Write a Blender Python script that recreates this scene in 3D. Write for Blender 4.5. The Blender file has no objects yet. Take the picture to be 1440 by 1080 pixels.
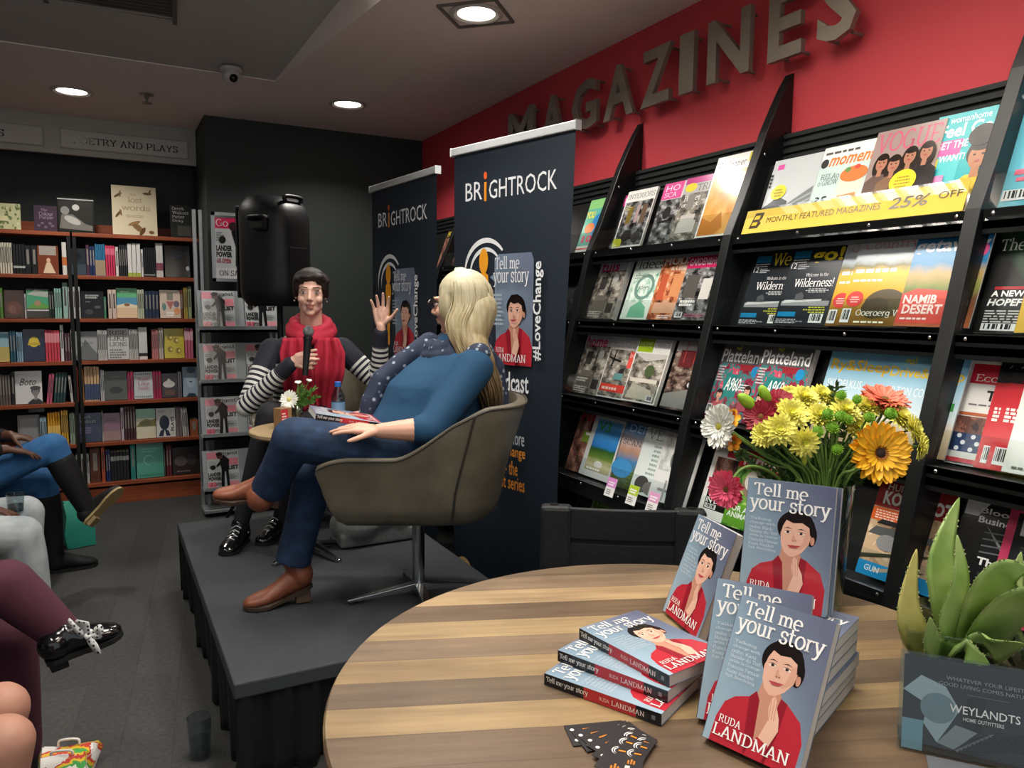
import bpy, bmesh, math, random
import numpy as np
from mathutils import Vector, Matrix, Quaternion
random.seed(7)
PI = math.pi
SC = bpy.context.scene
COL = SC.collection

# ------------------------------------------------------------------ camera, world, exposure
IMG_W, IMG_H, FPX = 1440, 1080, 1066.0
CAM_H = 1.45
def _axes():
    y = np.array([141-720., 426-540., FPX]); r = np.array([2700-720., 450-540., FPX])
    y /= np.linalg.norm(y); x = r - y*(r@y); x /= np.linalg.norm(x)
    z = np.cross(x, y)
    if z[1] > 0: z = -z
    return np.stack([x, y, z])
AX = _axes()
cam_d = bpy.data.cameras.new('camera'); cam = bpy.data.objects.new('camera', cam_d); COL.objects.link(cam)
cam_d.sensor_width = 36; cam_d.lens = FPX/IMG_W*36; cam_d.clip_start = .02
cam.matrix_world = Matrix(((AX[0][0], -AX[0][1], -AX[0][2], 0), (AX[1][0], -AX[1][1], -AX[1][2], 0),
                           (AX[2][0], -AX[2][1], -AX[2][2], CAM_H), (0, 0, 0, 1)))
SC.camera = cam
SC.view_settings.view_transform = 'Standard'; SC.view_settings.look = 'None'
SC.view_settings.gamma = 1; SC.view_settings.use_curve_mapping = False
SC.view_settings.exposure = 0.0
wd = bpy.data.worlds.new('world'); SC.world = wd; wd.use_nodes = True
wd.node_tree.nodes['Background'].inputs[0].default_value = (.9, .95, 1, 1)
wd.node_tree.nodes['Background'].inputs[1].default_value = .68

def area(name, loc, sx, sy, power, col=(1, .97, .92), rot=(0, 0, 0), spread=PI):
    l = bpy.data.lights.new(name, 'AREA'); l.shape = 'RECTANGLE'; l.size = sx; l.size_y = sy
    l.energy = power; l.color = col; l.spread = spread
    o = bpy.data.objects.new(name, l); COL.objects.link(o); o.location = loc; o.rotation_euler = rot
    return o
CEIL = 2.72
# light of the shop's ceiling fixtures (the fixtures themselves are built with the ceiling)
area('panel_light', (.75, 1.30, 2.93), .5, 1.1, 15, spread=2.4)
area('panel_light', (.80, 2.70, 2.83), .5, 1.1, 13, spread=2.4)
area('panel_light', (1.25, .1, CEIL-.03), .5, 1.1, 6, spread=2.5)
area('panel_light', (1.56, 1.42, CEIL-.03), .5, 1.1, 5, spread=2.3)
area('panel_light', (-.9, .9, 2.96), .5, 1.1, 7, spread=2.5)
area('panel_light', (-1.2, 3.0, 2.81), .5, 1.1, 9, spread=2.5)

def px(x, y, axis, val):
    """point of the real place seen at photo pixel (x, y) on the plane axis = val"""
    d = AX @ np.array([x-720., y-540., FPX]); c = np.array([0, 0, CAM_H])
    t = (val-c[axis])/d[axis]
    return Vector(c+t*d)

# ------------------------------------------------------------------ materials
def lin(h):
    if not isinstance(h, str): return tuple(h)
    h = h.lstrip('#'); v = [int(h[i:i+2], 16)/255 for i in (0, 2, 4)]
    return tuple(c/12.92 if c <= .04045 else ((c+.055)/1.055)**2.4 for c in v)
_M = {}
def mat(h, rough=.6, metal=0, spec=.4, noise=0, nscale=20, bump=0, bscale=200, emit=0, coat=0, stretch=None):
    key = (h, rough, metal, spec, noise, nscale, bump, bscale, emit, coat, stretch)
    if key in _M: return _M[key]
    m = bpy.data.materials.new('mat_'+str(h).strip('#')); m.use_nodes = True
    nt = m.node_tree; b = nt.nodes['Principled BSDF']; c = lin(h)+(1,)
    b.inputs['Base Color'].default_value = c; b.inputs['Roughness'].default_value = rough
    b.inputs['Metallic'].default_value = metal; b.inputs['Specular IOR Level'].default_value = spec
    if coat: b.inputs['Coat Weight'].default_value = coat; b.inputs['Coat Roughness'].default_value = .08
    if emit:
        b.inputs['Emission Color'].default_value = c; b.inputs['Emission Strength'].default_value = emit
    if noise or bump:
        tc = nt.nodes.new('ShaderNodeTexCoord'); src = tc.outputs['Object']
        if stretch:
            mp = nt.nodes.new('ShaderNodeMapping'); mp.inputs['Scale'].default_value = stretch
            nt.links.new(src, mp.inputs[0]); src = mp.outputs[0]
    if noise:
        n = nt.nodes.new('ShaderNodeTexNoise'); n.inputs['Scale'].default_value = nscale; n.inputs['Detail'].default_value = 4
        nt.links.new(src, n.inputs['Vector'])
        r = nt.nodes.new('ShaderNodeMix'); r.data_type = 'RGBA'
        r.inputs['A'].default_value = tuple(x*(1-noise) for x in c[:3])+(1,); r.inputs['B'].default_value = tuple(min(1, x*(1+noise)) for x in c[:3])+(1,)
        nt.links.new(n.outputs[0], r.inputs['Factor']); nt.links.new(r.outputs['Result'], b.inputs['Base Color'])
    if bump:
        n2 = nt.nodes.new('ShaderNodeTexNoise'); n2.inputs['Scale'].default_value = bscale; n2.inputs['Detail'].default_value = 3
        nt.links.new(src, n2.inputs['Vector'])
        bp = nt.nodes.new('ShaderNodeBump'); bp.inputs['Strength'].default_value = bump; bp.inputs['Distance'].default_value = .01
        nt.links.new(n2.outputs[0], bp.inputs['Height']); nt.links.new(bp.outputs[0], b.inputs['Normal'])
    _M[key] = m; return m

def ramp_mat(name, stops, rough=.5, coord='UV', axis='v', noise=0, nscale=8, interp='LINEAR', scale=(1, 1, 1), spec=.4, wave=None, emit=0, bump=0):
    """procedural print or grain: colour ramp over one coordinate, broken up by noise"""
    m = bpy.data.materials.new(name); m.use_nodes = True; nt = m.node_tree; b = nt.nodes['Principled BSDF']
    b.inputs['Roughness'].default_value = rough; b.inputs['Specular IOR Level'].default_value = spec
    tc = nt.nodes.new('ShaderNodeTexCoord'); mp = nt.nodes.new('ShaderNodeMapping'); mp.inputs['Scale'].default_value = scale
    nt.links.new(tc.outputs[coord], mp.inputs[0])
    sp = nt.nodes.new('ShaderNodeSeparateXYZ'); nt.links.new(mp.outputs[0], sp.inputs[0])
    n = nt.nodes.new('ShaderNodeTexNoise'); n.inputs['Scale'].default_value = nscale; n.inputs['Detail'].default_value = 5
    nt.links.new(mp.outputs[0], n.inputs['Vector'])
    ad = nt.nodes.new('ShaderNodeMath'); ad.operation = 'MULTIPLY_ADD'
    nt.links.new(n.outputs[0], ad.inputs[0]); ad.inputs[1].default_value = noise
    if axis == 'n': ad.inputs[2].default_value = 0; ad.inputs[1].default_value = 1
    elif axis == 'd':
        s = nt.nodes.new('ShaderNodeMath'); s.operation = 'ADD'; nt.links.new(sp.outputs[0], s.inputs[0]); nt.links.new(sp.outputs[1], s.inputs[1])
        h = nt.nodes.new('ShaderNodeMath'); h.operation = 'MULTIPLY'; h.inputs[1].default_value = .5; nt.links.new(s.outputs[0], h.inputs[0]); nt.links.new(h.outputs[0], ad.inputs[2])
    else: nt.links.new(sp.outputs['uvw'.index(axis)], ad.inputs[2])
    sub = nt.nodes.new('ShaderNodeMath'); sub.operation = 'SUBTRACT'; nt.links.new(ad.outputs[0], sub.inputs[0]); sub.inputs[1].default_value = 0 if axis == 'n' else noise*.5
    r = nt.nodes.new('ShaderNodeValToRGB'); r.color_ramp.interpolation = interp
    while len(r.color_ramp.elements) < len(stops): r.color_ramp.elements.new(.5)
    for e, (p, c) in zip(r.color_ramp.elements, stops): e.position = p; e.color = lin(c)+(1,)
    nt.links.new(sub.outputs[0], r.inputs[0]); nt.links.new(r.outputs[0], b.inputs['Base Color'])
    if bump:
        bp = nt.nodes.new('ShaderNodeBump'); bp.inputs['Strength'].default_value = bump; bp.inputs['Distance'].default_value = .004
        nt.links.new(n.outputs[0], bp.inputs['Height']); nt.links.new(bp.outputs[0], b.inputs['Normal'])
    return m

def glass(name, col='ffffff', rough=.02, alpha=.12):
    """thin clear sheet or wall: mostly transparent with a glossy coat"""
    if name in _M: return _M[name]
    m = bpy.data.materials.new(name); m.use_nodes = True; nt = m.node_tree
    for n in list(nt.nodes):
        if n.type != 'OUTPUT_MATERIAL': nt.nodes.remove(n)
    out = [n for n in nt.nodes if n.type == 'OUTPUT_MATERIAL'][0]
    tr = nt.nodes.new('ShaderNodeBsdfTransparent'); tr.inputs[0].default_value = lin(col)+(1,)
    gl = nt.nodes.new('ShaderNodeBsdfGlossy'); gl.inputs['Roughness'].default_value = rough
    lw = nt.nodes.new('ShaderNodeLayerWeight'); lw.inputs[0].default_value = .5
    fr = nt.nodes.new('ShaderNodeMath'); fr.operation = 'POWER'; fr.inputs[1].default_value = 4; nt.links.new(lw.outputs['Facing'], fr.inputs[0])
    ma = nt.nodes.new('ShaderNodeMath'); ma.operation = 'ADD'; ma.inputs[1].default_value = .025+alpha*.2; ma.use_clamp = True
    mx = nt.nodes.new('ShaderNodeMixShader')
    nt.links.new(fr.outputs[0], ma.inputs[0]); nt.links.new(ma.outputs[0], mx.inputs[0])
    nt.links.new(tr.outputs[0], mx.inputs[1]); nt.links.new(gl.outputs[0], mx.inputs[2]); nt.links.new(mx.outputs[0], out.inputs[0])
    _M[name] = m; return m

# ------------------------------------------------------------------ mesh building
class MB:
    def __init__(s): s.v = []; s.f = []; s.m = []; s.uv = []; s.mats = []
    def mi(s, m):
        if m not in s.mats: s.mats.append(m)
        return s.mats.index(m)
    def add(s, vs, fs, m, uvs=None):
        o = len(s.v); s.v += [tuple(v) for v in vs]; k = s.mi(m)
        for f in fs:
            s.f.append([o+i for i in f]); s.m.append(k); s.uv.append([uvs[i] for i in f] if uvs else None)
        return s
    def box(s, c, d, m, rot=None, faces=None):
        x, y, z = d[0]/2, d[1]/2, d[2]/2
        vs = [Vector((i*x, j*y, k*z)) for i in (-1, 1) for j in (-1, 1) for k in (-1, 1)]
        if rot is not None: vs = [rot @ v for v in vs]
        vs = [v+Vector(c) for v in vs]
        return s.add(vs, [(0, 1, 3, 2), (4, 6, 7, 5), (0, 4, 5, 1), (2, 3, 7, 6), (0, 2, 6, 4), (1, 5, 7, 3)], m)
    def bbox(s, a, b, m): return s.box([(a[i]+b[i])/2 for i in range(3)], [abs(b[i]-a[i]) for i in range(3)], m)
    def rings(s, rings, m, cap=True, closed=True):
        n = len(rings[0]); o = [v for r in rings for v in r]; fs = []
        for i in range(len(rings)-1):
            for j in range(n if closed else n-1):
                k = (j+1) % n; fs.append((i*n+j, i*n+k, (i+1)*n+k, (i+1)*n+j))
        if cap: fs.append(tuple(range(n-1, -1, -1))); fs.append(tuple((len(rings)-1)*n+j for j in range(n)))
        return s.add(o, fs, m)
    def tube(s, path, r, m, seg=8, cap=True):
        P = [Vector(p) for p in path]; R = r if isinstance(r, (list, tuple)) else [r]*len(P); rings = []; ref = None
        for i, p in enumerate(P):
            t = (P[min(i+1, len(P)-1)]-P[max(i-1, 0)]).normalized()
            if ref is None: ref = t.orthogonal().normalized()
            else: ref = (ref-t*ref.dot(t)).normalized()
            b = t.cross(ref)
            rings.append([p+R[i]*(math.cos(a)*ref+math.sin(a)*b) for a in [2*PI*k/seg for k in range(seg)]])
        return s.rings(rings, m, cap)
    def lathe(s, prof, m, seg=24, c=(0, 0, 0), cap=True):
        c = Vector(c)
        return s.rings([[c+Vector((r*math.cos(2*PI*k/seg), r*math.sin(2*PI*k/seg), z)) for k in range(seg)] for r, z in prof], m, cap)
    def ell(s, c, r, m, rot=None, u=16, w=10):
        c = Vector(c); rings = []
        for i in range(w+1):
            t = PI*i/w; rr = max(math.sin(t), 1e-3)
            ring = [Vector((r[0]*rr*math.cos(2*PI*k/u), r[1]*rr*math.sin(2*PI*k/u), -r[2]*math.cos(t))) for k in range(u)]
            rings.append([c+(rot @ v if rot is not None else v) for v in ring])
        return s.rings(rings, m)
    def cap(s, a, b, ra, rb, m=None, seg=12):
        """tapered capsule"""
        a, b = Vector(a), Vector(b); d = b-a; L = max(d.length, 1e-5); t = d/L; o = t.orthogonal().normalized(); q = t.cross(o); rings = []
        for k in range(5):
            an = -PI/2+PI/2*k/4; rings.append((a+t*ra*math.sin(an), max(ra*math.cos(an), ra*.05)))
        for k in range(5):
            an = PI/2*k/4; rings.append((b+t*rb*math.sin(an), max(rb*math.cos(an), rb*.05)))
        return s.rings([[c+r*(math.cos(2*PI*j/seg)*o+math.sin(2*PI*j/seg)*q) for j in range(seg)] for c, r in rings], m)
    def loft(s, secs, m=None, seg=20, cap=True):
        """secs: (centre, rx, ry, xdir, ydir) elliptical sections"""
        rings = []
        for c, rx, ry, xd, yd in secs:
            c, xd, yd = Vector(c), Vector(xd).normalized(), Vector(yd).normalized()
            rings.append([c+rx*math.cos(2*PI*k/seg)*xd+ry*math.sin(2*PI*k/seg)*yd for k in range(seg)])
        return s.rings(rings, m, cap)
    def mesh(s, name):
        me = bpy.data.meshes.new(name); me.from_pydata(s.v, [], s.f)
        for m in s.mats:
            if m is not None: me.materials.append(m)
        if any(m is not None for m in s.mats): me.polygons.foreach_set('material_index', s.m)
        if any(u is not None for u in s.uv):
            ul = me.uv_layers.new(name='UVMap'); i = 0
            for f, u in zip(s.f, s.uv):
                for k in range(len(f)):
                    if u is not None: ul.data[i].uv = u[k]
                    i += 1
        me.update(); return me
    def build(s, name, parent=None, loc=None, smooth=False, bevel=0, world=False, fix=False, mtx=None):
        me = s.mesh(name)
        if fix:
            bm = bmesh.new(); bm.from_mesh(me); bmesh.ops.recalc_face_normals(bm, faces=bm.faces); bm.to_mesh(me); bm.free()
        return link(name, me, parent, loc, smooth, bevel, world, mtx)
def link(name, me, parent=None, loc=None, smooth=False, bevel=0, world=False, mtx=None):
    o = bpy.data.objects.new(name, me); COL.objects.link(o)
    if smooth:
        me.polygons.foreach_set('use_smooth', [True]*len(me.polygons))
        if smooth != True: me.set_sharp_from_angle(angle=math.radians(smooth))
    if parent:
        o.parent = parent
        if world: o.matrix_parent_inverse = Matrix.Translation(-Vector(parent.location))
    if mtx is not None: o.matrix_basis = mtx
    if loc: o.location = loc
    if bevel:
        b = o.modifiers.new('bevel', 'BEVEL'); b.width = bevel; b.segments = 2; b.limit_method = 'ANGLE'
    return o
def tag(o, label, cat, group=None, kind=None):
    o['label'] = label; o['category'] = cat
    if group: o['group'] = group
    if kind: o['kind'] = kind
    return o
def thing(name, label, cat, loc=(0, 0, 0), group=None, mtx=None):
    o = bpy.data.objects.new(name, None); COL.objects.link(o); o.empty_display_size = .05
    if mtx is not None: o.matrix_basis = mtx
    else: o.location = loc
    return tag(o, label, cat, group)
def struct(o): o['kind'] = 'structure'; return o
def frame(o, ex, ey, ez=None):
    ex, ey = Vector(ex).normalized(), Vector(ey).normalized(); ez = Vector(ez).normalized() if ez is not None else ex.cross(ey)
    m = Matrix((ex, ey, ez)).transposed().to_4x4(); m.translation = Vector(o); return m
def smoothpath(P, n=6):
    P = [Vector(p) for p in P]; out = []
    for i in range(len(P)-1):
        p0, p1, p2, p3 = P[max(i-1, 0)], P[i], P[i+1], P[min(i+2, len(P)-1)]
        for k in range(n):
            t = k/n; out.append(.5*((2*p1)+(p2-p0)*t+(2*p0-5*p1+4*p2-p3)*t*t+(3*p1-p0-3*p2+p3)*t**3))
    out.append(P[-1]); return out

# ------------------------------------------------------------------ lettering
_TX = {}
def sans(s, bold=0, shear=0):
    k = (s, bold, shear)
    if k in _TX: return _TX[k]
    cu = bpy.data.curves.new('lettering', 'FONT'); cu.body = s; cu.size = 1; cu.resolution_u = 2; cu.offset = bold; cu.shear = shear
    ob = bpy.data.objects.new('lettering', cu); me = ob.to_mesh()
    r = ([(v.co.x, v.co.y) for v in me.vertices], [tuple(p.vertices) for p in me.polygons])
    ob.to_mesh_clear(); bpy.data.objects.remove(ob); bpy.data.curves.remove(cu)
    _TX[k] = r; return r
# slab-serif stroke alphabet: 'L' polyline, 'A' arc cx cy rx ry a0 a1, 'S' serif x y
GL = {
'T': (.62, 'L .31 0 .31 .7|L .03 .67 .59 .67|L .05 .68 .05 .54|L .57 .68 .57 .54|S .31 0'),
'e': (.5, 'A .25 .24 .2 .24 0 300|L .05 .25 .45 .25'), 'l': (.27, 'L .14 0 .14 .74|S .14 0|L .02 .72 .14 .72'),
'm': (.8, 'L .12 0 .12 .48|L .02 .46 .12 .46|A .26 .3 .14 .17 0 180|L .4 0 .4 .3|A .54 .3 .14 .17 0 180|L .68 0 .68 .3|S .12 0|S .4 0|S .68 0'),
'y': (.52, 'L .08 .48 .27 .02|L .46 .48 .25 -.1 .16 -.2 .04 -.19|S .08 .48|S .46 .48'), 'o': (.52, 'A .26 .24 .21 .24 0 360'),
'u': (.57, 'L .12 .48 .12 .18|A .26 .17 .14 .17 180 330|L .43 .48 .43 0|L .02 .46 .12 .46|L .33 .46 .43 .46|L .43 .02 .53 .02'),
'r': (.4, 'L .12 0 .12 .48|L .02 .46 .12 .46|A .27 .32 .14 .14 50 180|S .12 0'),
's': (.42, 'A .21 .36 .14 .12 40 250|A .21 .12 .15 .12 -140 90|L .35 .46 .35 .34|L .06 .13 .06 .02'),
't': (.36, 'L .15 .66 .15 .12|A .25 .12 .1 .11 180 310|L .02 .46 .33 .46'),
'R': (.66, 'L .14 0 .14 .7|L .02 .68 .32 .68|A .32 .51 .19 .17 -90 90|L .14 .34 .34 .34|L .34 .34 .58 .02|S .14 0|S .58 0'),
'U': (.68, 'L .14 .7 .14 .22|A .34 .22 .2 .21 180 360|L .54 .22 .54 .7|S .14 .69|S .54 .69'),
'D': (.68, 'L .14 0 .14 .7|L .02 .68 .3 .68|L .02 .02 .3 .02|A .3 .35 .3 .33 -90 90'),
'A': (.66, 'L .1 0 .33 .7 .56 0|L .18 .22 .48 .22|S .1 0|S .56 0'),
'L': (.56, 'L .14 0 .14 .7|L .02 .02 .5 .02 .5 .16|S .14 .69'),
'N': (.72, 'L .14 0 .14 .7|L .14 .7 .58 0|L .58 0 .58 .7|S .14 0|S .58 .69|L .02 .68 .14 .68'),
'M': (.84, 'L .13 0 .13 .7|L .13 .7 .42 .05|L .42 .05 .71 .7|L .71 0 .71 .7|S .13 0|S .71 0|L .02 .68 .13 .68|L .71 .68 .82 .68'),
'P': (.6, 'L .14 0 .14 .7|L .02 .68 .32 .68|A .32 .49 .2 .19 -90 90|L .14 .3 .32 .3|S .14 0'),
'O': (.7, 'A .35 .35 .29 .34 0 360'), 'E': (.58, 'L .14 0 .14 .7|L .02 .68 .5 .68 .5 .56|L .14 .36 .42 .36|L .02 .02 .52 .02 .52 .15'),
'Y': (.64, 'L .08 .7 .32 .32|L .56 .7 .32 .32|L .32 .32 .32 0|S .08 .69|S .56 .69|S .32 0'),
'S': (.5, 'A .25 .53 .17 .16 30 260|A .25 .18 .18 .17 -150 90|L .43 .68 .43 .52|L .07 .18 .07 .02'),
'W': (.9, 'L .06 .7 .25 0|L .25 0 .45 .7|L .45 .7 .65 0|L .65 0 .84 .7|S .06 .69|S .84 .69|S .45 .69'),
'k': (.54, 'L .12 0 .12 .74|L .02 .72 .12 .72|L .14 .2 .42 .46|L .24 .28 .46 .02|S .12 0|S .47 0'),
'a': (.5, 'A .22 .32 .16 .15 20 160|L .37 .34 .37 .02 .47 .02|A .21 .13 .15 .13 0 360'),
'c': (.46, 'A .25 .24 .2 .24 40 320'), 'd': (.56, 'A .24 .24 .19 .23 0 360|L .43 0 .43 .74|L .33 .72 .43 .72|L .43 .02 .53 .02'),
'g': (.52, 'A .24 .26 .18 .2 0 360|L .42 .46 .42 -.08|A .25 -.08 .17 .13 180 360'), 'h': (.58, 'L .12 0 .12 .74|L .02 .72 .12 .72|A .28 .3 .16 .17 0 180|L .44 0 .44 .3|S .12 0|S .44 0'),
'i': (.27, 'L .14 0 .14 .46|L .03 .45 .14 .45|S .14 0|L .14 .62 .14 .7'), 'n': (.58, 'L .12 0 .12 .48|L .02 .46 .12 .46|A .28 .3 .16 .17 0 180|L .44 0 .44 .3|S .12 0|S .44 0'),
'w': (.74, 'L .06 .48 .2 0|L .2 0 .36 .48|L .36 .48 .52 0|L .52 0 .67 .48|S .06 .47|S .67 .47'), 'p': (.56, 'L .12 -.22 .12 .48|L .02 .46 .12 .46|A .31 .24 .19 .23 0 360|S .12 -.22'),
'C': (.62, 'A .34 .35 .27 .34 45 315|L .55 .68 .55 .5'), 'G': (.68, 'A .34 .35 .27 .34 45 345|L .58 .3 .42 .3|L .58 .3 .58 .05'), 'B': (.6, 'L .14 0 .14 .7|L .02 .68 .3 .68|A .3 .52 .16 .16 -90 90|L .14 .36 .32 .36|A .32 .19 .19 .17 -90 90|L .02 .02 .32 .02'),
'H': (.72, 'L .14 0 .14 .7|L .58 0 .58 .7|L .14 .36 .58 .36|S .14 0|S .58 0|S .14 .69|S .58 .69'), 'I': (.3, 'L .15 0 .15 .7|S .15 0|S .15 .69'), 'V': (.64, 'L .08 .7 .32 0|L .32 0 .56 .7|S .08 .69|S .56 .69'),
'K': (.66, 'L .14 0 .14 .7|L .16 .3 .54 .68|L .28 .4 .58 .02|S .14 0|S .14 .69|S .55 .69|S .59 0'), 'F': (.54, 'L .14 0 .14 .7|L .02 .68 .48 .68 .48 .54|L .14 .36 .4 .36|S .14 0'),
'?': (.44, 'A .2 .54 .15 .15 -80 170|L .22 .4 .22 .2|L .22 .08 .22 0'), '!': (.26, 'L .13 .72 .13 .2|L .13 .08 .13 0'), '-': (.36, 'L .05 .25 .3 .25'), '.': (.2, 'L .1 0 .1 .08'), ' ': (.27, '')}
def serif(s, thick=.095, thin=.05):
    k = (s, 'serif', thick)
    if k in _TX: return _TX[k]
    vs, fs, x0 = [], [], 0
    def quad(a, b, w):
        dx, dy = b[0]-a[0], b[1]-a[1]; L = math.hypot(dx, dy) or 1; nx, ny = -dy/L*w/2, dx/L*w/2; o = len(vs)
        vs.extend([(a[0]+nx+x0, a[1]+ny), (a[0]-nx+x0, a[1]-ny), (b[0]-nx+x0, b[1]-ny), (b[0]+nx+x0, b[1]+ny)]); fs.append((o, o+1, o+2, o+3))
    def poly(P):
        ws = []
        for i in range(len(P)-1):
            dx, dy = P[i+1][0]-P[i][0], P[i+1][1]-P[i][1]; L = math.hypot(dx, dy) or 1
            ws.append(thin+(thick-thin)*abs(dy)/L)
        for i in range(len(P)-1):
            dx, dy = P[i+1][0]-P[i][0], P[i+1][1]-P[i][1]; L = math.hypot(dx, dy) or 1; e = .008 if len(P) > 3 else 0
            quad((P[i][0]-dx/L*e, P[i][1]-dy/L*e), (P[i+1][0]+dx/L*e, P[i+1][1]+dy/L*e), ws[i])
    for ch in s:
        w, g = GL.get(ch, GL['o'])
        for st in g.split('|'):
            t = st.split()
            if not t: continue
            n = [float(q) for q in t[1:]]
            if t[0] == 'L': poly([(n[i], n[i+1]) for i in range(0, len(n), 2)])
            elif t[0] == 'A':
                N = max(4, int(abs(n[5]-n[4])/24)); poly([(n[0]+n[2]*math.cos(math.radians(n[4]+(n[5]-n[4])*i/N)), n[1]+n[3]*math.sin(math.radians(n[4]+(n[5]-n[4])*i/N))) for i in range(N+1)])
            else: quad((n[0]-.115, n[1]+(.022 if n[1] < .3 else -.02)), (n[0]+.115, n[1]+(.022 if n[1] < .3 else -.02)), .045)
        x0 += w
    _TX[k] = (vs, fs); return vs, fs

class Sheet:
    """flat printed face of width w and height h in the local xy plane, drawn as thin layers of ink"""
    def __init__(s, mb, w, h, org=(0, 0, 0), ex=(1, 0, 0), ey=(0, 1, 0), dz=.00012):
        s.mb, s.w, s.h, s.o, s.ex, s.ey = mb, w, h, Vector(org), Vector(ex), Vector(ey); s.n = s.ex.cross(s.ey).normalized(); s.k = 0; s.dz = dz
    def P(s, u, v): return s.o+s.ex*(u*s.w)+s.ey*(v*s.h)+s.n*(s.k*s.dz)
    def poly(s, pts, m, keep=False):
        if not keep: s.k += 1
        if isinstance(m, str): m = mat(m, .17, spec=.5)
        s.mb.add([s.P(*p) for p in pts], [tuple(range(len(pts)))], m, [tuple(p) for p in pts]); return s
    def rect(s, u0, v0, u1, v1, m): return s.poly([(u0, v0), (u1, v0), (u1, v1), (u0, v1)], m)
    def oval(s, u, v, a, b, m, n=24, a0=0, a1=360, rot=0):
        c, q = math.cos(rot), math.sin(rot); pts = []
        for i in range(n):
            t = math.radians(a0+(a1-a0)*i/(n if a1-a0 == 360 else n-1)); X, Y = a*math.cos(t), b*math.sin(t); pts.append((u+c*X-q*Y, v+q*X+c*Y))
        return s.poly(pts, m)
    def arc(s, u, v, r0, r1, a0, a1, m, n=20, asp=1, taper=True):
        s.k += 1; m = mat(m, .17, spec=.5) if isinstance(m, str) else m; vs = []; fs = []
        for i in range(n+1):
            f = i/n; t = math.radians(a0+(a1-a0)*f); w = (r1-r0)*(math.sin(PI*min(1, f*.85+.15)) if taper else 1)
            for r in (r1-w, r1): vs.append(s.P(u+r*math.cos(t), v+r*math.sin(t)*asp))
            if i: fs.append((2*i-2, 2*i-1, 2*i+1, 2*i))
        s.mb.add(vs, fs, m); return s
    def text(s, t, u0, v0, u1, v1, m, font='sans', bold=0, shear=0, rot=0, thick=.095):
        s.k += 1; m = mat(m, .17, spec=.5) if isinstance(m, str) else m
        V, F = serif(t, thick) if font == 'serif' else sans(t, bold, shear)
        if not V: return s
        a, b = min(p[0] for p in V), max(p[0] for p in V); c, d = min(p[1] for p in V), max(p[1] for p in V)
        out = []
        for x, y in V:
            X, Y = (x-a)/(b-a or 1), (y-c)/(d-c or 1)
            if rot == 90: X, Y = 1-Y, X
            elif rot == -90: X, Y = Y, 1-X
            out.append(s.P(u0+X*(u1-u0), v0+Y*(v1-v0)))
        s.mb.add(out, F, m); return s
    def lines(s, u0, v0, u1, v1, n, m, seed=0, fill=.5, align='l'):
        """small print too fine to read"""
        rnd = random.Random(seed+n); s.k += 1; m = mat(m, .17, spec=.5) if isinstance(m, str) else m; h = (v1-v0)/n
        for i in range(n):
            b = v1-(i+1)*h; u = u0; L = (u1-u0)*rnd.uniform(.65, 1); off = 0 if align == 'l' else (u1-u0-L)/(2 if align == 'c' else 1)
            e = u0+off+L; u = u0+off
            while u < e-.005:
                w = min(rnd.uniform(.05, .16)*(u1-u0), e-u); s.mb.add([s.P(u, b), s.P(u+w, b), s.P(u+w, b+h*fill), s.P(u, b+h*fill)], [(0, 1, 2, 3)], m); u += w+.03*(u1-u0)
        return s
# ------------------------------------------------------------------ room shell
BACK, BACKL, RIGHT = 5.64, 6.42, 2.24
def floor_mat():
    m = bpy.data.materials.new('charcoal_plank_carpet'); m.use_nodes = True; nt = m.node_tree; b = nt.nodes['Principled BSDF']
    b.inputs['Roughness'].default_value = .8; b.inputs['Specular IOR Level'].default_value = .25
    tc = nt.nodes.new('ShaderNodeTexCoord'); mp = nt.nodes.new('ShaderNodeMapping'); mp.inputs['Rotation'].default_value = (0, 0, PI/2+.12)
    br = nt.nodes.new('ShaderNodeTexBrick'); br.inputs['Scale'].default_value = 1; br.inputs['Brick Width'].default_value = .9; br.inputs['Row Height'].default_value = .16
    br.inputs['Mortar Size'].default_value = .002; br.inputs['Color1'].default_value = lin('434342')+(1,); br.inputs['Color2'].default_value = lin('3c3c3b')+(1,); br.inputs['Mortar'].default_value = lin('373736')+(1,)
    n = nt.nodes.new('ShaderNodeTexNoise'); n.inputs['Scale'].default_value = 60; n.inputs['Detail'].default_value = 6
    mx = nt.nodes.new('ShaderNodeMix'); mx.data_type = 'RGBA'; mx.blend_type = 'OVERLAY'; mx.inputs['Factor'].default_value = .5
    nt.links.new(tc.outputs['Object'], mp.inputs[0]); nt.links.new(mp.outputs[0], br.inputs[0]); nt.links.new(tc.outputs['Object'], n.inputs['Vector'])
    nt.links.new(br.outputs[0], mx.inputs['A']); nt.links.new(n.outputs[0], mx.inputs['B']); nt.links.new(mx.outputs['Result'], b.inputs['Base Color'])
    return m
FLOOR_M = floor_mat()
CEIL_M = mat('e6dad3', .9, noise=.05, nscale=3)
TILE_M = mat('b3b1ac', .95, noise=.10, nscale=90)
RED_M = mat('cf434d', .6, noise=.05, nscale=2)
GREEN_M = mat('2f3634', .7, noise=.08, nscale=3)
BLACK_M = mat('0d1011', .38, spec=.4, noise=.2, nscale=30)
SLAT_M = mat('232726', .5, noise=.35, nscale=14, stretch=(1, 2, 60))
struct(MB().bbox((-3.6, -1.8, -.1), (RIGHT+.1, 6.6, 0), FLOOR_M).build('floor'))
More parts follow.
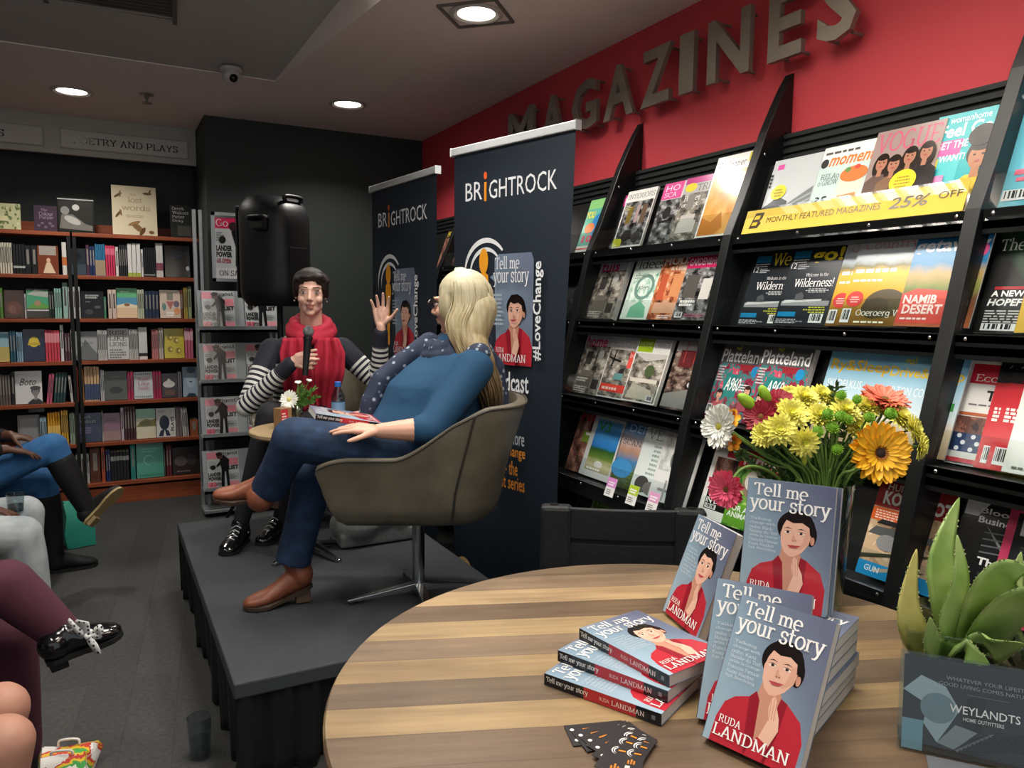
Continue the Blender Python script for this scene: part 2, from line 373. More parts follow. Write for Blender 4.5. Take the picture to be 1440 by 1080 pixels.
# ceiling: plain soffit along the back and right, lifted tiled field on the left
c = MB(); z = CEIL; T = .1
c.bbox((-3.6, 4.6, z), (RIGHT+.1, 6.6, z+T), CEIL_M)
ea, eb = (.93, 4.6), (1.53, -1.0)
c.add([(ea[0], ea[1], z), (RIGHT+.1, 4.6, z), (RIGHT+.1, -1.8, z), (eb[0]+.09, -1.8, z)], [(0, 1, 2, 3)], CEIL_M)
def recess_z(y): return z+.005+.075*(4.6-y)
c.add([(ea[0], ea[1], z), (eb[0]+.09, -1.8, z), (eb[0]-.22, -1.8, recess_z(-1.8)), (ea[0], ea[1], z+.005)], [(0, 1, 2, 3)], CEIL_M)
struct(c.build('ceiling'))
c = MB(); c.add([(-3.6, 4.6, z+.005), (ea[0], 4.6, z+.005), (eb[0]-.22, -1.8, recess_z(-1.8)), (-3.6, -1.8, recess_z(-1.8))], [(0, 1, 2, 3)], TILE_M)
struct(c.build('ceiling_tiles'))
struct(MB().bbox((RIGHT, -1.8, 0), (RIGHT+.1, BACK+.1, CEIL), RED_M).build('wall_right'))
w = MB(); w.bbox((.667, BACK, 0), (RIGHT+.1, BACK+.1, CEIL), GREEN_M); w.bbox((.667, BACK+.1, 0), (.75, BACKL, CEIL), GREEN_M)
struct(w.build('wall_back'))
struct(MB().bbox((-3.6, BACKL, 0), (.75, BACKL+.1, CEIL), GREEN_M).build('wall_back_left'))
struct(MB().bbox((-3.7, -1.8, 0), (-3.6, 6.6, 3.3), mat('8a8580', .9)).build('wall_left'))
# black slatted board behind the racks, under the red paint
s = MB(); s.bbox((RIGHT-.03, -.9, .02), (RIGHT-.001, BACK-.01, 2.075), SLAT_M)
for k in range(4): s.bbox((RIGHT-.04, -.9, 1.985+.026*k), (RIGHT-.03, BACK-.01, 1.996+.026*k+.004), SLAT_M)
struct(s.build('trim_1'))
# ceiling fixtures
GLOW = mat('fff4e4', emit=9); GLOW2 = mat('fff6ea', emit=15); GLOW3 = mat('fff2e2', emit=4); TRIM_W = mat('b9b4ae', .4)
def downlight(x, y, label, on=30, sq=False):
    t = thing('downlight', label, 'ceiling light', (x, y, CEIL), 'recessed downlights')
    r = .095
    MB().lathe([(r, 0), (r+.022, 0), (r+.024, -.006), (r+.004, -.012), (r-.012, -.006), (r-.014, 0)], TRIM_W, 32, cap=False).build('trim_ring', t, smooth=30)
    MB().lathe([(.001, -.004), (r*.5, -.006), (r-.012, -.003), (r-.012, 0), (.001, 0)], GLOW, 28, cap=False).build('diffuser', t, smooth=True)
    if sq:
        q = MB(); n = 32
        for k in range(4):
            a = PI/2*k+PI/4; d = Vector((math.cos(a), math.sin(a), 0)); e = Vector((-d.y, d.x, 0))
            q.box(d*.128+Vector((0, 0, -.005)), (.012, .26, .01), mat('6d6862', .5), Matrix.Rotation(a, 3, 'Z'))
        q.build('bezel', t)
    l = bpy.data.lights.new('downlight_lamp', 'AREA'); l.shape = 'DISK'; l.size = .16; l.energy = on; l.color = (1, .95, .88); l.spread = 2.3
    o = bpy.data.objects.new('downlight_lamp', l); COL.objects.link(o); o.location = (0, 0, -.02); o.parent = t
downlight(1.49, 3.11, 'round lit downlight nearest the red wall and the big letters', 10, True)
downlight(1.43, 4.86, 'small lit downlight in front of the dark back wall', 12)
downlight(-.10, 5.42, 'oval looking lit downlight in front of the poetry sign', 14)
def louvre(x, y, zz, label, g=None):
    t = thing('louvre_light', label, 'ceiling light', (x, y, zz), 'louvred fluorescent panels outside the view')
    f = MB()
    for sx in (-1, 1): f.box((sx*.27, 0, -.025), (.03, 1.2, .05), TRIM_W); f.box((0, sx*.585, -.025), (.51, .03, .05), TRIM_W)
    f.build('frame', t)
    MB().box((0, 0, .0), (.51, 1.14, .006), g or GLOW2).build('diffuser', t)
    b = MB()
    for k in range(9): b.box((0, -.5+.125*k, -.028), (.51, .005, .05), TRIM_W)
    b.build('louvre', t)
louvre(.75, 1.30, 2.96, 'louvred panel light in the tiled ceiling above the round wooden table')
louvre(.80, 2.70, 2.86, 'louvred panel light in the tiled ceiling above the blonde woman')
louvre(1.56, 1.42, CEIL, 'louvred panel light in the ceiling close to the red wall letters', GLOW3)
louvre(1.25, .1, CEIL, 'louvred panel light in the ceiling at the near end of the magazine racks', GLOW3)
louvre(-.9, .9, 2.985, 'louvred panel light in the tiled ceiling above the near audience')
louvre(-1.2, 3.0, 2.835, 'louvred panel light in the tiled ceiling above the far audience')
# dome camera, sprinkler, dark grille
t = thing('dome_camera', 'white round security camera with a dark lens on the ceiling', 'security camera', (.672, 4.47, CEIL))
MB().lathe([(.055, 0), (.06, -.012), (.05, -.02)], mat('c9c4bf', .4), 24).build('base', t, smooth=40)
MB().ell((0, -.01, -.045), (.05, .05, .045), mat('b9b4af', .4)).build('housing', t, smooth=True)
MB().ell((.005, -.043, -.06), (.024, .022, .024), mat('0a0a0b', .1)).build('lens', t, smooth=True)
t = thing('fire_sprinkler', 'small metal fire sprinkler head under the ceiling', 'sprinkler', (.30, 5.27, CEIL))
MB().lathe([(.04, 0), (.04, -.005), (.012, -.008), (.012, -.03)], mat('8d8882', .4, .7), 16).build('escutcheon', t, smooth=40)
MB().lathe([(.03, -.052), (.032, -.055), (.004, -.06), (.004, -.03)], mat('77726c', .4, .8), 16).build('deflector', t, smooth=40)
zz = recess_z(4.0)
A_, B_ = px(74, 22, 2, zz), px(246, 46, 2, zz); e1 = (B_-A_).normalized(); e2 = Vector((e1.y, -e1.x, 0)); L = (B_-A_).length
t = thing('ceiling_grille', 'dark square return air grille set in the tiled ceiling', 'grille', tuple((A_+B_)/2+e2*.3))
g = MB(); R_ = Matrix((e1, e2, e1.cross(e2))).transposed()
for sx in (-1, 1): g.box(R_ @ Vector((sx*(L/2), 0, -.01)), (.02, .6, .03), mat('5d5a55', .6), R_); g.box(R_ @ Vector((0, sx*.3, -.01)), (L, .02, .03), mat('5d5a55', .6), R_)
g.build('frame', t)
g = MB(); g.box((0, 0, .006), (L, .6, .01), mat('4a4743', .8, noise=.2, nscale=60), R_)
for k in range(14): g.box(R_ @ Vector((0, -.28+.042*k, -.004)), (L-.02, .006, .012), mat('5b5752', .7), R_)
g.build('slats', t)

# ------------------------------------------------------------------ MAGAZINES wall letters
LET_M = mat('8d857a', .45, .55, noise=.12, nscale=40, stretch=(1, 1, 12))
def extrude2d(V, F, sx, sy, ox, oy, d, mp):
    """2-D letter mesh to a solid block"""
    bm = bmesh.new(); vs = [bm.verts.new((0, 0, 0)) for _ in V]
    for v, (a, b) in zip(vs, V): v.co = (ox+a*sx, oy+b*sy, 0)
    for f in F:
        try: bm.faces.new([vs[i] for i in f])
        except ValueError: pass
    bmesh.ops.remove_doubles(bm, verts=bm.verts, dist=1e-5)
    r = bmesh.ops.extrude_face_region(bm, geom=bm.faces[:]); bmesh.ops.translate(bm, vec=(0, 0, d), verts=[e for e in r['geom'] if isinstance(e, bmesh.types.BMVert)])
    bmesh.ops.recalc_face_normals(bm, faces=bm.faces); bm.transform(mp); me = bpy.data.meshes.new('letter'); bm.to_mesh(me); bm.free(); return me
LX = [('M', 719, 754, 153, 195), ('A', 766, 797, 132, 184), ('G', 809, 844, 114, 174), ('A', 854, 896, 96, 159), ('Z', 907, 948, 67, 143), ('I', 961, 981, 52, 121), ('N', 1001, 1060, 20, 108), ('E', 1087, 1134, -8, 76), ('S', 1156, 1211, -38, 52)]
for i, (ch, x0, x1, y0, y1) in enumerate(LX):
    X = RIGHT-.055
    yl, yr = px(x0, (y0+y1)/2, 0, X)[1], px(x1, (y0+y1)/2, 0, X)[1]
    V, F = sans(ch, .028); a, b = min(v[0] for v in V), max(v[0] for v in V); c0, d0 = min(v[1] for v in V), max(v[1] for v in V)
    zb, zt = 2.335, 2.575
    sx, sy = (yl-yr)/(b-a), (zt-zb)/(d0-c0)
    me = extrude2d(V, F, sx, sy, -a*sx, -c0*sy, .022, frame((0, 0, 0), (0, -1, 0), (0, 0, 1)))
    t = thing('wall_letter', '%s brushed metal letter %s of the big word on the red wall' % (['first', 'second', 'third', 'fourth', 'fifth', 'sixth', 'seventh', 'eighth', 'last'][i], ch), 'letter', (X+.022, yl, zb), 'metal letters of the wall sign')
    me.materials.append(LET_M); link('face', me, t, (-.022, 0, 0))
    w_ = yl-yr
    for k in ((.5,) if ch == 'I' else (.2, .8)):
        for q in (.06, .94):
            if ch == 'A' and q > .5:
                if k > .5: continue
                k = .5
            MB().tube([(-.018, -w_*k, .24*q), (.034, -w_*k, .24*q)], .006, LET_M, 8).build('standoff', t)

# ------------------------------------------------------------------ stage platform
SX0, SX1, SY0, SY1, SH = .30, 1.36, 2.25, 4.11, .34
t = thing('stage_platform', 'low black stage platform with a gathered black skirt', 'stage', ((SX0+SX1)/2, (SY0+SY1)/2, 0))
def W2L(t, p): return Vector(p)-Vector(t.location)
c = MB(); c.bbox((SX0, SY0, SH-.05), (SX1, SY1, SH), mat('34383b', .75, noise=.25, nscale=60)); c.build('deck', t, world=True, bevel=.006)
def skirt(pts, name):
    m = mat('0b0b0d', .85, noise=.3, nscale=25); rows = []
    P = smoothpath(pts, 1); tot = [0]
    for i in range(1, len(P)): tot.append(tot[-1]+(P[i]-P[i-1]).length)
    n = int(tot[-1]/.012)
    def at(d):
        for i in range(1, len(P)):
            if d <= tot[i] or i == len(P)-1:
                f = (d-tot[i-1])/(tot[i]-tot[i-1]); tt = (P[i]-P[i-1]).normalized(); return P[i-1].lerp(P[i], min(1, f)), Vector((-tt.y, tt.x, 0))
    rnd = random.Random(3); ph = [rnd.uniform(0, 6) for _ in range(4)]
    for j, hz in enumerate((SH-.012, SH-.05, .22, .12, .05, .004)):
        f = j/5; ring = []
        for i in range(n+1):
            d = tot[-1]*i/n; p, nn = at(d)
            w = .006*math.sin(d*150+ph[0])+f*(.018*math.sin(d*62+ph[1]+f)+.014*math.sin(d*33+ph[2])+.012*math.sin(d*11+ph[3])+.035)
            ring.append(p+nn*(.006+max(w, -.002))+Vector((0, 0, hz)))
        rows.append(ring)
    b = MB(); b.rings(rows, m, cap=False, closed=False); o = b.build(name, t, world=True, smooth=True)
    sm = o.modifiers.new('thick', 'SOLIDIFY'); sm.thickness = .003; return o
skirt([(SX1, SY1, 0), (SX0, SY1, 0), (SX0, SY0, 0), (SX1, SY0, 0)][::1], 'skirt')
lg = []
for x in (SX0+.1, SX1-.1):
    for y in (SY0+.1, SY1-.1):
        MB().tube([(x, y, 0), (x, y, SH-.05)], .02, mat('77797a', .3, .9), 10).build('leg', t, world=True)

# ------------------------------------------------------------------ bookcase with two bays
WOOD = ramp_mat('red_brown_wood', [(.2, '7c3a20'), (.5, '95492a'), (.8, 'a95a36')], .5, 'Object', 'n', 1, 6, scale=(1, 6, 12))
DARK = mat('121110', .6, noise=.2, nscale=10)
BY = 6.10
SHELFZ = [px(150, y, 1, BY)[2] for y in (329, 388, 448, 507, 564.5, 622, 679)]
bays = [(-.153, .655, 'right'), (-.99, -.165, 'left')]
for x0, x1, nm in bays:
    t = thing('bookcase', 'red brown bookcase bay full of books %s' % ('under the poetry and plays sign' if nm == 'right' else 'cut off at the left edge'), 'bookcase', ((x0+x1)/2, BY, 0), 'bookcase bays')
    for x in (x0+.011, x1-.011): MB().bbox((x-.011, BY+.004, 0), (x+.011, BACKL-.02, SHELFZ[0]+.0), DARK).build('side_panel', t, world=True)
    MB().bbox((x0+.022, BACKL-.03, .1), (x1-.022, BACKL-.02, SHELFZ[0]), DARK).build('back_panel', t, world=True)
    MB().bbox((x0, BACKL-.03, SHELFZ[0]), (x1, BACKL-.012, SHELFZ[0]+.085), WOOD).build('top_rail', t, world=True)
    for i, zs in enumerate(SHELFZ):
        a, b = (x0, x1) if i == 0 else (x0+.022, x1-.022)
        MB().bbox((a, BY, zs-.026), (b, BACKL-.03, zs), WOOD).build('shelf', t, world=True, bevel=.002)
    MB().bbox((x0, BY+.02, 0), (x1, BY+.05, .115), WOOD).build('plinth', t, world=True)
# fascia and signs above the bookcase
f0, f1 = px(150, 222, 1, 6.15)[2], CEIL
struct(MB().bbox((-3.6, 6.15, f0), (.664, 6.19, f1), mat('b3b0a6', .7, noise=.05, nscale=4)).build('trim_2'))
def sign(x0p, x1p, word, label, a0, a1):
    xl, xr = px(x0p, 205, 1, 6.14)[0], px(x1p, 205, 1, 6.14)[0]
    zc = px(170, 202, 1, 6.14)[2]; h = .118
    t = thing('section_sign', label, 'sign', (xl, 6.15, zc-h/2), 'section signs on the fascia')
    MB().bbox((0, -.012, 0), (xr-xl, -.001, h), mat('bdbab0', .5)).build('plate', t, bevel=.002)
    fr = MB(); w_ = xr-xl
    for b in (((-.006, -.016, -.006), (w_+.006, -.001, 0)), ((-.006, -.016, h), (w_+.006, -.001, h+.006)), ((-.006, -.016, 0), (0, -.001, h)), ((w_, -.016, 0), (w_+.006, -.001, h))): fr.bbox(*b, mat('a5a298', .5))
    fr.build('frame', t)
    mb = MB(); sh = Sheet(mb, w_, h, (0, -.0125, 0), (1, 0, 0), (0, 0, 1), dz=.0005); sh.text(word, a0, .26, a1, .66, '1c1b1a', 'serif'); mb.build('lettering', t)
sign(86, 263, 'POETRY AND PLAYS', 'pale sign reading POETRY AND PLAYS over the right bookcase bay', .09, .92)
sign(-120, 60, 'S', 'pale sign cut off at the left edge of the photo, ending in S', .64, .69)
# ------------------------------------------------------------------ printed "photographs" for covers
def photo(name, cols, sc, ns=1.0, interp='CONSTANT'):
    return ramp_mat(name, [(i/len(cols)*.5+.27, c) for i, c in enumerate(cols)], .18, 'UV', 'n', 1, ns*2.2, interp, sc)
PH = dict(
 room=photo('print_grey_room', ['2a2a2a', '5c5852', '8c857a', 'b5b0a6', 'd9d6d0'], (1.5, 3, 1), 1.2),
 warm=photo('print_warm_room', ['4a2c20', '8c4a30', 'c47a52', 'd9a985', 'ead8c6'], (2, 2.4, 1), 1.1),
 mono=photo('print_mono_room', ['161616', '3c3c3c', '777777', 'a9a9a7', 'd8d8d6'], (1.6, 3, 1), 1.4),
 dusk=photo('print_dusk_house', ['171314', '3a2b28', '6d5a50', '95867a', 'b9ad9c'], (1.5, 3.5, 1), 1.3),
 dark=photo('print_dark_scene', ['0e1012', '181b1e', '26282b', '3a3a3a', '5a5550'], (2, 2, 1), 1),
 gold=photo('print_gold_crumple', ['a8611d', 'c98535', 'd99a48', 'e3ac60', 'edc07c'], (1.2, 1.5, 1), .8, 'LINEAR'),
 folk=photo('print_people_blur', ['2e2426', '5f4038', '8d5f50', 'a98375', 'c9aca0'], (2, 2, 1), 1),
 green=photo('print_garden', ['1f3a1c', '3a6a2e', '6b9a45', '9dbb6a', 'dfe6c8'], (2, 2, 1), 1.2),
 pale=photo('print_pale_still', ['8d8f8c', 'b7bab6', 'cfd2ce', 'dcdedb', 'e8eae7'], (2, 2, 1), 1),
 pink=photo('print_pink_party', ['40222c', '8a2f45', '3f7f80', 'c55068', 'd8c6c8'], (2.5, 2.5, 1), 1.3),
 wreath=photo('print_mint_leaves', ['5d9a80', 'a9c9b8', 'cddfd4', 'dfeae2', 'e8f0ea'], (3, 3, 1), 1.2),
 gun=photo('print_tan_cloth', ['6d5a45', 'a58a6c', 'c9ad8c', 'd9c3a6', 'e6d6c0'], (1.5, 1.5, 1), 1),
)
def land(name, stops, noise=.12): return ramp_mat(name, stops, .18, 'UV', 'v', noise, 6, 'LINEAR', (1, 1, 1))
PH['field'] = land('print_yellow_field', [(0, '6b4a16'), (.2, '8a6a1a'), (.35, 'd29a1e'), (.6, 'e2b02e'), (.68, '6d6a3a'), (.75, 'b8c4cc'), (1, 'dfe6ea')])
PH['coast'] = land('print_desert_coast', [(0, 'b5633e'), (.3, '6a4a34'), (.42, '7f8a4a'), (.55, 'b99a62'), (.66, '2f7fae'), (.8, '3f98cf'), (1, '2b74b5')])
PH['sea'] = land('print_pale_sea', [(0, 'b99a78'), (.25, 'd6c4a6'), (.4, 'cfe0e4'), (.7, '9fcbe0'), (1, '6fb2d8')], .08)
PH['hill'] = land('print_green_hill', [(0, '4a4a40'), (.2, 'c9c49a'), (.32, '5f7a33'), (.45, '2e5a2a'), (.5, '2f7ac0'), (.8, '4f9fdc'), (1, '7fc0ea')], .05)
PH['blue'] = land('print_blue_village', [(0, '3d4a2a'), (.25, '5a6a3a'), (.4, '3f7fae'), (.55, 'b58a72'), (.7, 'c9b9b4'), (.85, '5d8fc0'), (1, '2f62a8')])
PH['flag'] = ramp_mat('print_flag', [(0, '121212'), (.45, '161616'), (.5, '24402a'), (.62, '2a4a30'), (.66, '7a2228'), (.8, '151515')], .3, 'UV', 'd', .04, 3)

SKIN_P, SKIN_D = 'd2a08a', '8a5a48'
def bust(S, u, v, k, skin='d2a08a', hair='1c1413', top='a03038', asp=1.35, long=False):
    """head and shoulders drawn in flat ink"""
    b = k/asp
    if long: S.oval(u, v-.5*b, k*1.25, b*1.9, hair)
    S.poly([(u-2*k, v-5*b), (u-1.9*k, v-2.6*b), (u-.7*k, v-1.7*b), (u+.7*k, v-1.7*b), (u+1.9*k, v-2.6*b), (u+2*k, v-5*b)], top)
    S.poly([(u-.35*k, v-2*b), (u-.35*k, v-.6*b), (u+.35*k, v-.6*b), (u+.35*k, v-2*b)], skin)
    S.oval(u, v+.25*b, k*1.06, b*1.2, hair); S.oval(u, v-.1*b, k*.82, b*1.12, skin)
    S.oval(u, v+.78*b, k*.85, b*.42, hair)
    for s in (-1, 1): S.oval(u+s*.34*k, v+.05*b, k*.13, b*.09, '2a1c1a', 10)
    S.oval(u, v-.55*b, k*.26, b*.1, 'a84a4a', 12)
def barcode(S, u, v, w=.2, h=.09):
    S.rect(u, v, u+w, v+h, 'e8e8e6')
    for i in range(7): S.rect(u+w*(.08+.125*i), v+h*.2, u+w*(.08+.125*i)+w*(.04+.03*(i % 3)), v+h*.92, '222222')
def D(fn): return fn
DES = {}
def des(n):
    def w(f): DES[n] = f; return f
    return w
def sofa(S, c1='6d675e', c2='3b3835'):
    S.rect(.12, .12, .62, .3, c1); S.rect(.16, .28, .56, .4, c1); S.rect(.66, .1, .9, .26, c2); S.rect(.2, .5, .42, .72, c2); S.rect(.55, .46, .6, .74, c2)
@des('interiors')
def _(S):
    S.rect(0, 0, 1, 1, 'e9e8e4'); S.rect(.04, .03, .97, .8, PH['mono']); S.rect(.2, .42, .38, .72, '7c6a34'); S.rect(.5, .42, .6, .74, 'b59a9a'); S.rect(.68, .4, .85, .72, '6f5a4a'); S.text('INTERIORS', .06, .85, .96, .94, '8f938f', 'serif')
    S.lines(.08, .66, .3, .76, 3, 'd8d0a0'); S.rect(-.0, .02, .3, .16, 'c9cc3a'); S.oval(.4, .2, .16, .1, '2c2b2a'); S.oval(.75, .16, .14, .1, '3a3836')
@des('sandl')
def _(S):
    S.rect(0, 0, 1, 1, 'd4d5d3'); S.rect(0, 0, 1, .72, PH['mono']); S.rect(.0, .73, .6, 1, 'e05a9c'); S.text('HO', .08, .86, .5, .96, 'f6e3ee'); S.text('SCA', .08, .76, .46, .84, 'f6e3ee', 'serif'); S.rect(.1, .34, .5, .38, '222222'); S.oval(.32, .5, .12, .1, '2d2d2d')
@des('country')
def _(S):
    S.rect(0, 0, 1, 1, 'b6b5b3'); S.rect(0, .9, 1, 1, 'c0428c'); S.rect(0, 0, 1, .74, PH['room']); S.text('TREE', .38, .77, .95, .88, '6a6a6a', 'serif'); S.oval(.2, .84, .16, .07, 'ead23c'); S.text('Homes', .1, .62, .55, .71, 'f2f2ee', 'serif'); S.text('on rocks', .08, .53, .6, .6, 'f2f2ee', 'serif'); sofa(S, 'bdbab4', '8a8680')
@des('pinkedge')
def _(S): S.rect(0, 0, 1, 1, PH['dark']); S.rect(0, .78, 1, .97, 'c23a80'); S.text('LIVING', .05, .82, .9, .93, 'f0d8e4')
@des('wallpaper')
def _(S):
    S.rect(0, 0, 1, 1, 'efeeea'); S.rect(.04, .02, .97, .8, PH['gold']); S.text('Wallpaper', .06, .82, .74, .93, '2c2c2c'); S.rect(.78, .88, .96, .99, 'd9cf3f')
    S.poly([(.04, .02), (.04, .25), (.3, .18), (.5, .3), (.62, .1), (.45, .02)], 'c07a34'); S.poly([(.3, .52), (.6, .62), (.75, .56), (.5, .5)], 'b8742c')
@des('tuis')
def _(S): S.rect(0, 0, 1, 1, PH['room']); S.rect(0, .82, 1, 1, 'cfcecb'); S.text('tuis', .06, .81, .72, .98, 'e0286c', bold=.02); sofa(S); S.oval(.72, .68, .1, .08, 'b7b6b2'); S.lines(.08, .03, .7, .14, 3, 'e0d8d0')
@des('idees')
def _(S): S.rect(0, 0, 1, 1, 'cfdcd2'); S.text('Idees', .12, .82, .95, .98, '3a3f3b', 'serif', thick=.08); S.rect(.05, .28, .95, .76, PH['wreath']); S.arc(.5, .52, .22, .3, 0, 360, '6f8f84', 24, .7, False); S.text('idees', .33, .48, .67, .56, '52605a', 'serif'); S.poly([(.2, .03), (.25, .2), (.5, .3), (.72, .2), (.78, .03)], '6fae8e'); S.lines(.1, .66, .5, .74, 2, '8fa096')
@des('leisure')
def _(S):
    S.rect(0, 0, 1, 1, PH['warm']); S.text('HOUSE', .05, .84, .98, .98, 'f1ece6', bold=.02); S.text('& LEISURE', .3, .76, .95, .82, 'f1ece6'); S.rect(.1, .3, .3, .7, 'b5563a'); S.rect(.45, .35, .8, .7, 'c98a5c'); S.rect(.1, .1, .85, .26, 'd2a184'); S.lines(.3, .02, .7, .08, 2, 'f1ece6')
@des('garden')
def _(S): S.rect(0, 0, 1, 1, PH['mono']); S.rect(0, .76, 1, .94, 'd02a64'); S.text('GARDEN&HOME', .04, .8, .98, .91, 'f3d3df', bold=.02); S.rect(.1, .32, .45, .66, '55524e'); S.rect(.55, .3, .8, .6, 'c9c7c2'); S.lines(.1, .2, .5, .3, 2, 'f0efe8', fill=.7); barcode(S, .06, .03, .2, .08); S.lines(.32, .04, .9, .1, 2, 'c06a80')
@des('home')
def _(S): DES['tuis'](S); S.rect(0, .82, 1, 1, 'cfcecb'); S.text('home', .05, .8, .82, .99, 'e0286c', bold=.02); S.lines(.08, .2, .5, .28, 2, 'e8e0d8', fill=.7)
@des('hgarden')
def _(S):
    S.rect(0, 0, 1, 1, 'dcdbd7'); S.rect(.03, .02, .97, .78, PH['room']); S.text('House&Garden', .06, .82, .95, .93, '8d8c88', 'serif', thick=.07); S.rect(.72, .5, .97, .76, 'd9544a'); S.text('big', .74, .64, .95, .74, 'f0b0a8', bold=.02); S.rect(.05, .1, .92, .22, 'd94438'); S.lines(.12, .13, .85, .19, 1, 'f3c9c3', fill=.7)
    S.poly([(.2, .5), (.24, .78), (.27, .78), (.25, .5)], '1c1c1c'); S.poly([(.08, .66), (.5, .6), (.5, .57), (.08, .63)], '1c1c1c'); S.rect(.4, .3, .7, .4, '5d8a8a')
@des('owner')
def _(S):
    S.rect(0, 0, 1, 1, 'dddcd8'); S.rect(.03, .02, .97, .74, PH['room']); S.rect(.04, .76, .5, .99, '94b022'); S.text('HOME', .1, .83, .44, .92, 'c9d884'); S.text('OWNER', .53, .83, .97, .92, '8b8b88', 'serif', thick=.07); S.poly([(.03, .74), (.4, .62), (.97, .68), (.97, .74)], 'b9b6b0'); S.oval(.6, .48, .14, .09, '4a5a3a'); S.rect(.1, .3, .9, .36, 'c9c4b8'); S.poly([(.1, .05), (.2, .28), (.8, .2), (.9, .05)], 'bdb6a6'); barcode(S, .72, .04, .2, .08)
@des('duskhouse')
def _(S):
    S.rect(0, 0, 1, 1, PH['dusk']); S.rect(0, .82, 1, 1, 'a9a7a8'); S.rect(.14, .6, .5, .84, '5f2326')
    for u in (.25, .5, .72): S.rect(u, .66, u+.02, .98, 'b0403c')
    S.rect(.55, .42, .95, .72, '8a7a52'); S.oval(.72, .36, .2, .06, 'c9c8c4'); S.poly([(.0, .02), (.0, .2), (.6, .3), (.85, .22), (.9, .02)], '8a8883')
@des('redho')
def _(S): S.rect(0, 0, 1, 1, PH['folk']); S.text('HO', .08, .84, .8, .98, 'c8222c', bold=.03); S.rect(.3, .5, .8, .68, '7d9a3a'); S.rect(.38, .62, .7, .66, 'e8e8e0')
@des('vframe')
def _(S): S.rect(0, 0, 1, 1, 'd2d4d3'); S.rect(.14, .1, .96, .92, PH['hill']); S.text('V3', .2, .74, .6, .9, '3f9a3a', bold=.02); S.oval(.55, .22, .14, .05, 'e0e0da'); S.lines(.2, .12, .85, .18, 1, 'f0f0ee')
@des('scandi')
def _(S): S.rect(0, 0, 1, 1, PH['blue']); S.text('DEPT', .15, .84, .9, .95, 'b9d6ee'); S.text('SCANDI', .06, .64, .85, .72, '44444c', 'serif', thick=.07); S.oval(.25, .28, .32, .14, '3f8fc6')
@des('veranda')
def _(S): S.rect(0, 0, 1, 1, 'd6e0dd'); S.text('VERA', .08, .8, .98, .95, '6d7a68', 'serif', thick=.06); S.lines(.3, .3, .7, .76, 7, '8fa098', align='c'); S.oval(.3, .15, .2, .12, '4d4a48'); S.oval(.6, .12, .25, .1, '77726c')
@des('palestill')
def _(S): S.rect(0, 0, 1, 1, 'dadbd9'); S.rect(.06, .42, .95, .96, PH['pale']); S.oval(.4, .6, .08, .12, '6a6a68'); S.oval(.55, .7, .1, .08, '8a8a88'); S.oval(.7, .58, .1, .08, '7a7a78'); S.rect(.2, .14, .8, .18, '8d8f8e'); S.rect(.35, .02, .4, .3, '9b9d9c'); S.rect(.65, .02, .7, .3, '9b9d9c')
@des('artdeco')
def _(S): S.rect(0, 0, 1, 1, 'b6bdc2'); S.rect(0, 0, 1, .72, PH['dark']); S.text('Art&De', .05, .8, .95, .96, '1a1a1a', 'serif')
@des('artdark')
def _(S): S.rect(0, 0, 1, 1, '3c4448'); S.text('Art&De', .05, .8, .95, .96, '161616', 'serif'); S.rect(.1, .1, .9, .7, PH['dark'])
@des('homgreen')
def _(S): S.rect(0, 0, 1, 1, 'c9cfa8'); S.rect(.04, .74, .94, .98, '6f9a2a'); S.text('HOM', .16, .8, .8, .91, 'c3d98a'); S.rect(.05, .05, .95, .7, PH['room'])
@des('gow')
def _(S): S.rect(0, 0, 1, 1, '1a1a1a'); S.text('go', .2, .74, .8, .96, 'f0f0f0', bold=.03); S.rect(.05, .05, .95, .66, PH['dark'])
@des('building')
def _(S):
    S.rect(0, 0, 1, 1, 'c3c9cb'); S.rect(.1, .86, .24, .93, 'd95aa6'); S.poly([(0, 0), (0, .34), (.3, .48), (.52, .4), (.52, 0)], '54585a'); S.poly([(.52, 0), (.52, .36), (.98, .56), (.98, 0)], '7c8284')
    for i in range(6): S.poly([(.52, .04+.055*i), (.98, .08+.075*i), (.98, .105+.075*i), (.52, .06+.055*i)], 'a9b0b2')
    for i in range(5): S.rect(.02, .05+.06*i, .5, .07+.06*i, '3a3d3f')
    S.oval(.28, .54, .16, .1, 'e3cf3a'); S.lines(.18, .48, .38, .6, 3, '8a7d20', align='c')
    for k in range(4): S.rect(.02, .62+.05*k, .07, .65+.05*k, '2b2b2b')
@des('moment')
def _(S):
    S.rect(0, 0, 1, 1, 'c2d6d2'); S.rect(0, .84, 1, 1, 'e6e6e2'); S.text('moment', .16, .74, .97, .88, 'e07a3a', shear=.25, bold=.02); S.oval(.08, .79, .07, .06, '3b3b3b'); S.lines(.05, .9, .95, .96, 1, '5a5a5a'); S.text('RELAX', .08, .58, .42, .65, '3f5660', 'serif', thick=.07); S.text('& GROW', .06, .5, .42, .57, '3f5660', 'serif', thick=.07)
    S.oval(.66, .46, .22, .2, 'e9d3c3'); S.oval(.68, .6, .24, .1, 'c97a44'); S.oval(.56, .66, .05, .03, '5f8a4a'); S.oval(.72, .68, .05, .03, 'c9503c'); S.poly([(.42, .2), (.5, .34), (.8, .36), (.92, .2)], 'b98a50'); S.text('35', .06, .26, .3, .36, '2c3a44', 'sans', shear=.2); S.oval(.5, .22, .2, .1, 'e4d04a')
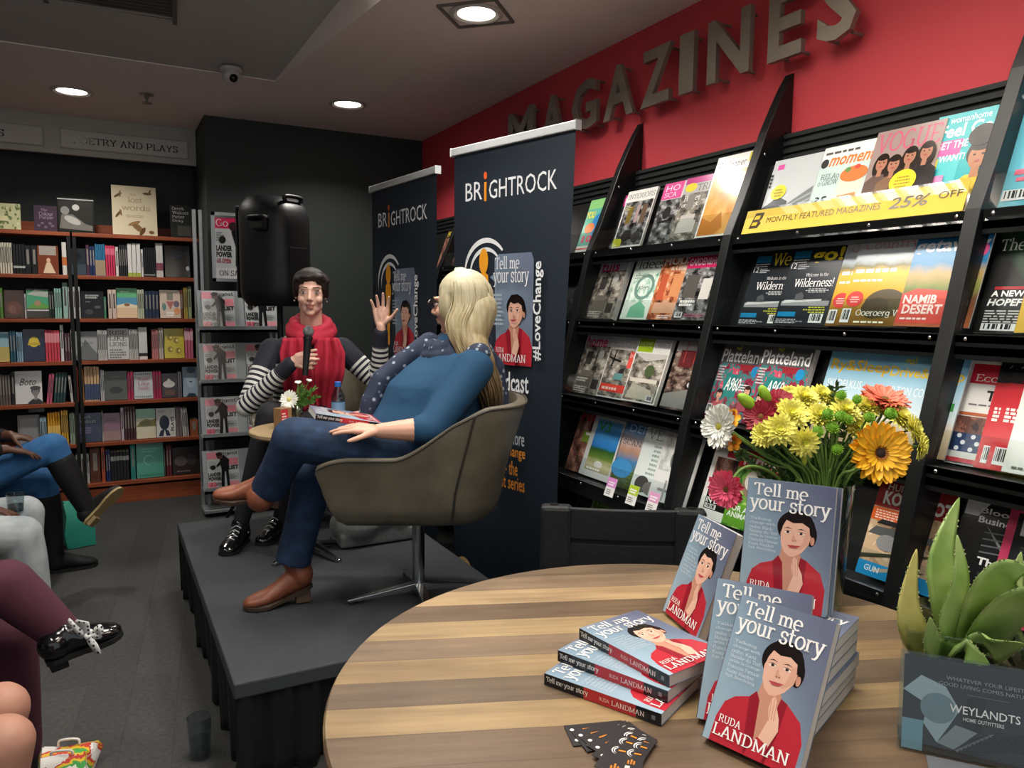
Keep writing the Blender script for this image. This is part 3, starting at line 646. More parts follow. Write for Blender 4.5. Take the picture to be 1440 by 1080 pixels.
@des('fourwomen')
def _(S):
    S.rect(0, 0, 1, 1, '9a8781'); S.text('VOGUE', .04, .74, .97, .97, 'c9607c', 'serif')
    for u, v, t in ((.2, .62, '5f4a42'), (.4, .58, '7c5c42'), (.62, .64, '35251f'), (.85, .66, '1d1718')): bust(S, u, v, .1, 'a8765f', '20150f', t, 1.3, True)
    S.oval(.62, .36, .19, .13, 'e3cf2c'); S.lines(.5, .29, .74, .43, 4, '8f8020', align='c')
@des('feelgood')
def _(S):
    S.rect(0, 0, 1, 1, '2ba7ae'); S.text('womanhome', .18, .9, .7, .97, 'e8f6f4'); S.text('Feel Good', .08, .75, .97, .89, 'f6f6f0', bold=.025); S.rect(0, .3, .45, .6, '4fbabf'); S.rect(.04, .56, .42, .72, 'd9559a'); S.text('GET THE', .08, .63, .5, .71, 'f6e0ee', bold=.02); S.text('I WANT!', .12, .5, .5, .57, 'f2f2f2', bold=.02); S.rect(.0, .44, .16, .54, 'd9c23a')
    bust(S, .68, .52, .15, 'a8704e', '1a1210', 'e3bc3c'); S.oval(.66, .72, .17, .11, '191110'); S.lines(.08, .08, .5, .2, 3, 'e6f4f4'); S.rect(.05, .24, .3, .36, 'd98ab8')
def goweg(S, w):
    S.rect(0, 0, 1, 1, '23282d'); S.rect(.05, .24, .95, .3, '8d9092'); S.poly([(.05, .27), (.8, .3), (.8, .32), (.1, .31)], 'c9cac8'); S.text(w, .4, .74, .97, .96, 'e6cf3a', 'serif' if w == 'Weg!' else 'sans', bold=.03)
    S.rect(.04, .84, .36, .93, '1f6f96'); S.lines(.05, .78, .36, .84, 2, 'c9ccce'); S.text('12', .04, .71, .15, .78, 'f0f0f0'); S.lines(.18, .7, .4, .77, 3, 'c9ccce'); S.text('Welkom in die' if w == 'Weg!' else 'Welcome to the', .38, .6, .8, .645, 'e8e8e8', 'serif', thick=.08); S.text('Wildernis!' if w == 'Weg!' else 'Wilderness!', .2, .47, .93, .58, 'f2f2f2', 'serif')
    S.lines(.45, .4, .9, .46, 3, 'b5b8ba', align='c'); S.poly([(.3, .31), (.3, .38), (.4, .41), (.46, .36), (.46, .31)], '4b4f52'); S.lines(.5, .15, .92, .24, 3, 'b9bb4a', align='r'); S.rect(.05, .1, .4, .16, '1f7fb0'); S.lines(.05, .02, .6, .08, 3, 'c0c3c5'); barcode(S, .68, .03, .24, .11)
DES['weg'] = lambda S: goweg(S, 'Weg!')
DES['go'] = lambda S: goweg(S, 'go!')
@des('field')
def _(S):
    S.rect(0, 0, 1, 1, PH['field']); S.text('Country', .1, .84, .9, .97, 'd98a9c', 'serif', thick=.06); S.lines(.05, .6, .95, .66, 1, 'f2f0e6', fill=.7); S.lines(.05, .5, .7, .55, 1, 'f2f0e6'); S.oval(.62, .25, .3, .16, '4a3f22'); S.oval(.5, .2, .2, .12, '3a3018'); S.oval(.16, .3, .13, .09, 'c93a36'); S.lines(.08, .26, .24, .34, 3, 'efc9c0', align='c'); S.text('Overberg We', .24, .09, .96, .18, 'f3efe2', 'serif', thick=.08); S.lines(.24, .03, .9, .07, 1, 'f0ead0'); barcode(S, .02, .03, .14, .16)
@des('getaway')
def _(S):
    S.rect(0, 0, 1, 1, PH['coast']); S.rect(0, .92, 1, 1, '1c5f92'); S.lines(.1, .94, .98, .98, 1, 'e8d84a', fill=.8); S.text('getaway', -.0, .74, .99, .91, 'f2f6f8', bold=.03, shear=.1); S.poly([(0, .03), (.0, .34), (.2, .4), (.72, .36), (.86, .22), (.7, .03)], 'cf4a3f'); S.text('NAMIB', .04, .24, .5, .33, 'f3dcd6', bold=.03); S.text('DESERT', .06, .13, .6, .23, 'f3dcd6', bold=.03); S.lines(.06, .07, .6, .11, 1, 'f3dcd6'); S.oval(.9, .78, .09, .07, 'd65a8c')
@des('platte')
def _(S):
    S.rect(0, 0, 1, 1, PH['pink']); S.rect(0, .74, 1, 1, '5d5f60'); S.text('Platteland', .03, .76, .97, .93, 'f0efee', bold=.015); S.text('go!', .3, .9, .42, .98, 'c9d23a', bold=.03); S.rect(.5, .66, .9, .74, '9a2f38'); S.oval(.85, .66, .08, .07, '2a8fc6'); S.rect(.24, .3, .56, .6, '2e7f7c'); S.text('A960', .28, .38, .62, .56, 'f3f3f3', shear=.3, bold=.01); S.lines(.04, .5, .2, .72, 6, 'd0d0d0'); S.lines(.62, .4, .9, .5, 3, 'e8e8e8')
    bust(S, .22, .32, .07, 'd6a48c', '3a2420', 'b85a62'); bust(S, .82, .4, .07, 'd6a48c', '3a2420', 'a5485a'); S.oval(.38, .14, .16, .06, 'd9d6cf'); barcode(S, .03, .04, .12, .14)
@des('sleep')
def _(S): S.rect(0, 0, 1, 1, PH['sea']); S.text('Ry&Sleep', .05, .74, .95, .9, 'e9c23c', 'sans', bold=.02); S.text('SKEDELKUS', .06, .58, .6, .67, 'f0f4f5'); S.lines(.06, .52, .5, .56, 1, 'e8f0f2'); S.rect(.68, .5, .93, .58, '3f8f4a'); S.lines(.7, .52, .9, .56, 1, 'e8f4e0')
@des('camp')
def _(S): S.rect(0, 0, 1, 1, PH['sea']); S.text('go!', .18, .86, .34, .97, 'd9d24a', bold=.03); S.text('Drive&Camp', .02, .72, .98, .86, 'e9c23c', 'sans', bold=.02); S.text('HILTON COAST', .04, .56, .7, .65, 'f0f4f5'); S.lines(.06, .5, .5, .54, 1, 'e8f0f2'); S.rect(.76, .46, .95, .54, '3f8f4a')
@des('wildlife')
def _(S): S.rect(0, 0, 1, 1, 'e4e3df'); S.rect(.1, .12, .95, .8, PH['folk']); S.rect(.1, .12, .95, .36, '1d1b1b'); S.rect(.3, .82, .95, .98, 'c9273a'); S.text('WILDLIFE', .12, .28, .9, .35, 'f0f0ee', bold=.02); S.text('IN DEMAND', .12, .2, .9, .27, 'f0f0ee', bold=.02); barcode(S, .12, .13, .26, .06)
@des('farmer')
def _(S): S.rect(0, 0, 1, 1, PH['green']); S.rect(0, .74, 1, .96, 'c5262e'); S.text('Farmer', .1, .77, .9, .93, 'f3e3df', bold=.03); S.rect(0, .02, 1, .3, '5f9a2c'); S.text('FOR ALL', .06, .2, .6, .27, 'f0f4e8', bold=.02); S.text('ANIMALS', .06, .12, .6, .19, 'f0f4e8', bold=.02); S.oval(.5, .55, .3, .18, '8c7a66'); S.oval(.36, .6, .12, .12, 'd6d0c6')
@des('garden2')
def _(S): S.rect(0, 0, 1, 1, PH['green']); S.rect(0, .82, 1, 1, 'dfe3d6'); S.text('Garden', .1, .84, .9, .97, '3a6a2e', 'serif')
@des('hunter')
def _(S):
    S.rect(0, 0, 1, 1, PH['gun']); S.rect(0, .7, 1, .97, '9c2f2e'); S.text('HUNTER', .12, .88, .6, .95, 'f0ece6', bold=.02); S.text('KOLSKOOT', .1, .73, .99, .87, 'f4f2ee', bold=.04); S.rect(0, .56, .5, .69, 'd9622c'); S.lines(.05, .58, .45, .68, 4, 'f6dcc8')
    S.poly([(.02, .42), (.1, .5), (.95, .52), (.99, .47), (.5, .42)], '575a5c'); S.poly([(.1, .53), (.16, .58), (.75, .57), (.75, .54)], '2a2b2c'); S.oval(.3, .36, .14, .08, '8b8d8e'); S.oval(.64, .38, .16, .05, 'a9a8a4'); S.poly([(0, .2), (.9, .36), (.9, .34), (0, .16)], '3a3d30'); S.rect(0, 0, 1, .14, '2492cf'); S.poly([(.2, .08), (.85, .22), (.85, .19), (.24, .05)], 'b9a890'); S.text('GUN', .1, .05, .3, .11, 'eaf4fa', bold=.02)
@des('kids')
def _(S):
    S.rect(0, 0, 1, 1, '63b6c9'); S.oval(.3, .8, .16, .06, 'eef4f2'); S.oval(.2, .77, .1, .05, 'eef4f2'); S.oval(.72, .84, .1, .04, 'eef4f2'); S.text('THE', .45, .68, .8, .74, 'd9485c', bold=.03); S.text('TOP 5', .48, .6, .95, .67, 'd9485c', bold=.03); S.lines(.3, .46, .7, .54, 2, '2a5f9a', fill=.7); S.text('TIMES', .3, .4, .6, .45, '1f4f8f', bold=.02)
    S.rect(.12, .24, .7, .28, 'd9607c'); S.rect(.15, .19, .6, .22, 'd9607c'); S.oval(.85, .3, .16, .05, 'eef4f2'); barcode(S, .06, .05, .28, .08); S.text('!', .8, .04, .86, .12, '1f3f6f', bold=.04)
@des('thinker')
def _(S): S.rect(0, 0, 1, 1, PH['flag']); S.text('The Thinker', .05, .8, 1.0, .93, 'eceae6', 'serif'); S.rect(.12, .42, .72, .45, 'a02c34'); S.text('A NEW DAWN,', .1, .34, .9, .41, 'f0efec', bold=.03); S.text('HOPEFULLY?', .08, .26, .82, .33, 'f0efec', bold=.03, shear=.15); S.lines(.08, .1, .9, .23, 5, 'c9c7c4'); barcode(S, .08, .02, .4, .07)
@des('yellow')
def _(S): S.rect(0, 0, 1, 1, 'd9b048'); S.rect(0, .7, 1, 1, 'c99a34'); S.text('Forbes', .1, .78, .9, .93, '3a2a1a', 'serif'); bust(S, .55, .46, .16, '8a5a40', '1a1210', '44403c')
@des('economist')
def _(S):
    S.rect(0, 0, 1, 1, 'e6e4df'); S.rect(.04, .78, .92, .97, 'd0263a'); S.text('The', .4, .88, .6, .95, 'f4ece8', 'serif'); S.text('Economist', .1, .8, .9, .87, 'f4ece8', 'serif'); S.text('The next', .28, .62, .95, .72, '1c1c1c', bold=.03); S.lines(.1, .57, .8, .6, 1, '777777'); S.rect(.02, .47, .7, .5, 'b5603c'); S.rect(0, .3, .9, .46, PH['folk'])
    S.rect(0, .12, .95, .3, '2d3f68')
    for i in range(5):
        for j in range(3): S.oval(.1+.17*i+.06*(j % 2), .15+.06*j, .03, .022, 'e6e6ea', 8)
    S.rect(0, .06, .95, .12, 'd9d6d2'); S.rect(0, .02, .95, .06, 'c23a48')
@des('newsred')
def _(S): S.rect(0, 0, 1, 1, 'c42a35'); S.rect(0, .8, 1, 1, '1d1a1c'); S.text('American', .1, .94, .6, .98, 'c9c6c4'); S.text('Newsweek', .15, .8, 1, .92, 'd6232f', 'serif'); S.text('T', .3, .7, .55, .79, 'f1e9e4', 'serif'); S.lines(.06, .44, .6, .58, 4, 'f0e4e0', fill=.7); barcode(S, .06, .05, .16, .16)
@des('spectate')
def _(S):
    S.rect(0, 0, 1, 1, 'e3e4df'); S.text('Sp', .08, .78, .6, .94, 'b5606c', 'serif'); S.text('Th', .3, .62, .8, .73, '55585a', 'serif')
    for u, v, r in ((.4, .42, .3), (.7, .3, .4), (.55, .52, -.5), (.8, .5, .6)): S.oval(u, v, .2, .09, '2f5a38', rot=r)
    for u, v in ((.3, .28), (.6, .2), (.75, .4)): S.oval(u, v, .1, .07, 'bf3034')
    S.lines(.1, .04, .5, .08, 1, '666666')
@des('bloom')
def _(S):
    S.rect(0, 0, 1, 1, '151617'); S.rect(0, .82, 1, 1, '26282a'); S.poly([(.02, .84), (.02, .99), (.3, .99), (.18, .84)], 'd0d2d2'); S.text('Bloomberg', .2, .86, .98, .93, 'e4e4e2', bold=.02); S.text('Businessweek', .2, .79, 1, .85, 'e4e4e2', bold=.02); S.poly([(.3, .78), (.62, .55), (.8, .4), (.74, .4), (.5, .6)], '8f9496')
    for k in range(4): S.poly([(.3, .72-.06*k), (.9, .76-.06*k), (.9, .75-.06*k), (.3, .705-.06*k)], '6a6e70')
    S.text('The New', .3, .42, .95, .49, 'efefed', bold=.03); S.rect(.3, .1, .95, .36, PH['dark']); S.oval(.6, .2, .25, .1, '5f7a8a')
@des('pot')
def _(S): S.rect(0, 0, 1, 1, 'c23f63'); S.rect(.1, .04, 1, .95, '26262a'); S.rect(.16, .76, .36, .9, 'b9b9b8'); S.text('ENG', .44, .74, .75, .82, 'd6d6d4', bold=.03); S.text('POT', .25, .44, .8, .56, 'd6d6d2', 'serif'); S.text('SOLI', .28, .3, .85, .42, 'd6d6d2', 'serif'); S.lines(.2, .6, .8, .68, 3, '4a4a4e')
@des('teen')
def _(S): S.rect(0, 0, 1, 1, '5fae9a'); S.rect(0, .82, 1, 1, '86c27a'); S.text('YOU', .0, .64, .36, .78, 'e6d42c', bold=.03); S.oval(.62, .5, .3, .22, '2f7fb8'); S.oval(.3, .45, .2, .1, 'd97a3c'); S.text('100', .12, .18, .78, .32, 'd8245c', bold=.04); S.rect(0, 0, 1, .12, 'e6e2dc'); S.rect(0, .05, 1, .08, 'd9603a')
@des('darkpink')
def _(S): S.rect(0, 0, 1, 1, PH['dark']); S.rect(0, .9, 1, 1, '3a7a72'); S.text('Love', .1, .68, .9, .82, 'e04a7c', bold=.04); S.text('it', .4, .52, .75, .66, 'efefef', bold=.03); bust(S, .5, .3, .12, 'c9967c', '2a1a14', '5a2a34')
@des('browncov')
def _(S): S.rect(0, 0, 1, 1, PH['folk']); S.rect(0, .8, 1, 1, '3a2a24'); S.text('FOOD', .1, .83, .9, .97, 'd9c23a', bold=.03)

# ------------------------------------------------------------------ magazine racks
ROWX = [1.968, 1.888, 1.803, 1.738, 1.715]
ROWZ = [1.706, 1.392, 1.066, .730, .395]
TILT = math.radians(20)
EYM = Vector((math.sin(TILT), 0, math.cos(TILT))); EXM = Vector((0, -1, 0)); EZM = EXM.cross(EYM)
PART = [4.64, 3.77, 2.905, 2.035, 1.17, .30]
LIP_M = glass('clear_acrylic', 'f4f8f8', .03, .10)
fin = [(2.236, 2.30), (2.20, 2.245), (2.163, 2.176), (2.115, 2.08), (2.076, 1.98), (2.015, 1.83), (1.960, 1.71), (1.880, 1.39), (1.795, 1.07), (1.722, .73), (1.70, .62), (1.70, .0), (2.205, .0), (2.205, 2.085), (2.238, 2.085), (2.238, 2.296)]
RL = ['behind the banners, farthest along the red wall', 'just past the front banner, half hidden', 'with home magazines, right of the front banner', 'with the yellow sale strip, behind the bouquet', 'at the right edge, behind the aloe']
def fin_part(t, y):
    a = [(x, y-.02, z) for x, z in fin]; b = [(x, y+.02, z) for x, z in fin]
    mb = MB(); mb.rings([a, b], BLACK_M); o = mb.build('divider', t, world=True, bevel=.004, fix=True)
    MB().ell((2.11, y-.02, 2.0), (.006, .003, .006), mat('9a9a98', .3, .9), u=8, w=6).build('screw_cap', o, world=False).location = (0, 0, 0)
    return o
for ci in range(5):
    y1, y0 = PART[ci], PART[ci+1]
    t = thing('magazine_rack', 'black tiered magazine rack bay '+RL[ci], 'magazine rack', ((1.95), (y0+y1)/2, 0), 'magazine rack bays')
    fin_part(t, y1-0.0)
    if ci == 4: fin_part(t, y0)
    for r in range(5):
        xf, zf = ROWX[r], ROWZ[r]; a, b = y0+.022, y1-.022
        m = MB(); m.bbox((xf, a, zf-.05), (2.205, b, zf-.03), BLACK_M); m.bbox((xf, a, zf-.062), (xf+.012, b, zf), BLACK_M); m.bbox((xf, a, zf-.02), (xf+.075, b, zf-.002), BLACK_M)
        o = m.build('shelf', t, world=True)
        q = MB(); p0 = Vector((xf+.075, b, zf-.002)); L = .275
        q.add([p0, p0+EXM*(b-a), p0+EXM*(b-a)+EYM*L, p0+EYM*L, p0-EZM*.012, p0+EXM*(b-a)-EZM*.012, p0+EXM*(b-a)+EYM*L-EZM*.012, p0+EYM*L-EZM*.012], [(0, 1, 2, 3), (4, 7, 6, 5), (0, 4, 5, 1), (2, 6, 7, 3), (1, 5, 6, 2), (0, 3, 7, 4)], BLACK_M)
        q.build('back_rest', t, world=True)
        p0 = Vector((xf-.002, b-.004, zf-.03)); w_ = b-a-.008; h = .125; q = MB()
        EYL = Vector((math.sin(.297), 0, math.cos(.297))); q.add([p0, p0+EXM*w_, p0+EXM*w_+EYL*h, p0+EYL*h], [(0, 1, 2, 3)], LIP_M)
        lp = q.build('clear_lip', t, world=True); sm = lp.modifiers.new('thick', 'SOLIDIFY'); sm.thickness = .003; lp['label'] = 'clear acrylic lip'
        nr = 4 if r < 4 else 3
        for k in range(nr):
            MB().ell(p0+EXM*(.02+(w_-.04)*k/(nr-1))+EYM*.018+EZM*.003, (.0045, .006, .006), mat('c9cac9', .2, 1), u=8, w=6).build('rivet', o, world=False)
    # children of parts keep world coordinates: their parent part sits at the rack's base
for o in bpy.data.objects:
    if o.name.startswith(('rivet', 'screw_cap')) and o.parent: o.matrix_parent_inverse = Matrix.Identity(4); o.location = (0, 0, 0)

PAGE_M = mat('d5d2ca', .7, noise=.12, nscale=3, stretch=(1, 1, 400))
def magazine(des_, row, pxl, label, w=.206, h=.272, th=.005, layer=0, copies=0, py=None, grp=None, lean=0.0, yaw=0):
    xf, zf = ROWX[row], ROWZ[row]
    if py is None: py = [340, 452, 570, 680, 800][row]
    y = px(pxl, py, 0, xf+.03)[1]
    base = Vector((xf+.072, y, zf+.001))
    def one(off, cover, lab, g):
        M_ = frame(base+EZM*(.001+off)+EXM*0, EXM, EYM)
        if yaw: M_ = M_ @ Matrix.Rotation(yaw, 4, 'Z')
        o = MB().bbox((0, 0, 0), (w, h, th-.0006), PAGE_M).build('magazine', mtx=M_)
        tag(o, lab, 'magazine', g)
        c = MB(); S = Sheet(c, w, h, (0, 0, th-.0003), dz=.00016)
        if cover: DES[des_](S)
        else: S.rect(0, 0, 1, 1, 'b9b7b2')
        c.add([(0, 0, -.0003), (0, 0, th-.0003), (0, h, th-.0003), (0, h, -.0003)], [(0, 1, 2, 3)], mat('a9a7a2', .5))
        c.build('cover', o); return o
    off = layer*.0062
    for k in range(copies): one(off+k*(th+.0006), k == copies, 'spare copy hidden behind the '+' '.join(label.split()[:9]).rstrip(','), 'spare copies behind the front magazines')
    return one(off+copies*(th+.0006), True, label, grp)
G = 'magazines in the wall rack'
MAGS = [
 # top row, bay with home magazines
 ('pinkedge', 0, 847, 'dark magazine with a pink band half hidden at the left of the top row', {}),
 ('interiors', 0, 853, 'white topped home magazine with a grey dining room photo and yellow sticker', dict(layer=1, copies=1)),
 ('sandl', 0, 903, 'grey magazine with a bright pink square in its corner', dict(layer=2)),
 ('country', 0, 934, 'magazine with a magenta top edge and yellow dot, beside the golden one', dict(layer=3)),
 ('wallpaper', 0, 972, 'tall magazine with a crumpled golden orange cover and white head', dict(layer=4, h=.33, w=.215)),
 ('tuis', 1, 818, 'room magazine with big pink title on a thick pile, second row', dict(copies=4)),
 ('idees', 1, 867, 'pale mint magazine with a leaf wreath', dict(layer=3, copies=1)),
 ('leisure', 1, 906, 'terracotta orange magazine with white title', dict(layer=5)),
 ('garden', 1, 943, 'grey room magazine with a pink title band near its top', dict(layer=6)),
 ('home', 2, 794, 'room magazine with big pink title at the left of the third row', dict(copies=1)),
 ('hgarden', 2, 832, 'white headed magazine with a red banner across its foot', dict(layer=2, copies=1)),
 ('owner', 2, 872, 'white magazine with a lime green title square, third row', dict(layer=4, copies=2)),
 ('duskhouse', 2, 925, 'dark magazine showing a house and deck at dusk', dict(layer=5, w=.215)),
 ('redho', 3, 785, 'brown magazine with red letters beside the front banner', dict(copies=1)),
 ('vframe', 3, 806, 'white framed magazine with a green hill under blue sky', dict(layer=2, w=.215)),
 ('scandi', 3, 850, 'blue magazine with a coastal village, fourth row', dict(layer=3)),
 ('veranda', 3, 880, 'pale greenish white magazine with tall thin capitals', dict(layer=4)),
 ('palestill', 3, 908, 'whitish magazine with a still life of stems', dict(layer=5)),
 ('artdark', 4, 782, 'dark grey magazine behind the folding chair, leftmost of the lowest row', {}),
 ('homgreen', 4, 803, 'magazine with a green title square above the folding chair', dict(layer=1)),
 ('artdeco', 4, 830, 'pale grey magazine with black title above the folding chair', dict(layer=2)),
 ('gow', 4, 868, 'black magazine with white letters just above the folding chair', dict(layer=3)),
 ('browncov', 4, 905, 'brown food magazine above the folding chair', dict(layer=4)),
 # bay behind the bouquet
 ('building', 0, 1052, 'pale grey magazine with a building photo and yellow dot', dict(copies=2)),
 ('moment', 0, 1123, 'mint magazine with an orange title and a drawn red haired girl', dict(layer=3, copies=1)),
 ('fourwomen', 0, 1197, 'taupe magazine with four dark haired women and a yellow dot', dict(layer=4, copies=2, w=.215, h=.28)),
 ('feelgood', 0, 1277, 'turquoise magazine with a smiling woman in yellow', dict(layer=5, w=.215, h=.29)),
 ('weg', 1, 1024, 'dark navy magazine with yellow serif title, left end of the second row', {}),
 ('go', 1, 1080, 'dark navy magazine with a bold yellow three character title', dict(layer=1, copies=2)),
 ('field', 1, 1153, 'yellow field magazine partly covered by its twin', dict(layer=3, copies=0)),
 ('field', 1, 1175, 'yellow field magazine with a round tree, next to the desert one', dict(layer=4, copies=1, w=.215)),
 ('getaway', 1, 1256, 'blue and sand travel magazine with a red label at its foot', dict(layer=6)),
 ('platte', 2, 980, 'teal and pink magazine beside the rack divider, third row', dict(copies=1)),
 ('platte', 2, 1041, 'teal and pink magazine on a thick pile, second in the third row', dict(layer=2, copies=3)),
 ('sleep', 2, 1132, 'pale blue sea magazine with a yellow title, left one of two', dict(layer=3, w=.215)),
 ('camp', 2, 1219, 'pale blue sea magazine with a yellow title, right one of two', dict(layer=4, w=.215)),
 ('wildlife', 3, 969, 'white framed wildlife magazine left of the pink gerbera', {}),
 ('farmer', 3, 1006, 'green and red farming magazine behind the pink gerbera', dict(layer=1)),
 ('garden2', 3, 1070, 'green garden magazine hidden behind the bouquet', dict(layer=2)),
 ('hunter', 3, 1197, 'hunting magazine with a rifle on tan cloth, below the orange gerbera', dict(layer=3, py=793, w=.215)),
 ('gow', 4, 1192, 'black magazine low in the rack right of the vase', dict(py=860)),
 # right edge bay
 ('kids', 0, 1385, 'light blue cartoon cloud magazine at the right edge of the top row', dict(h=.37, w=.26, copies=1, py=300)),
 ('thinker', 1, 1357, 'black magazine with a flag and white headline', dict(copies=1, py=472)),
 ('yellow', 1, 1417, 'yellow magazine cut off by the right edge', dict(layer=2, py=472)),
 ('economist', 2, 1315, 'white magazine with a red title box and starry flag', dict(py=650)),
 ('newsred', 2, 1358, 'red magazine with black head, left of a twin pair', dict(layer=1, py=655)),
 ('newsred', 2, 1376, 'red magazine with black head, right of a twin pair', dict(layer=2, py=657)),
 ('spectate', 2, 1401, 'white magazine with green leaves and red fruit', dict(layer=3, py=662)),
 ('bloom', 3, 1308, 'black magazine with white headlines behind the tall aloe leaf', dict(py=830)),
 ('pot', 3, 1372, 'pink edged black wrapped magazine behind the aloe', dict(layer=1, py=840)),
 ('yellow', 4, 1400, 'orange magazine low behind the aloe at the right edge', dict(py=990)),
 # bays around the banners
 ('teen', 0, 801, 'green, blue and pink children magazine peeping out right of the front banner', dict(layer=1, w=.2)),
 ('darkpink', 1, 786, 'dark magazine with pink title peeping out right of the front banner', {}),
 ('darkpink', 2, 760, 'dark magazine behind the front banner', {}),
 ('browncov', 0, 606, 'brown food magazine seen in the gap between the two banners', dict(py=380)),
 ('browncov', 0, 628, 'brown food magazine partly behind the front banner', dict(layer=1, py=377)),
]
for d, r, x, lab, kw in MAGS: magazine(d, r, x, lab, grp=G, **kw)
# bay at floor level seen between the banners
for k, (c, nm) in enumerate((('c9a83a', 'yellow'), ('7a3a4c', 'maroon'), ('4a4f6a', 'slate blue'), ('8a5a78', 'mauve'))):
    M_ = frame(Vector((ROWX[4]+.09, 4.02-.05*k, ROWZ[4]-.34)), EXM, EYM)
    o = MB().bbox((0, 0, 0), (.2, .27, .008), PAGE_M).build('magazine', mtx=M_ @ Matrix.Translation((0, 0, .009*k))); tag(o, '%s magazine at floor level in the gap under the far banner' % nm, 'magazine', 'magazines at floor level')
    cm = MB(); S = Sheet(cm, .2, .27, (0, 0, .0083), dz=.0002); S.rect(0, 0, 1, 1, c); S.lines(.1, .5, .9, .8, 4, 'd9d0c8'); S.rect(.1, .1, .9, .4, PH['folk']); cm.build('cover', o)
# yellow sale strip behind the clear lip
xf, zf = ROWX[0], ROWZ[0]
ya, yb = px(1041, 322, 0, xf)[1], px(1352, 290, 0, xf)[1]
o = MB().bbox((0, 0, 0), (ya-yb, .085, .0012), mat('d8b62c', .4)).build('sale_strip', mtx=frame(Vector((xf+.006, ya, zf+.002)), EXM, EYM))
tag(o, 'yellow strip offering 25 percent off above the navy magazines', 'shelf strip')
c = MB(); S = Sheet(c, ya-yb, .085, (0, 0, .0012), dz=.0002); ink = '3d2f14'
S.poly([(.035, .2), (.055, .86), (.105, .86), (.1, .6), (.09, .5), (.1, .4), (.085, .2)], ink); S.poly([(.052, .58), (.06, .74), (.088, .74), (.084, .58)], 'd8b62c'); S.poly([(.047, .32), (.052, .46), (.08, .46), (.076, .32)], 'd8b62c')
S.text('MONTHLY FEATURED MAGAZINES', .13, .38, .68, .62, ink); S.text('25%', .715, .34, .87, .74, ink, bold=.012, shear=.2); S.text('OFF', .9, .5, .985, .74, ink)
c.build('lettering', o)
# price tags clipped on the fourth row
for k, (p, c, nm) in enumerate(((849, 'cf86c4', 'lilac'), (879, 'a8c23a', 'lime green'), (907, 'cf96bc', 'pink'))):
    xf, zf = ROWX[3], ROWZ[3]; y = px(p, 668+k*8, 0, xf-.01)[1]
    o = MB().bbox((0, 0, 0), (.058, .075, .0012), mat('d9dad8', .5)).build('price_tag', mtx=frame(Vector((xf-.008, y, zf-.02)), EXM, EYM))
    tag(o, '%s topped price tag on the clear lip of the fourth row' % nm, 'price tag', 'price tags on the rack')
    q = MB(); S = Sheet(q, .058, .075, (0, 0, .0012), dz=.0002); S.rect(0, .5, 1, 1, c); S.lines(.15, .12, .85, .42, 3, '6a6a6a'); S.lines(.15, .6, .85, .85, 2, 'f2eef0', fill=.6); q.build('print', o)
# ------------------------------------------------------------------ books in the bookcase
def fo(kind):
    def w(f): DES[kind] = f; return f
    return w
@fo('b_floral')
def _(S):
    S.rect(0, 0, 1, 1, 'c9c89c')
    rnd = random.Random(1)
    for _ in range(26): S.oval(rnd.uniform(.05, .95), rnd.uniform(.05, .95), .06, .05, rnd.choice(['7d8a58', 'a8a87a', 'd9d6b4', '6a7a50']), 8, rot=rnd.uniform(0, 3))
    S.rect(0, .3, .4, .5, 'dcd6a8')
@fo('b_purple')
def _(S):
    S.rect(0, 0, 1, 1, '4a3a48'); S.text('The', .3, .78, .6, .88, 'a890a4', 'serif'); S.text('Colour', .22, .6, .85, .76, 'a890a4', 'serif'); S.text('Purple', .22, .44, .85, .6, 'a890a4', 'serif')
    for u, v in ((.2, .2), (.5, .15), (.8, .2), (.35, .3), (.7, .3)): S.oval(u, v, .08, .05, '7a6478', 8)
@fo('b_bw')
def _(S): S.rect(0, 0, 1, 1, '262624'); S.rect(.0, .94, 1, .97, 'c9c9c6'); S.rect(.04, .05, .96, .88, '33332f'); S.oval(.5, .72, .1, .09, 'cfcfc8'); S.oval(.2, .62, .12, .12, '8f8f8a'); S.poly([(.04, .1), (.1, .5), (.4, .52), (.75, .25), (.95, .2), (.95, .05)], '77756f'); S.oval(.4, .34, .24, .1, 'b9b7b0', rot=-.4)
@fo('b_lost')
def _(S):
    S.rect(0, 0, 1, 1, 'dccfb0'); S.text('the', .4, .8, .55, .86, 'b39f78', 'serif'); S.text('lost', .36, .66, .68, .78, 'b39f78', 'serif'); S.text('words', .2, .5, .85, .62, 'b39f78', 'serif'); S.lines(.3, .36, .7, .42, 2, 'bda987', align='c')
    for u, v, r in ((.14, .8, .5), (.8, .86, 0), (.14, .42, .8)): S.oval(u, v, .1, .025, '6a5438', rot=r); S.oval(u+.05, v+.03, .07, .02, '8a6c4a', rot=r+1)
    S.oval(.55, .16, .16, .06, '8a6c48', rot=-.6); S.oval(.66, .08, .1, .04, '6a4a30', rot=.9); S.oval(.48, .24, .14, .03, 'a07a50', rot=.3); S.oval(.86, .07, .06, .03, '7a6040')
@fo('b_derek')
def _(S):
    S.rect(0, 0, 1, 1, '2a2c2c')
    for i, w in enumerate(('Derek', 'Walcott', 'Peter', 'Doig')): S.text(w, .08, .84-.13*i, .2+.09*len(w), .94-.13*i, 'b9b6ae', 'serif')
    S.rect(.3, .05, .9, .36, '4a4a42')
@fo('b_figure')
def _(S): S.rect(0, 0, 1, 1, '7a3f2a'); S.rect(.08, .66, .9, .98, 'a9a096'); S.poly([(.25, .03), (.42, .4), (.62, .4), (.85, .03)], 'dcc4a4'); S.oval(.52, .48, .1, .08, 'd9b494')
@fo('b_greyblue')
def _(S): S.rect(0, 0, 1, 1, '2c343a'); S.rect(0, 0, 1, .4, '3f4c54'); S.oval(.5, .7, .25, .12, '1f2529')
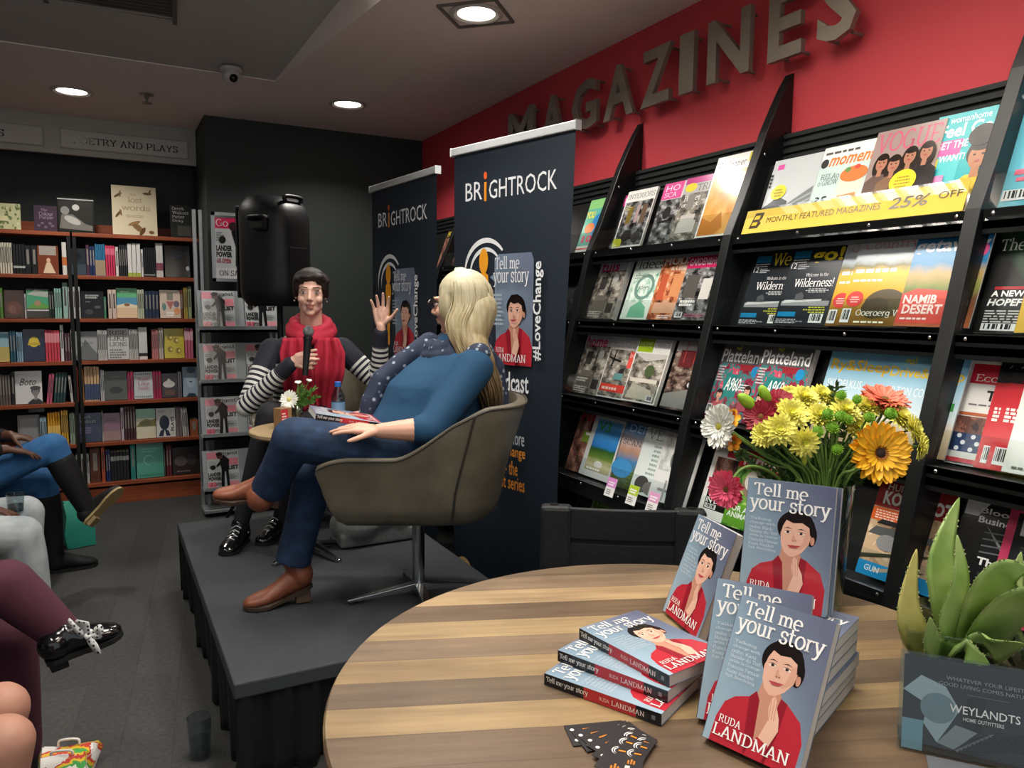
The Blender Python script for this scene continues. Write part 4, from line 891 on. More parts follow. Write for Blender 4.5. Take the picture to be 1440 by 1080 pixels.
@fo('b_black')
def _(S): S.rect(0, 0, 1, 1, '15171a'); S.oval(.9, .28, .07, .07, 'a9acb0'); S.text('NIGHT', .15, .6, .7, .7, '2c3a4a')
@fo('b_fire')
def _(S): S.rect(0, 0, 1, 1, '3a211c'); S.oval(.5, .35, .4, .25, '5a2a22'); S.oval(.4, .3, .2, .15, '6a4438')
@fo('b_greenland')
def _(S): S.rect(0, 0, 1, 1, '2c2f2c'); S.rect(.02, .32, .98, .96, '3f9a72'); S.poly([(.02, .8), (.4, .96), (.98, .9), (.98, .7)], 'a9b4a6'); S.poly([(.02, .32), (.5, .6), (.98, .4), (.98, .32)], '5a9a3a'); S.oval(.5, .5, .14, .1, 'a08060'); S.rect(.02, .24, .98, .28, 'd0d0cc')
@fo('b_blackwords')
def _(S): S.rect(0, 0, 1, 1, '23262a'); S.lines(.2, .72, .8, .88, 2, 'b9bab8', fill=.7); S.lines(.2, .58, .5, .64, 1, '9a9b98'); S.rect(.6, .35, .85, .45, '5a5d60'); S.oval(.35, .22, .18, .1, '44474a')
@fo('b_beach')
def _(S): S.rect(0, 0, 1, 1, 'e0c09c'); S.rect(0, .42, 1, 1, '5fae7a'); S.rect(0, .42, 1, .68, '4f90b4'); S.poly([(0, .42), (.5, .5), (1, .42), (1, .34), (0, .34)], 'e8d8b8'); S.oval(.5, .44, .14, .05, '8a5a3a'); S.lines(.2, .86, .8, .94, 1, 'c9e0c4')
@fo('b_shapes')
def _(S): S.rect(0, 0, 1, 1, 'cfb9a6'); S.rect(.35, .64, .65, .9, '6a6a5a'); S.poly([(.3, .6), (.5, .3), (.7, .6)], 'a04a4a'); S.oval(.8, .5, .14, .12, '5a4a6a'); S.oval(.82, .24, .16, .12, 'd98a54'); S.oval(.2, .4, .1, .14, '4f7a7a'); S.lines(.3, .06, .7, .24, 2, 'f4f0ea', fill=.7)
@fo('b_sand')
def _(S): S.rect(0, 0, 1, 1, '8fb4c0'); S.rect(0, 0, 1, .5, 'b9a85a'); S.rect(0, .8, 1, .95, '5a9ab4')
@fo('b_hat')
def _(S): S.rect(0, 0, 1, 1, '1f2a44'); S.oval(.5, .6, .24, .16, 'd9c23a'); S.rect(.22, .5, .78, .58, 'c9a82c')
@fo('b_mountain')
def _(S): S.rect(0, 0, 1, 1, 'a4a5a5'); S.poly([(0, 0), (.3, .4), (.5, .72), (.7, .5), (1, .2), (1, 0)], '6a6c6c'); S.text('BONES', .3, .55, .8, .63, '55585a', 'serif')
@fo('b_lions')
def _(S):
    S.rect(0, 0, 1, 1, 'c9c9c5')
    for i, w in enumerate(('RISE', 'LIKE', 'LIONS')): S.text(w, .08, .8-.19*i, .92, .94-.19*i, '3a3a3a', 'serif')
    S.lines(.08, .04, .92, .36, 4, '77777a', fill=.6)
@fo('b_yellow')
def _(S):
    S.rect(0, 0, 1, 1, 'c9b83a')
    for u, v in ((.3, .3), (.6, .6), (.7, .25), (.3, .7)): S.oval(u, v, .14, .1, '8f7a26'); S.oval(u+.05, v, .05, .05, 'e3d86a')
@fo('b_boto')
def _(S): S.rect(0, 0, 1, 1, 'dcdcd9'); S.text('Boto', .16, .56, .78, .78, '2c2c2c', 'sans', shear=.4); bust(S, .75, .36, .15, '8a8785', '3a3a3a', '2f2f30', 1.2); S.oval(.75, .48, .2, .06, '4a4a4a')
@fo('b_shield')
def _(S): S.rect(0, 0, 1, 1, '55584f'); S.oval(.5, .34, .3, .12, '2f302b'); S.lines(.2, .78, .8, .88, 1, '6f7268', align='c')
@fo('b_death')
def _(S):
    S.rect(0, 0, 1, 1, 'c9cfd0')
    for i in range(8): S.oval(.1+.11*i, .92, .04, .03, '5f8a94', 8); S.oval(.1+.11*i, .08, .04, .03, '5f8a94', 8)
    for i, w in enumerate(('Shame', 'Like', 'Death')): S.text(w, .22, .68-.17*i, .82, .8-.17*i, 'c05a6c', 'serif')
@fo('b_blob')
def _(S): S.rect(0, 0, 1, 1, '3f3434'); S.oval(.45, .55, .38, .14, 'd4d0cc'); S.poly([(.1, .55), (.45, .8), (.8, .55)], 'c9c5c1'); S.rect(.2, .1, .8, .3, '6a4a3a')
@fo('b_face')
def _(S): S.rect(0, 0, 1, 1, '9fb4c4'); S.oval(.55, .6, .3, .3, 'b9cad6'); S.oval(.6, .9, .3, .12, '6a7f92'); S.oval(.55, .5, .1, .02, '44566a'); S.poly([(.2, 0), (.4, .12), (.8, .1), (.9, 0)], '3a4656')
@fo('b_greyvol')
def _(S): S.rect(0, 0, 1, 1, '77787a'); S.rect(.1, .1, .9, .9, '8a8b8c')
@fo('b_navy')
def _(S): S.rect(0, 0, 1, 1, '2f3a52'); S.text('Derek', .08, .82, .55, .92, 'a9b4c4', 'serif'); S.text('Walcott', .08, .66, .76, .77, 'cfd4da', 'serif'); S.lines(.08, .3, .75, .54, 3, '7a6a8a', fill=.6)
@fo('b_mauve')
def _(S): S.rect(0, 0, 1, 1, '8a6474'); S.rect(0, 0, 1, .35, '9a7a78'); S.lines(.15, .7, .85, .86, 2, '77505f', fill=.6)
@fo('b_dunes')
def _(S): S.rect(0, 0, 1, 1, 'd9d2b4'); S.rect(0, .68, 1, 1, '8fc0a4'); S.poly([(0, .4), (.2, .56), (.5, .66), (.8, .6), (1, .66), (1, .4)], '77702f'); S.oval(.5, .5, .3, .08, '5a5a2a')
@fo('b_plays')
def _(S): S.rect(0, 0, 1, 1, 'd6d4ce'); S.text('PLAYS', .08, .84, .5, .94, '3a3a3a', 'serif'); S.oval(.42, .5, .26, .25, '1f2438'); S.poly([(.1, .04), (.2, .22), (.4, .3), (.62, .22), (.72, .04)], '2a3048'); S.poly([(.34, .04), (.42, .26), (.5, .04)], 'e0deda'); S.text('PLAYS', .76, .2, .92, .7, '2c2c34', 'sans', rot=90, bold=.02)
@fo('b_teal')
def _(S): S.rect(0, 0, 1, 1, '4fa08a'); S.arc(.45, .5, .14, .2, 0, 300, '7fc4b0', 20, .7); S.lines(.2, .72, .8, .86, 2, '7fc0ac', fill=.5); S.rect(.04, .04, .96, .1, '3a8a76')
@fo('b_darkbrown')
def _(S): S.rect(0, 0, 1, 1, '332a2a'); S.oval(.3, .5, .24, .18, '5f544f'); S.oval(.7, .55, .18, .22, '453b3c'); S.lines(.15, .1, .85, .2, 1, '7a706a')
ORD = ['first', 'second', 'third', 'fourth', 'fifth', 'sixth', 'seventh', 'eighth']
LEV = ['on top of the bookcase', 'on the top shelf', 'on the second shelf', 'on the third shelf', 'on the fourth shelf', 'on the fifth shelf', 'on the lowest shelf']
NUM = ['', 'single', 'two', 'three', 'four', 'five', 'six', 'seven']
PAGE2 = mat('c9c2b2', .8)
def book_spine(x0, w, h, lev, col, label, grp, lean=0, band=None):
    z = SHELFZ[lev]; d = .145; t = .0012
    cm = mat(col, .45); m = MB()
    m.bbox((0, 0, 0), (t, d, h), cm); m.bbox((w-t, 0, 0), (w, d, h), cm); m.bbox((0, 0, 0), (w, t, h), cm)
    if band: m.bbox((-.0002, -.0004, h*band[1]), (w+.0002, .001, h*band[2]), mat(band[0], .45))
    else:
        m.bbox((w*.3, -.0003, h*.35), (w*.7, .0005, h*.86), mat('8f8b84' if sum(lin(col)) < .6 else '5a5652', .5))
    M_ = Matrix.Translation((x0, BY+.028+random.uniform(0, .01), z)) @ Matrix.Rotation(lean, 4, 'Y')
    o = m.build('book', mtx=M_); tag(o, label, 'book', grp)
    MB().bbox((t, t, .003), (w-t, d-.003, h-.003), PAGE2).build('page_block', o)
def book_face(x0, x1, top, lev, de, label, grp, bot=None):
    z = SHELFZ[lev]; yf = BY+.05
    X0, X1 = px(x0, top, 1, yf)[0], px(x1, top, 1, yf)[0]; h = px((x0+x1)/2, top, 1, yf)[2]-z; h = h/math.cos(.14)
    w = X1-X0; th = .018; M_ = frame((X0, yf, z+.002), (1, 0, 0), (0, math.sin(.14), math.cos(.14)))
    c = MB(); S = Sheet(c, w, h, (0, 0, th), dz=.00025); DES[de](S); c.bbox((0, 0, 0), (w, h, .0012), mat('55504c')); c.bbox((0, 0, 0), (.0012, h, th), mat('6a6560')); c.bbox((0, 0, th-.001), (w, h, th-.0002), mat('77736e'))
    M_ = M_ @ Matrix.Translation((0, 0, 0))
    o = c.build('book', mtx=M_); tag(o, label, 'book', grp)
    MB().bbox((.0012, .003, .0012), (w-.003, h-.003, th-.001), PAGE2).build('page_block', o)
# kind, x0, x1, top (photo pixels), extra
ROWS = [
 [('F', -2, 28, 287, 'b_floral', 'pale green floral'), ('F', 47, 79, 290, 'b_purple', 'small dark purple'), ('F', 80, 131, 279, 'b_bw', 'black and white photo'), ('F', 156, 219, 262, 'b_lost', 'large cream bird illustrated'), ('F', 239, 270, 289, 'b_derek', 'dark grey book with four lines of white lettering')],
 [('S', -2, 16, 341, 5, 'd6d0bc', 'cream'), ('S', 17, 34, 343, 4, '1d1e20', 'white banded black', ('b9b9b6', .2, .27)), ('S', 34, 52, 345, 2, '17181a', 'wide black'), ('F', 52, 81, 346, 'b_figure', 'brown book with a cream figure'),
  ('S', 86, 93, 340, 1, 'dcd8d0', 'white and orange', ('c9703a', .3, .55)), ('F', 95, 120, 350, 'b_greyblue', 'dark blue grey'), ('S', 120, 125, 344, 1, '4a2a44', 'plum'), ('S', 125, 133, 346, 2, '1f2f5a', 'navy'), ('S', 133, 147, 343, 5, '2f7aa6', 'blue and tan', ('a89478', .02, .5)), ('S', 147.5, 161, 345, 4, 'd0365c', 'raspberry red', ('e06a84', .7, .9)), ('S', 161.5, 166, 347, 1, 'd6d0c8', 'slim ivory'), ('S', 166.5, 178, 344, 4, '26282a', 'charcoal'), ('S', 178.5, 197, 342, 3, 'e0deda', 'green footed white', ('a3b54a', .0, .12)), ('S', 197.5, 201, 350, 1, 'd9d9d6', 'thin white'), ('S', 201.5, 218, 348, 6, '1c1e21', 'black dotted', ('a9abad', .06, .09)), ('S', 218.5, 229, 342, 1, 'cfcdc8', 'maroon banded white', ('8a4a5c', .2, .42)), ('F', 231, 266, 346, 'b_black', 'black')],
 [('S', -2, 3, 405, 1, '5a8a3a', 'leaf green'), ('F', 5, 33, 409, 'b_fire', 'dark red brown'), ('S', 33.5, 36, 413, 1, 'd0d0cc', 'white slim'), ('F', 36, 68, 407, 'b_greenland', 'green landscape'), ('S', 68, 75, 409, 2, '1f2c2a', 'dark green'), ('S', 75.5, 85.5, 405, 3, '8fc0b0', 'mint'),
  ('S', 87, 94.5, 397, 1, '9fc4b8', 'tall mint'), ('S', 95, 112, 403, 5, 'd6d8d6', 'white'), ('F', 113, 145, 410, 'b_blackwords', 'black book with white words'), ('S', 145.5, 149, 417, 1, '3f8a6a', 'slim green'), ('S', 151, 163, 407, 2, 'd9c4b8', 'pale pink'), ('F', 163, 192, 406, 'b_beach', 'beach scene'), ('S', 192.5, 202, 407, 3, 'c4d0b4', 'pale green'), ('S', 203, 223, 409, 4, '2a3a52', 'navy'), ('F', 224, 253, 409, 'b_shapes', 'cream geometric'), ('S', 253.5, 257, 408, 1, '6a4030', 'brown'), ('S', 257.5, 263, 404, 2, 'b9a04a', 'ochre'), ('S', 263.5, 269, 402, 1, '8fa07a', 'sage')],
 [('F', -3, 12, 468, 'b_sand', 'blue and sand'), ('S', 12.5, 21, 465, 2, '2f5f72', 'teal'), ('S', 22, 31, 467, 3, '8fb8d0', 'light blue'), ('F', 31.5, 62, 464, 'b_hat', 'navy book with a yellow hat'), ('S', 62.5, 83, 464, 5, 'd94a5a', 'coral red', ('e8909a', .6, .9)), ('S', 83.5, 88.5, 457, 1, 'dcdcd9', 'tall white'),
  ('S', 90, 98, 468, 2, '5a3a44', 'maroon'), ('S', 98.5, 101, 463, 1, 'd4d4d0', 'slim white'), ('F', 102, 136, 467, 'b_mountain', 'grey mountain'), ('S', 136.5, 150, 464, 5, 'd9d9d6', 'white'), ('F', 150.5, 180, 463, 'b_lions', 'white book in big grey capitals'), ('S', 180.5, 193.5, 463, 5, 'd4d4d0', 'off white'), ('S', 194, 207, 460, 1, 'dededb', 'wide white', ('2f2f2f', .1, .2)), ('S', 213, 222, 463, 3, 'd98a8a', 'salmon pink'), ('S', 222.5, 229, 461, 2, 'd6cabc', 'cream'), ('F', 230, 258, 463, 'b_yellow', 'mustard patterned'), ('S', 259, 271, 461, 3, 'c96a84', 'rose pink', ('e0b0b8', .6, .9))],
 [('S', -2, 14, 528, 4, '6a5f58', 'grey brown'), ('S', 14.5, 20, 524, 1, '2a2c2e', 'dark'), ('F', 20, 58, 523, 'b_boto', 'white portrait'), ('L', 63, 71, 526, 2, 'c9607c', 'leaning pink', .12), ('L', 73, 90, 524, 4, '2c4a4c', 'leaning dark teal', .10),
  ('L', 98, 102, 528, 1, 'd6d4ce', 'leaning ivory', -.06), ('S', 103, 109, 516, 1, 'b5402c', 'tall brick red'), ('S', 110, 117, 520, 3, 'e0902c', 'orange'), ('S', 117.5, 139, 515, 5, 'd9b48a', 'sunset striped', ('4a5a7a', .05, .5)), ('S', 140, 146, 520, 2, 'c9cacc', 'pale grey'), ('F', 146.5, 178, 523, 'b_shield', 'olive grey'), ('S', 178.5, 187, 523, 2, 'c43a64', 'crimson'), ('F', 187.5, 214, 524, 'b_death', 'white floral bordered'), ('S', 214.5, 226.5, 522, 3, 'b8345c', 'dark crimson'), ('F', 227, 249, 526, 'b_blob', 'brown book with a white shape'), ('S', 249.5, 255, 523, 2, '7a7480', 'mauve grey'), ('F', 256, 277, 517, 'b_face', 'light blue face')],
 [('F', 24, 55, 585, 'b_greyvol', 'plain grey'), ('S', 55.5, 65, 587, 2, '9fbcc8', 'pale blue'), ('S', 66, 84, 580, 5, 'e0a02c', 'amber', ('f0c86a', .3, .6)), ('S', 85, 95, 577, 3, 'd9a83a', 'tall amber'),
  ('S', 97, 108, 581, 3, '9fb49c', 'sage green'), ('F', 109, 142, 582, 'b_navy', 'navy book with white lettering'), ('S', 142.5, 144.5, 580, 1, 'd4d2cc', 'thin white'), ('F', 144.5, 168.5, 582, 'b_mauve', 'mauve'), ('S', 169, 173.5, 573, 1, 'c4b4c0', 'pale purple'), ('S', 174, 190, 572, 4, '4f3236', 'maroon brown'), ('F', 190.5, 218, 576, 'b_dunes', 'green and sand'), ('F', 219, 246, 575, 'b_plays', 'white book with a dark head'), ('S', 247, 255, 573, 2, '8a7a80', 'dusty grey'), ('L', 256, 265, 574, 3, 'd0ceca', 'leaning white', -.05), ('S', 267, 279, 590, 1, 'a05a34', 'short brown')],
 [('S', 106, 125, 639, 5, 'd4d4d0', 'white'), ('S', 125.5, 141, 630, 1, '5f3a2c', 'thick brown'), ('S', 141.5, 147, 628, 1, 'b5583a', 'brick'), ('S', 148, 154.5, 633, 2, '2a3a6a', 'blue'), ('S', 155, 181, 635, 6, '2a2a2e', 'white marked black', ('9a9a9a', .7, .85)), ('S', 182.5, 190, 624, 1, '2f8a84', 'tall teal'), ('F', 191, 229, 623, 'b_teal', 'sea green'), ('S', 230, 232, 632, 1, '4a5a4a', 'moss'), ('S', 233, 241, 627, 2, '6a2a34', 'oxblood'), ('F', 242, 280, 630, 'b_darkbrown', 'dark brown painting')],
]
rnd = random.Random(5)
for lev, row in enumerate(ROWS):
    g = 'books '+LEV[lev]
    for it in row:
        k, x0, x1, top = it[:4]
        if k == 'F':
            nm = it[5]; book_face(x0, x1, top, lev, it[4], (nm if 'book' in nm else nm+' book')+' facing out '+LEV[lev], g); continue
        n, col, nm = it[4], it[5], it[6]; band = it[7] if len(it) > 7 and k == 'S' else None; lean = it[7] if k == 'L' else 0
        yf = BY+.03; X0, X1 = px(x0, top, 1, yf)[0], px(x1, top, 1, yf)[0]; H = px((x0+x1)/2, top, 1, yf)[2]-SHELFZ[lev]; w = (X1-X0)/n
        for i in range(n):
            lab = ('%s book, spine out, %s' % (nm, LEV[lev])) if n == 1 else '%s of %s %s spines %s' % (ORD[i], NUM[n], nm, LEV[lev])
            if lean: lab = lab
            book_spine(X0+w*i, w*.94, H*rnd.uniform(.985, 1.0), lev, col, lab, g, lean, band)

# ------------------------------------------------------------------ silver digest rack
SIL = mat('a3a8aa', .35, .6); SIL2 = mat('8f9698', .5, .3)
RX0, RX1, RY0, RY1 = .565, 1.11, 5.40, 5.61
t = thing('display_rack', 'silver upright rack of grey and pink magazines behind the speaker', 'display rack', ((RX0+RX1)/2, (RY0+RY1)/2, 0))
MB().bbox((RX0, RY0, .03), (RX1, RY1, .055), SIL).build('base_plate', t, world=True, bevel=.004)
for x, y in ((RX0+.06, RY0+.05), (RX1-.06, RY0+.05), (RX0+.06, RY1-.05), (RX1-.06, RY1-.05)): MB().lathe([(.012, 0), (.022, .005), (.022, .028), (.012, .031)], mat('1a1a1b', .5), 12, (x, y, 0)).build('caster', t, world=True)
for x in (RX0+.012, RX0+.05, RX1-.05, RX1-.012): MB().bbox((x-.011, RY1-.05, .05), (x+.011, RY1-.01, 2.08), SIL).build('post', t, world=True, bevel=.003)
DT = .25; EYD = Vector((0, math.sin(DT), math.cos(DT)))
DZ = [px(300, y, 1, 5.45)[2] for y in (461, 535, 611, 686)]
for zz in DZ:
    m = MB(); m.bbox((RX0+.005, RY0, zz-.03), (RX1-.005, RY1-.02, zz-.012), SIL2); m.bbox((RX0+.005, RY0, zz-.03), (RX1-.005, RY0+.006, zz+.012), SIL2)
    p = Vector((RX0+.005, RY0+.035, zz-.012)); w = RX1-RX0-.01; q = EYD*.27
    m.add([p, p+Vector((w, 0, 0)), p+Vector((w, 0, 0))+q, p+q, p+Vector((0, .006, 0)), p+Vector((w, .006, 0)), p+Vector((w, .006, 0))+q, p+q+Vector((0, .006, 0))], [(0, 1, 2, 3), (7, 6, 5, 4), (0, 4, 5, 1), (2, 6, 7, 3), (1, 5, 6, 2), (0, 3, 7, 4)], SIL2)
    m.build('tray', t, world=True)
def digest(S, sale=False):
    S.rect(0, 0, 1, 1, 'b9bcbc'); S.rect(0, .8, .3, .98, 'd98a98'); S.rect(.62, .62, .98, .8, 'e08a94'); S.rect(0, .05, .26, .2, 'e07a88'); S.rect(.62, .08, .98, .2, 'd9909a'); S.rect(.6, .24, .98, .4, 'a4a8a8'); S.lines(.04, .58, .3, .76, 4, '8a8d8e')
    S.text('Digest', .36, .86, .98, .98, '1c1c1c', 'serif'); S.text('LIST', .66, .5, .98, .61, '1c1c1c', bold=.04); S.text('LANDER', .02, .35, .42, .45, '2a2a2c', bold=.05); S.text('POWER', .02, .24, .42, .34, '2a2a2c', bold=.05); S.text('US OPEN', .04, .09, .44, .18, '5a3a40', bold=.02); S.lines(.64, .26, .94, .38, 3, '6a6d6e')
    k = '1b1a1c'; S.poly([(.4, .03), (.44, .5), (.4, .78), (.52, .9), (.7, .76), (.66, .5), (.68, .03), (.6, .03), (.57, .46), (.54, .46), (.5, .03)], k); S.oval(.4, .86, .1, .07, '5a3a34'); S.oval(.38, .92, .1, .05, '2a1a1c'); S.poly([(.44, .78), (.28, .62), (.3, .58), (.5, .68)], k); S.oval(.17, .58, .09, .06, '242426')
    S.oval(.44, .03, .07, .02, 'e4e4e2'); S.oval(.66, .03, .07, .02, 'e4e4e2')
SIDE = ['left', 'right']; TR = ['top', 'second', 'third', 'lowest']
for i, zz in enumerate(DZ):
    for j, x in enumerate((.598, .872)):
        w, h = .205, .262; p = Vector((x, RY0+.028, zz-.011))
        o = MB().bbox((0, 0, 0), (w, h, .005), PAGE_M).build('magazine', mtx=frame(p, (1, 0, 0), EYD)); tag(o, 'grey and pink digest magazine, %s one on the %s tray of the silver rack' % (SIDE[j], TR[i]), 'magazine', 'digest magazines in the silver rack')
        c = MB(); digest(Sheet(c, w, h, (0, 0, .0052), dz=.0003)); c.build('cover', o)
pz0, pz1 = px(320, 396, 1, 5.5)[2], px(320, 299, 1, 5.5)[2]; xa, xb = .675, .935
f = MB()
for a, b in (((xa, pz0), (xb, pz0+.022)), ((xa, pz1-.022), (xb, pz1)), ((xa, pz0), (xa+.022, pz1)), ((xb-.022, pz0), (xb, pz1))): f.bbox((a[0], 5.5, a[1]), (b[0], 5.52, b[1]), SIL)
f.bbox((xa, 5.515, pz0), (xb, 5.525, pz1), SIL2); o = f.build('sign_frame', t, world=True); MB().bbox((xa+.05, 5.525, pz0+.1), (xb-.05, 5.575, pz0+.14), SIL).build('bracket', t, world=True)
c = MB(); S = Sheet(c, xb-xa-.044, pz1-pz0-.044, (xa+.022, 5.514, pz0+.022), (1, 0, 0), (0, 0, 1), dz=.0004); S.rect(0, 0, 1, 1, 'c4c6c6'); S.rect(0, .8, .9, .97, 'd6305c'); S.text('GQ', .04, .83, .4, .95, 'f0e0e4', 'serif'); S.rect(.0, .25, .4, .52, 'c4c6c6')
S.text('LANDER', .03, .44, .5, .53, '242426', bold=.05); S.text('POWER', .03, .34, .5, .43, '242426', bold=.05); S.text('US OPEN', .04, .25, .46, .32, 'a03048', bold=.03); S.lines(.04, .6, .3, .76, 4, '8a8d8e'); S.poly([(.6, .2), (.62, .5), (.5, .75), (.62, .9), (.86, .72), (.8, .5), (.84, .2), (.76, .2), (.72, .46), (.68, .2)], '1b1a1c'); S.oval(.55, .84, .12, .07, '3a2428'); S.oval(.22, .62, .1, .06, '242426')
S.rect(0, 0, 1, .17, 'd2d3d2'); S.text('ON SALE', .1, .04, .9, .13, '242424', 'serif'); c.build('poster', o, world=False)

# ------------------------------------------------------------------ loudspeaker on a tripod stand
BLK = mat('141618', .42, noise=.2, nscale=200, bump=.08, bscale=900); BLK2 = mat('0b0c0d', .5)
sx, sy = 1.0, 4.95
M_ = Matrix.Translation((sx, sy, 0)) @ Matrix.Rotation(math.radians(-148), 4, 'Z')
t = thing('speaker_stand', 'black tripod stand carrying the loudspeaker behind the stage', 'speaker stand', mtx=Matrix.Translation((sx, sy, 0)))
MB().tube([(0, 0, .28), (0, 0, 1.46)], .018, BLK2, 12).build('pole', t)
MB().lathe([(.024, .62), (.034, .63), (.034, .74), (.024, .75)], BLK2, 14).build('collar', t); MB().lathe([(.02, .27), (.03, .28), (.03, .35), (.02, .36)], BLK2, 14).build('hub', t)
for k in range(3):
    a = 2*PI*k/3+.4; d = Vector((math.cos(a), math.sin(a), 0))
    l = MB().tube([d*.03+Vector((0, 0, .68)), d*.42+Vector((0, 0, .015))], .012, BLK2, 10).build('leg', t)
    MB().tube([d*.395+Vector((0, 0, .045)), d*.435+Vector((0, 0, .0))], .017, mat('222325', .8), 10).build('rubber_foot', l)
    MB().tube([d*.025+Vector((0, 0, .32)), d*.22+Vector((0, 0, .36))], .007, BLK2, 8).build('brace', t)
zb, zt = 1.44, 2.11; W_, D_ = .40, .36
t = thing('loudspeaker', 'black moulded loudspeaker on a stand behind the woman with the microphone', 'loudspeaker', mtx=Matrix.Translation((sx, sy, zb)) @ Matrix.Rotation(math.radians(-150), 4, 'Z'))
rings = []
n = 28
for i in range(15):
    f = i/14; zz = f*(zt-zb); e = min(f, 1-f); sc = 1 if e > .12 else .80+.20*math.sin(PI/2*e/.12); ring = []
    for k in range(n):
        a = 2*PI*k/n; c_, s_ = math.cos(a), math.sin(a); p = .42
        X = W_/2*abs(c_)**p*(1 if c_ > 0 else -1); Y = D_/2*abs(s_)**p*(1 if s_ > 0 else -1)
        if Y > 0: X *= 1-.42*(Y/(D_/2))**1.5
        top = max(0, (f-.75)/.25); Y2 = Y*(sc if e < .12 else 1)-(.05*top*top if Y > 0 else 0)
        ring.append((X*sc, Y2, zz))
    rings.append(ring)
MB().rings(rings, BLK).build('cabinet', t, smooth=50)
MB().bbox((-W_/2+.03, -D_/2-.012, .05), (W_/2-.03, -D_/2-.001, zt-zb-.05), mat('1a1b1c', .6, noise=.5, nscale=400)).build('grille', t, bevel=.006)
h = MB()
for sgn in (1,):
    h.box((sgn*.175, .03, .50), (.05, .15, .10), BLK2)
h.build('handle_recess', t, bevel=.02)
MB().tube(smoothpath([(.190, -.045, .53), (.206, -.02, .538), (.206, .08, .538), (.19, .105, .53)]), .012, BLK, 10).build('handle', t, smooth=True)
MB().tube(smoothpath([(-.06, .135, .64), (-.06, .14, .668), (.06, .14, .668), (.06, .135, .64)]), .013, BLK, 10).build('top_handle', t, smooth=True)
MB().bbox((-.07, D_/2-.012, .12), (.07, D_/2+.002, .36), mat('1d1f21', .4, .3)).build('control_panel', t, bevel=.003)
def pd(x, y, d):
    """point of the place seen at photo pixel (x, y) at depth d along the lens axis"""
    return Vector(AX @ np.array([(x-720)/FPX*d, (y-540)/FPX*d, d])+np.array([0, 0, CAM_H]))
VIEW = Vector(AX[:, 2])
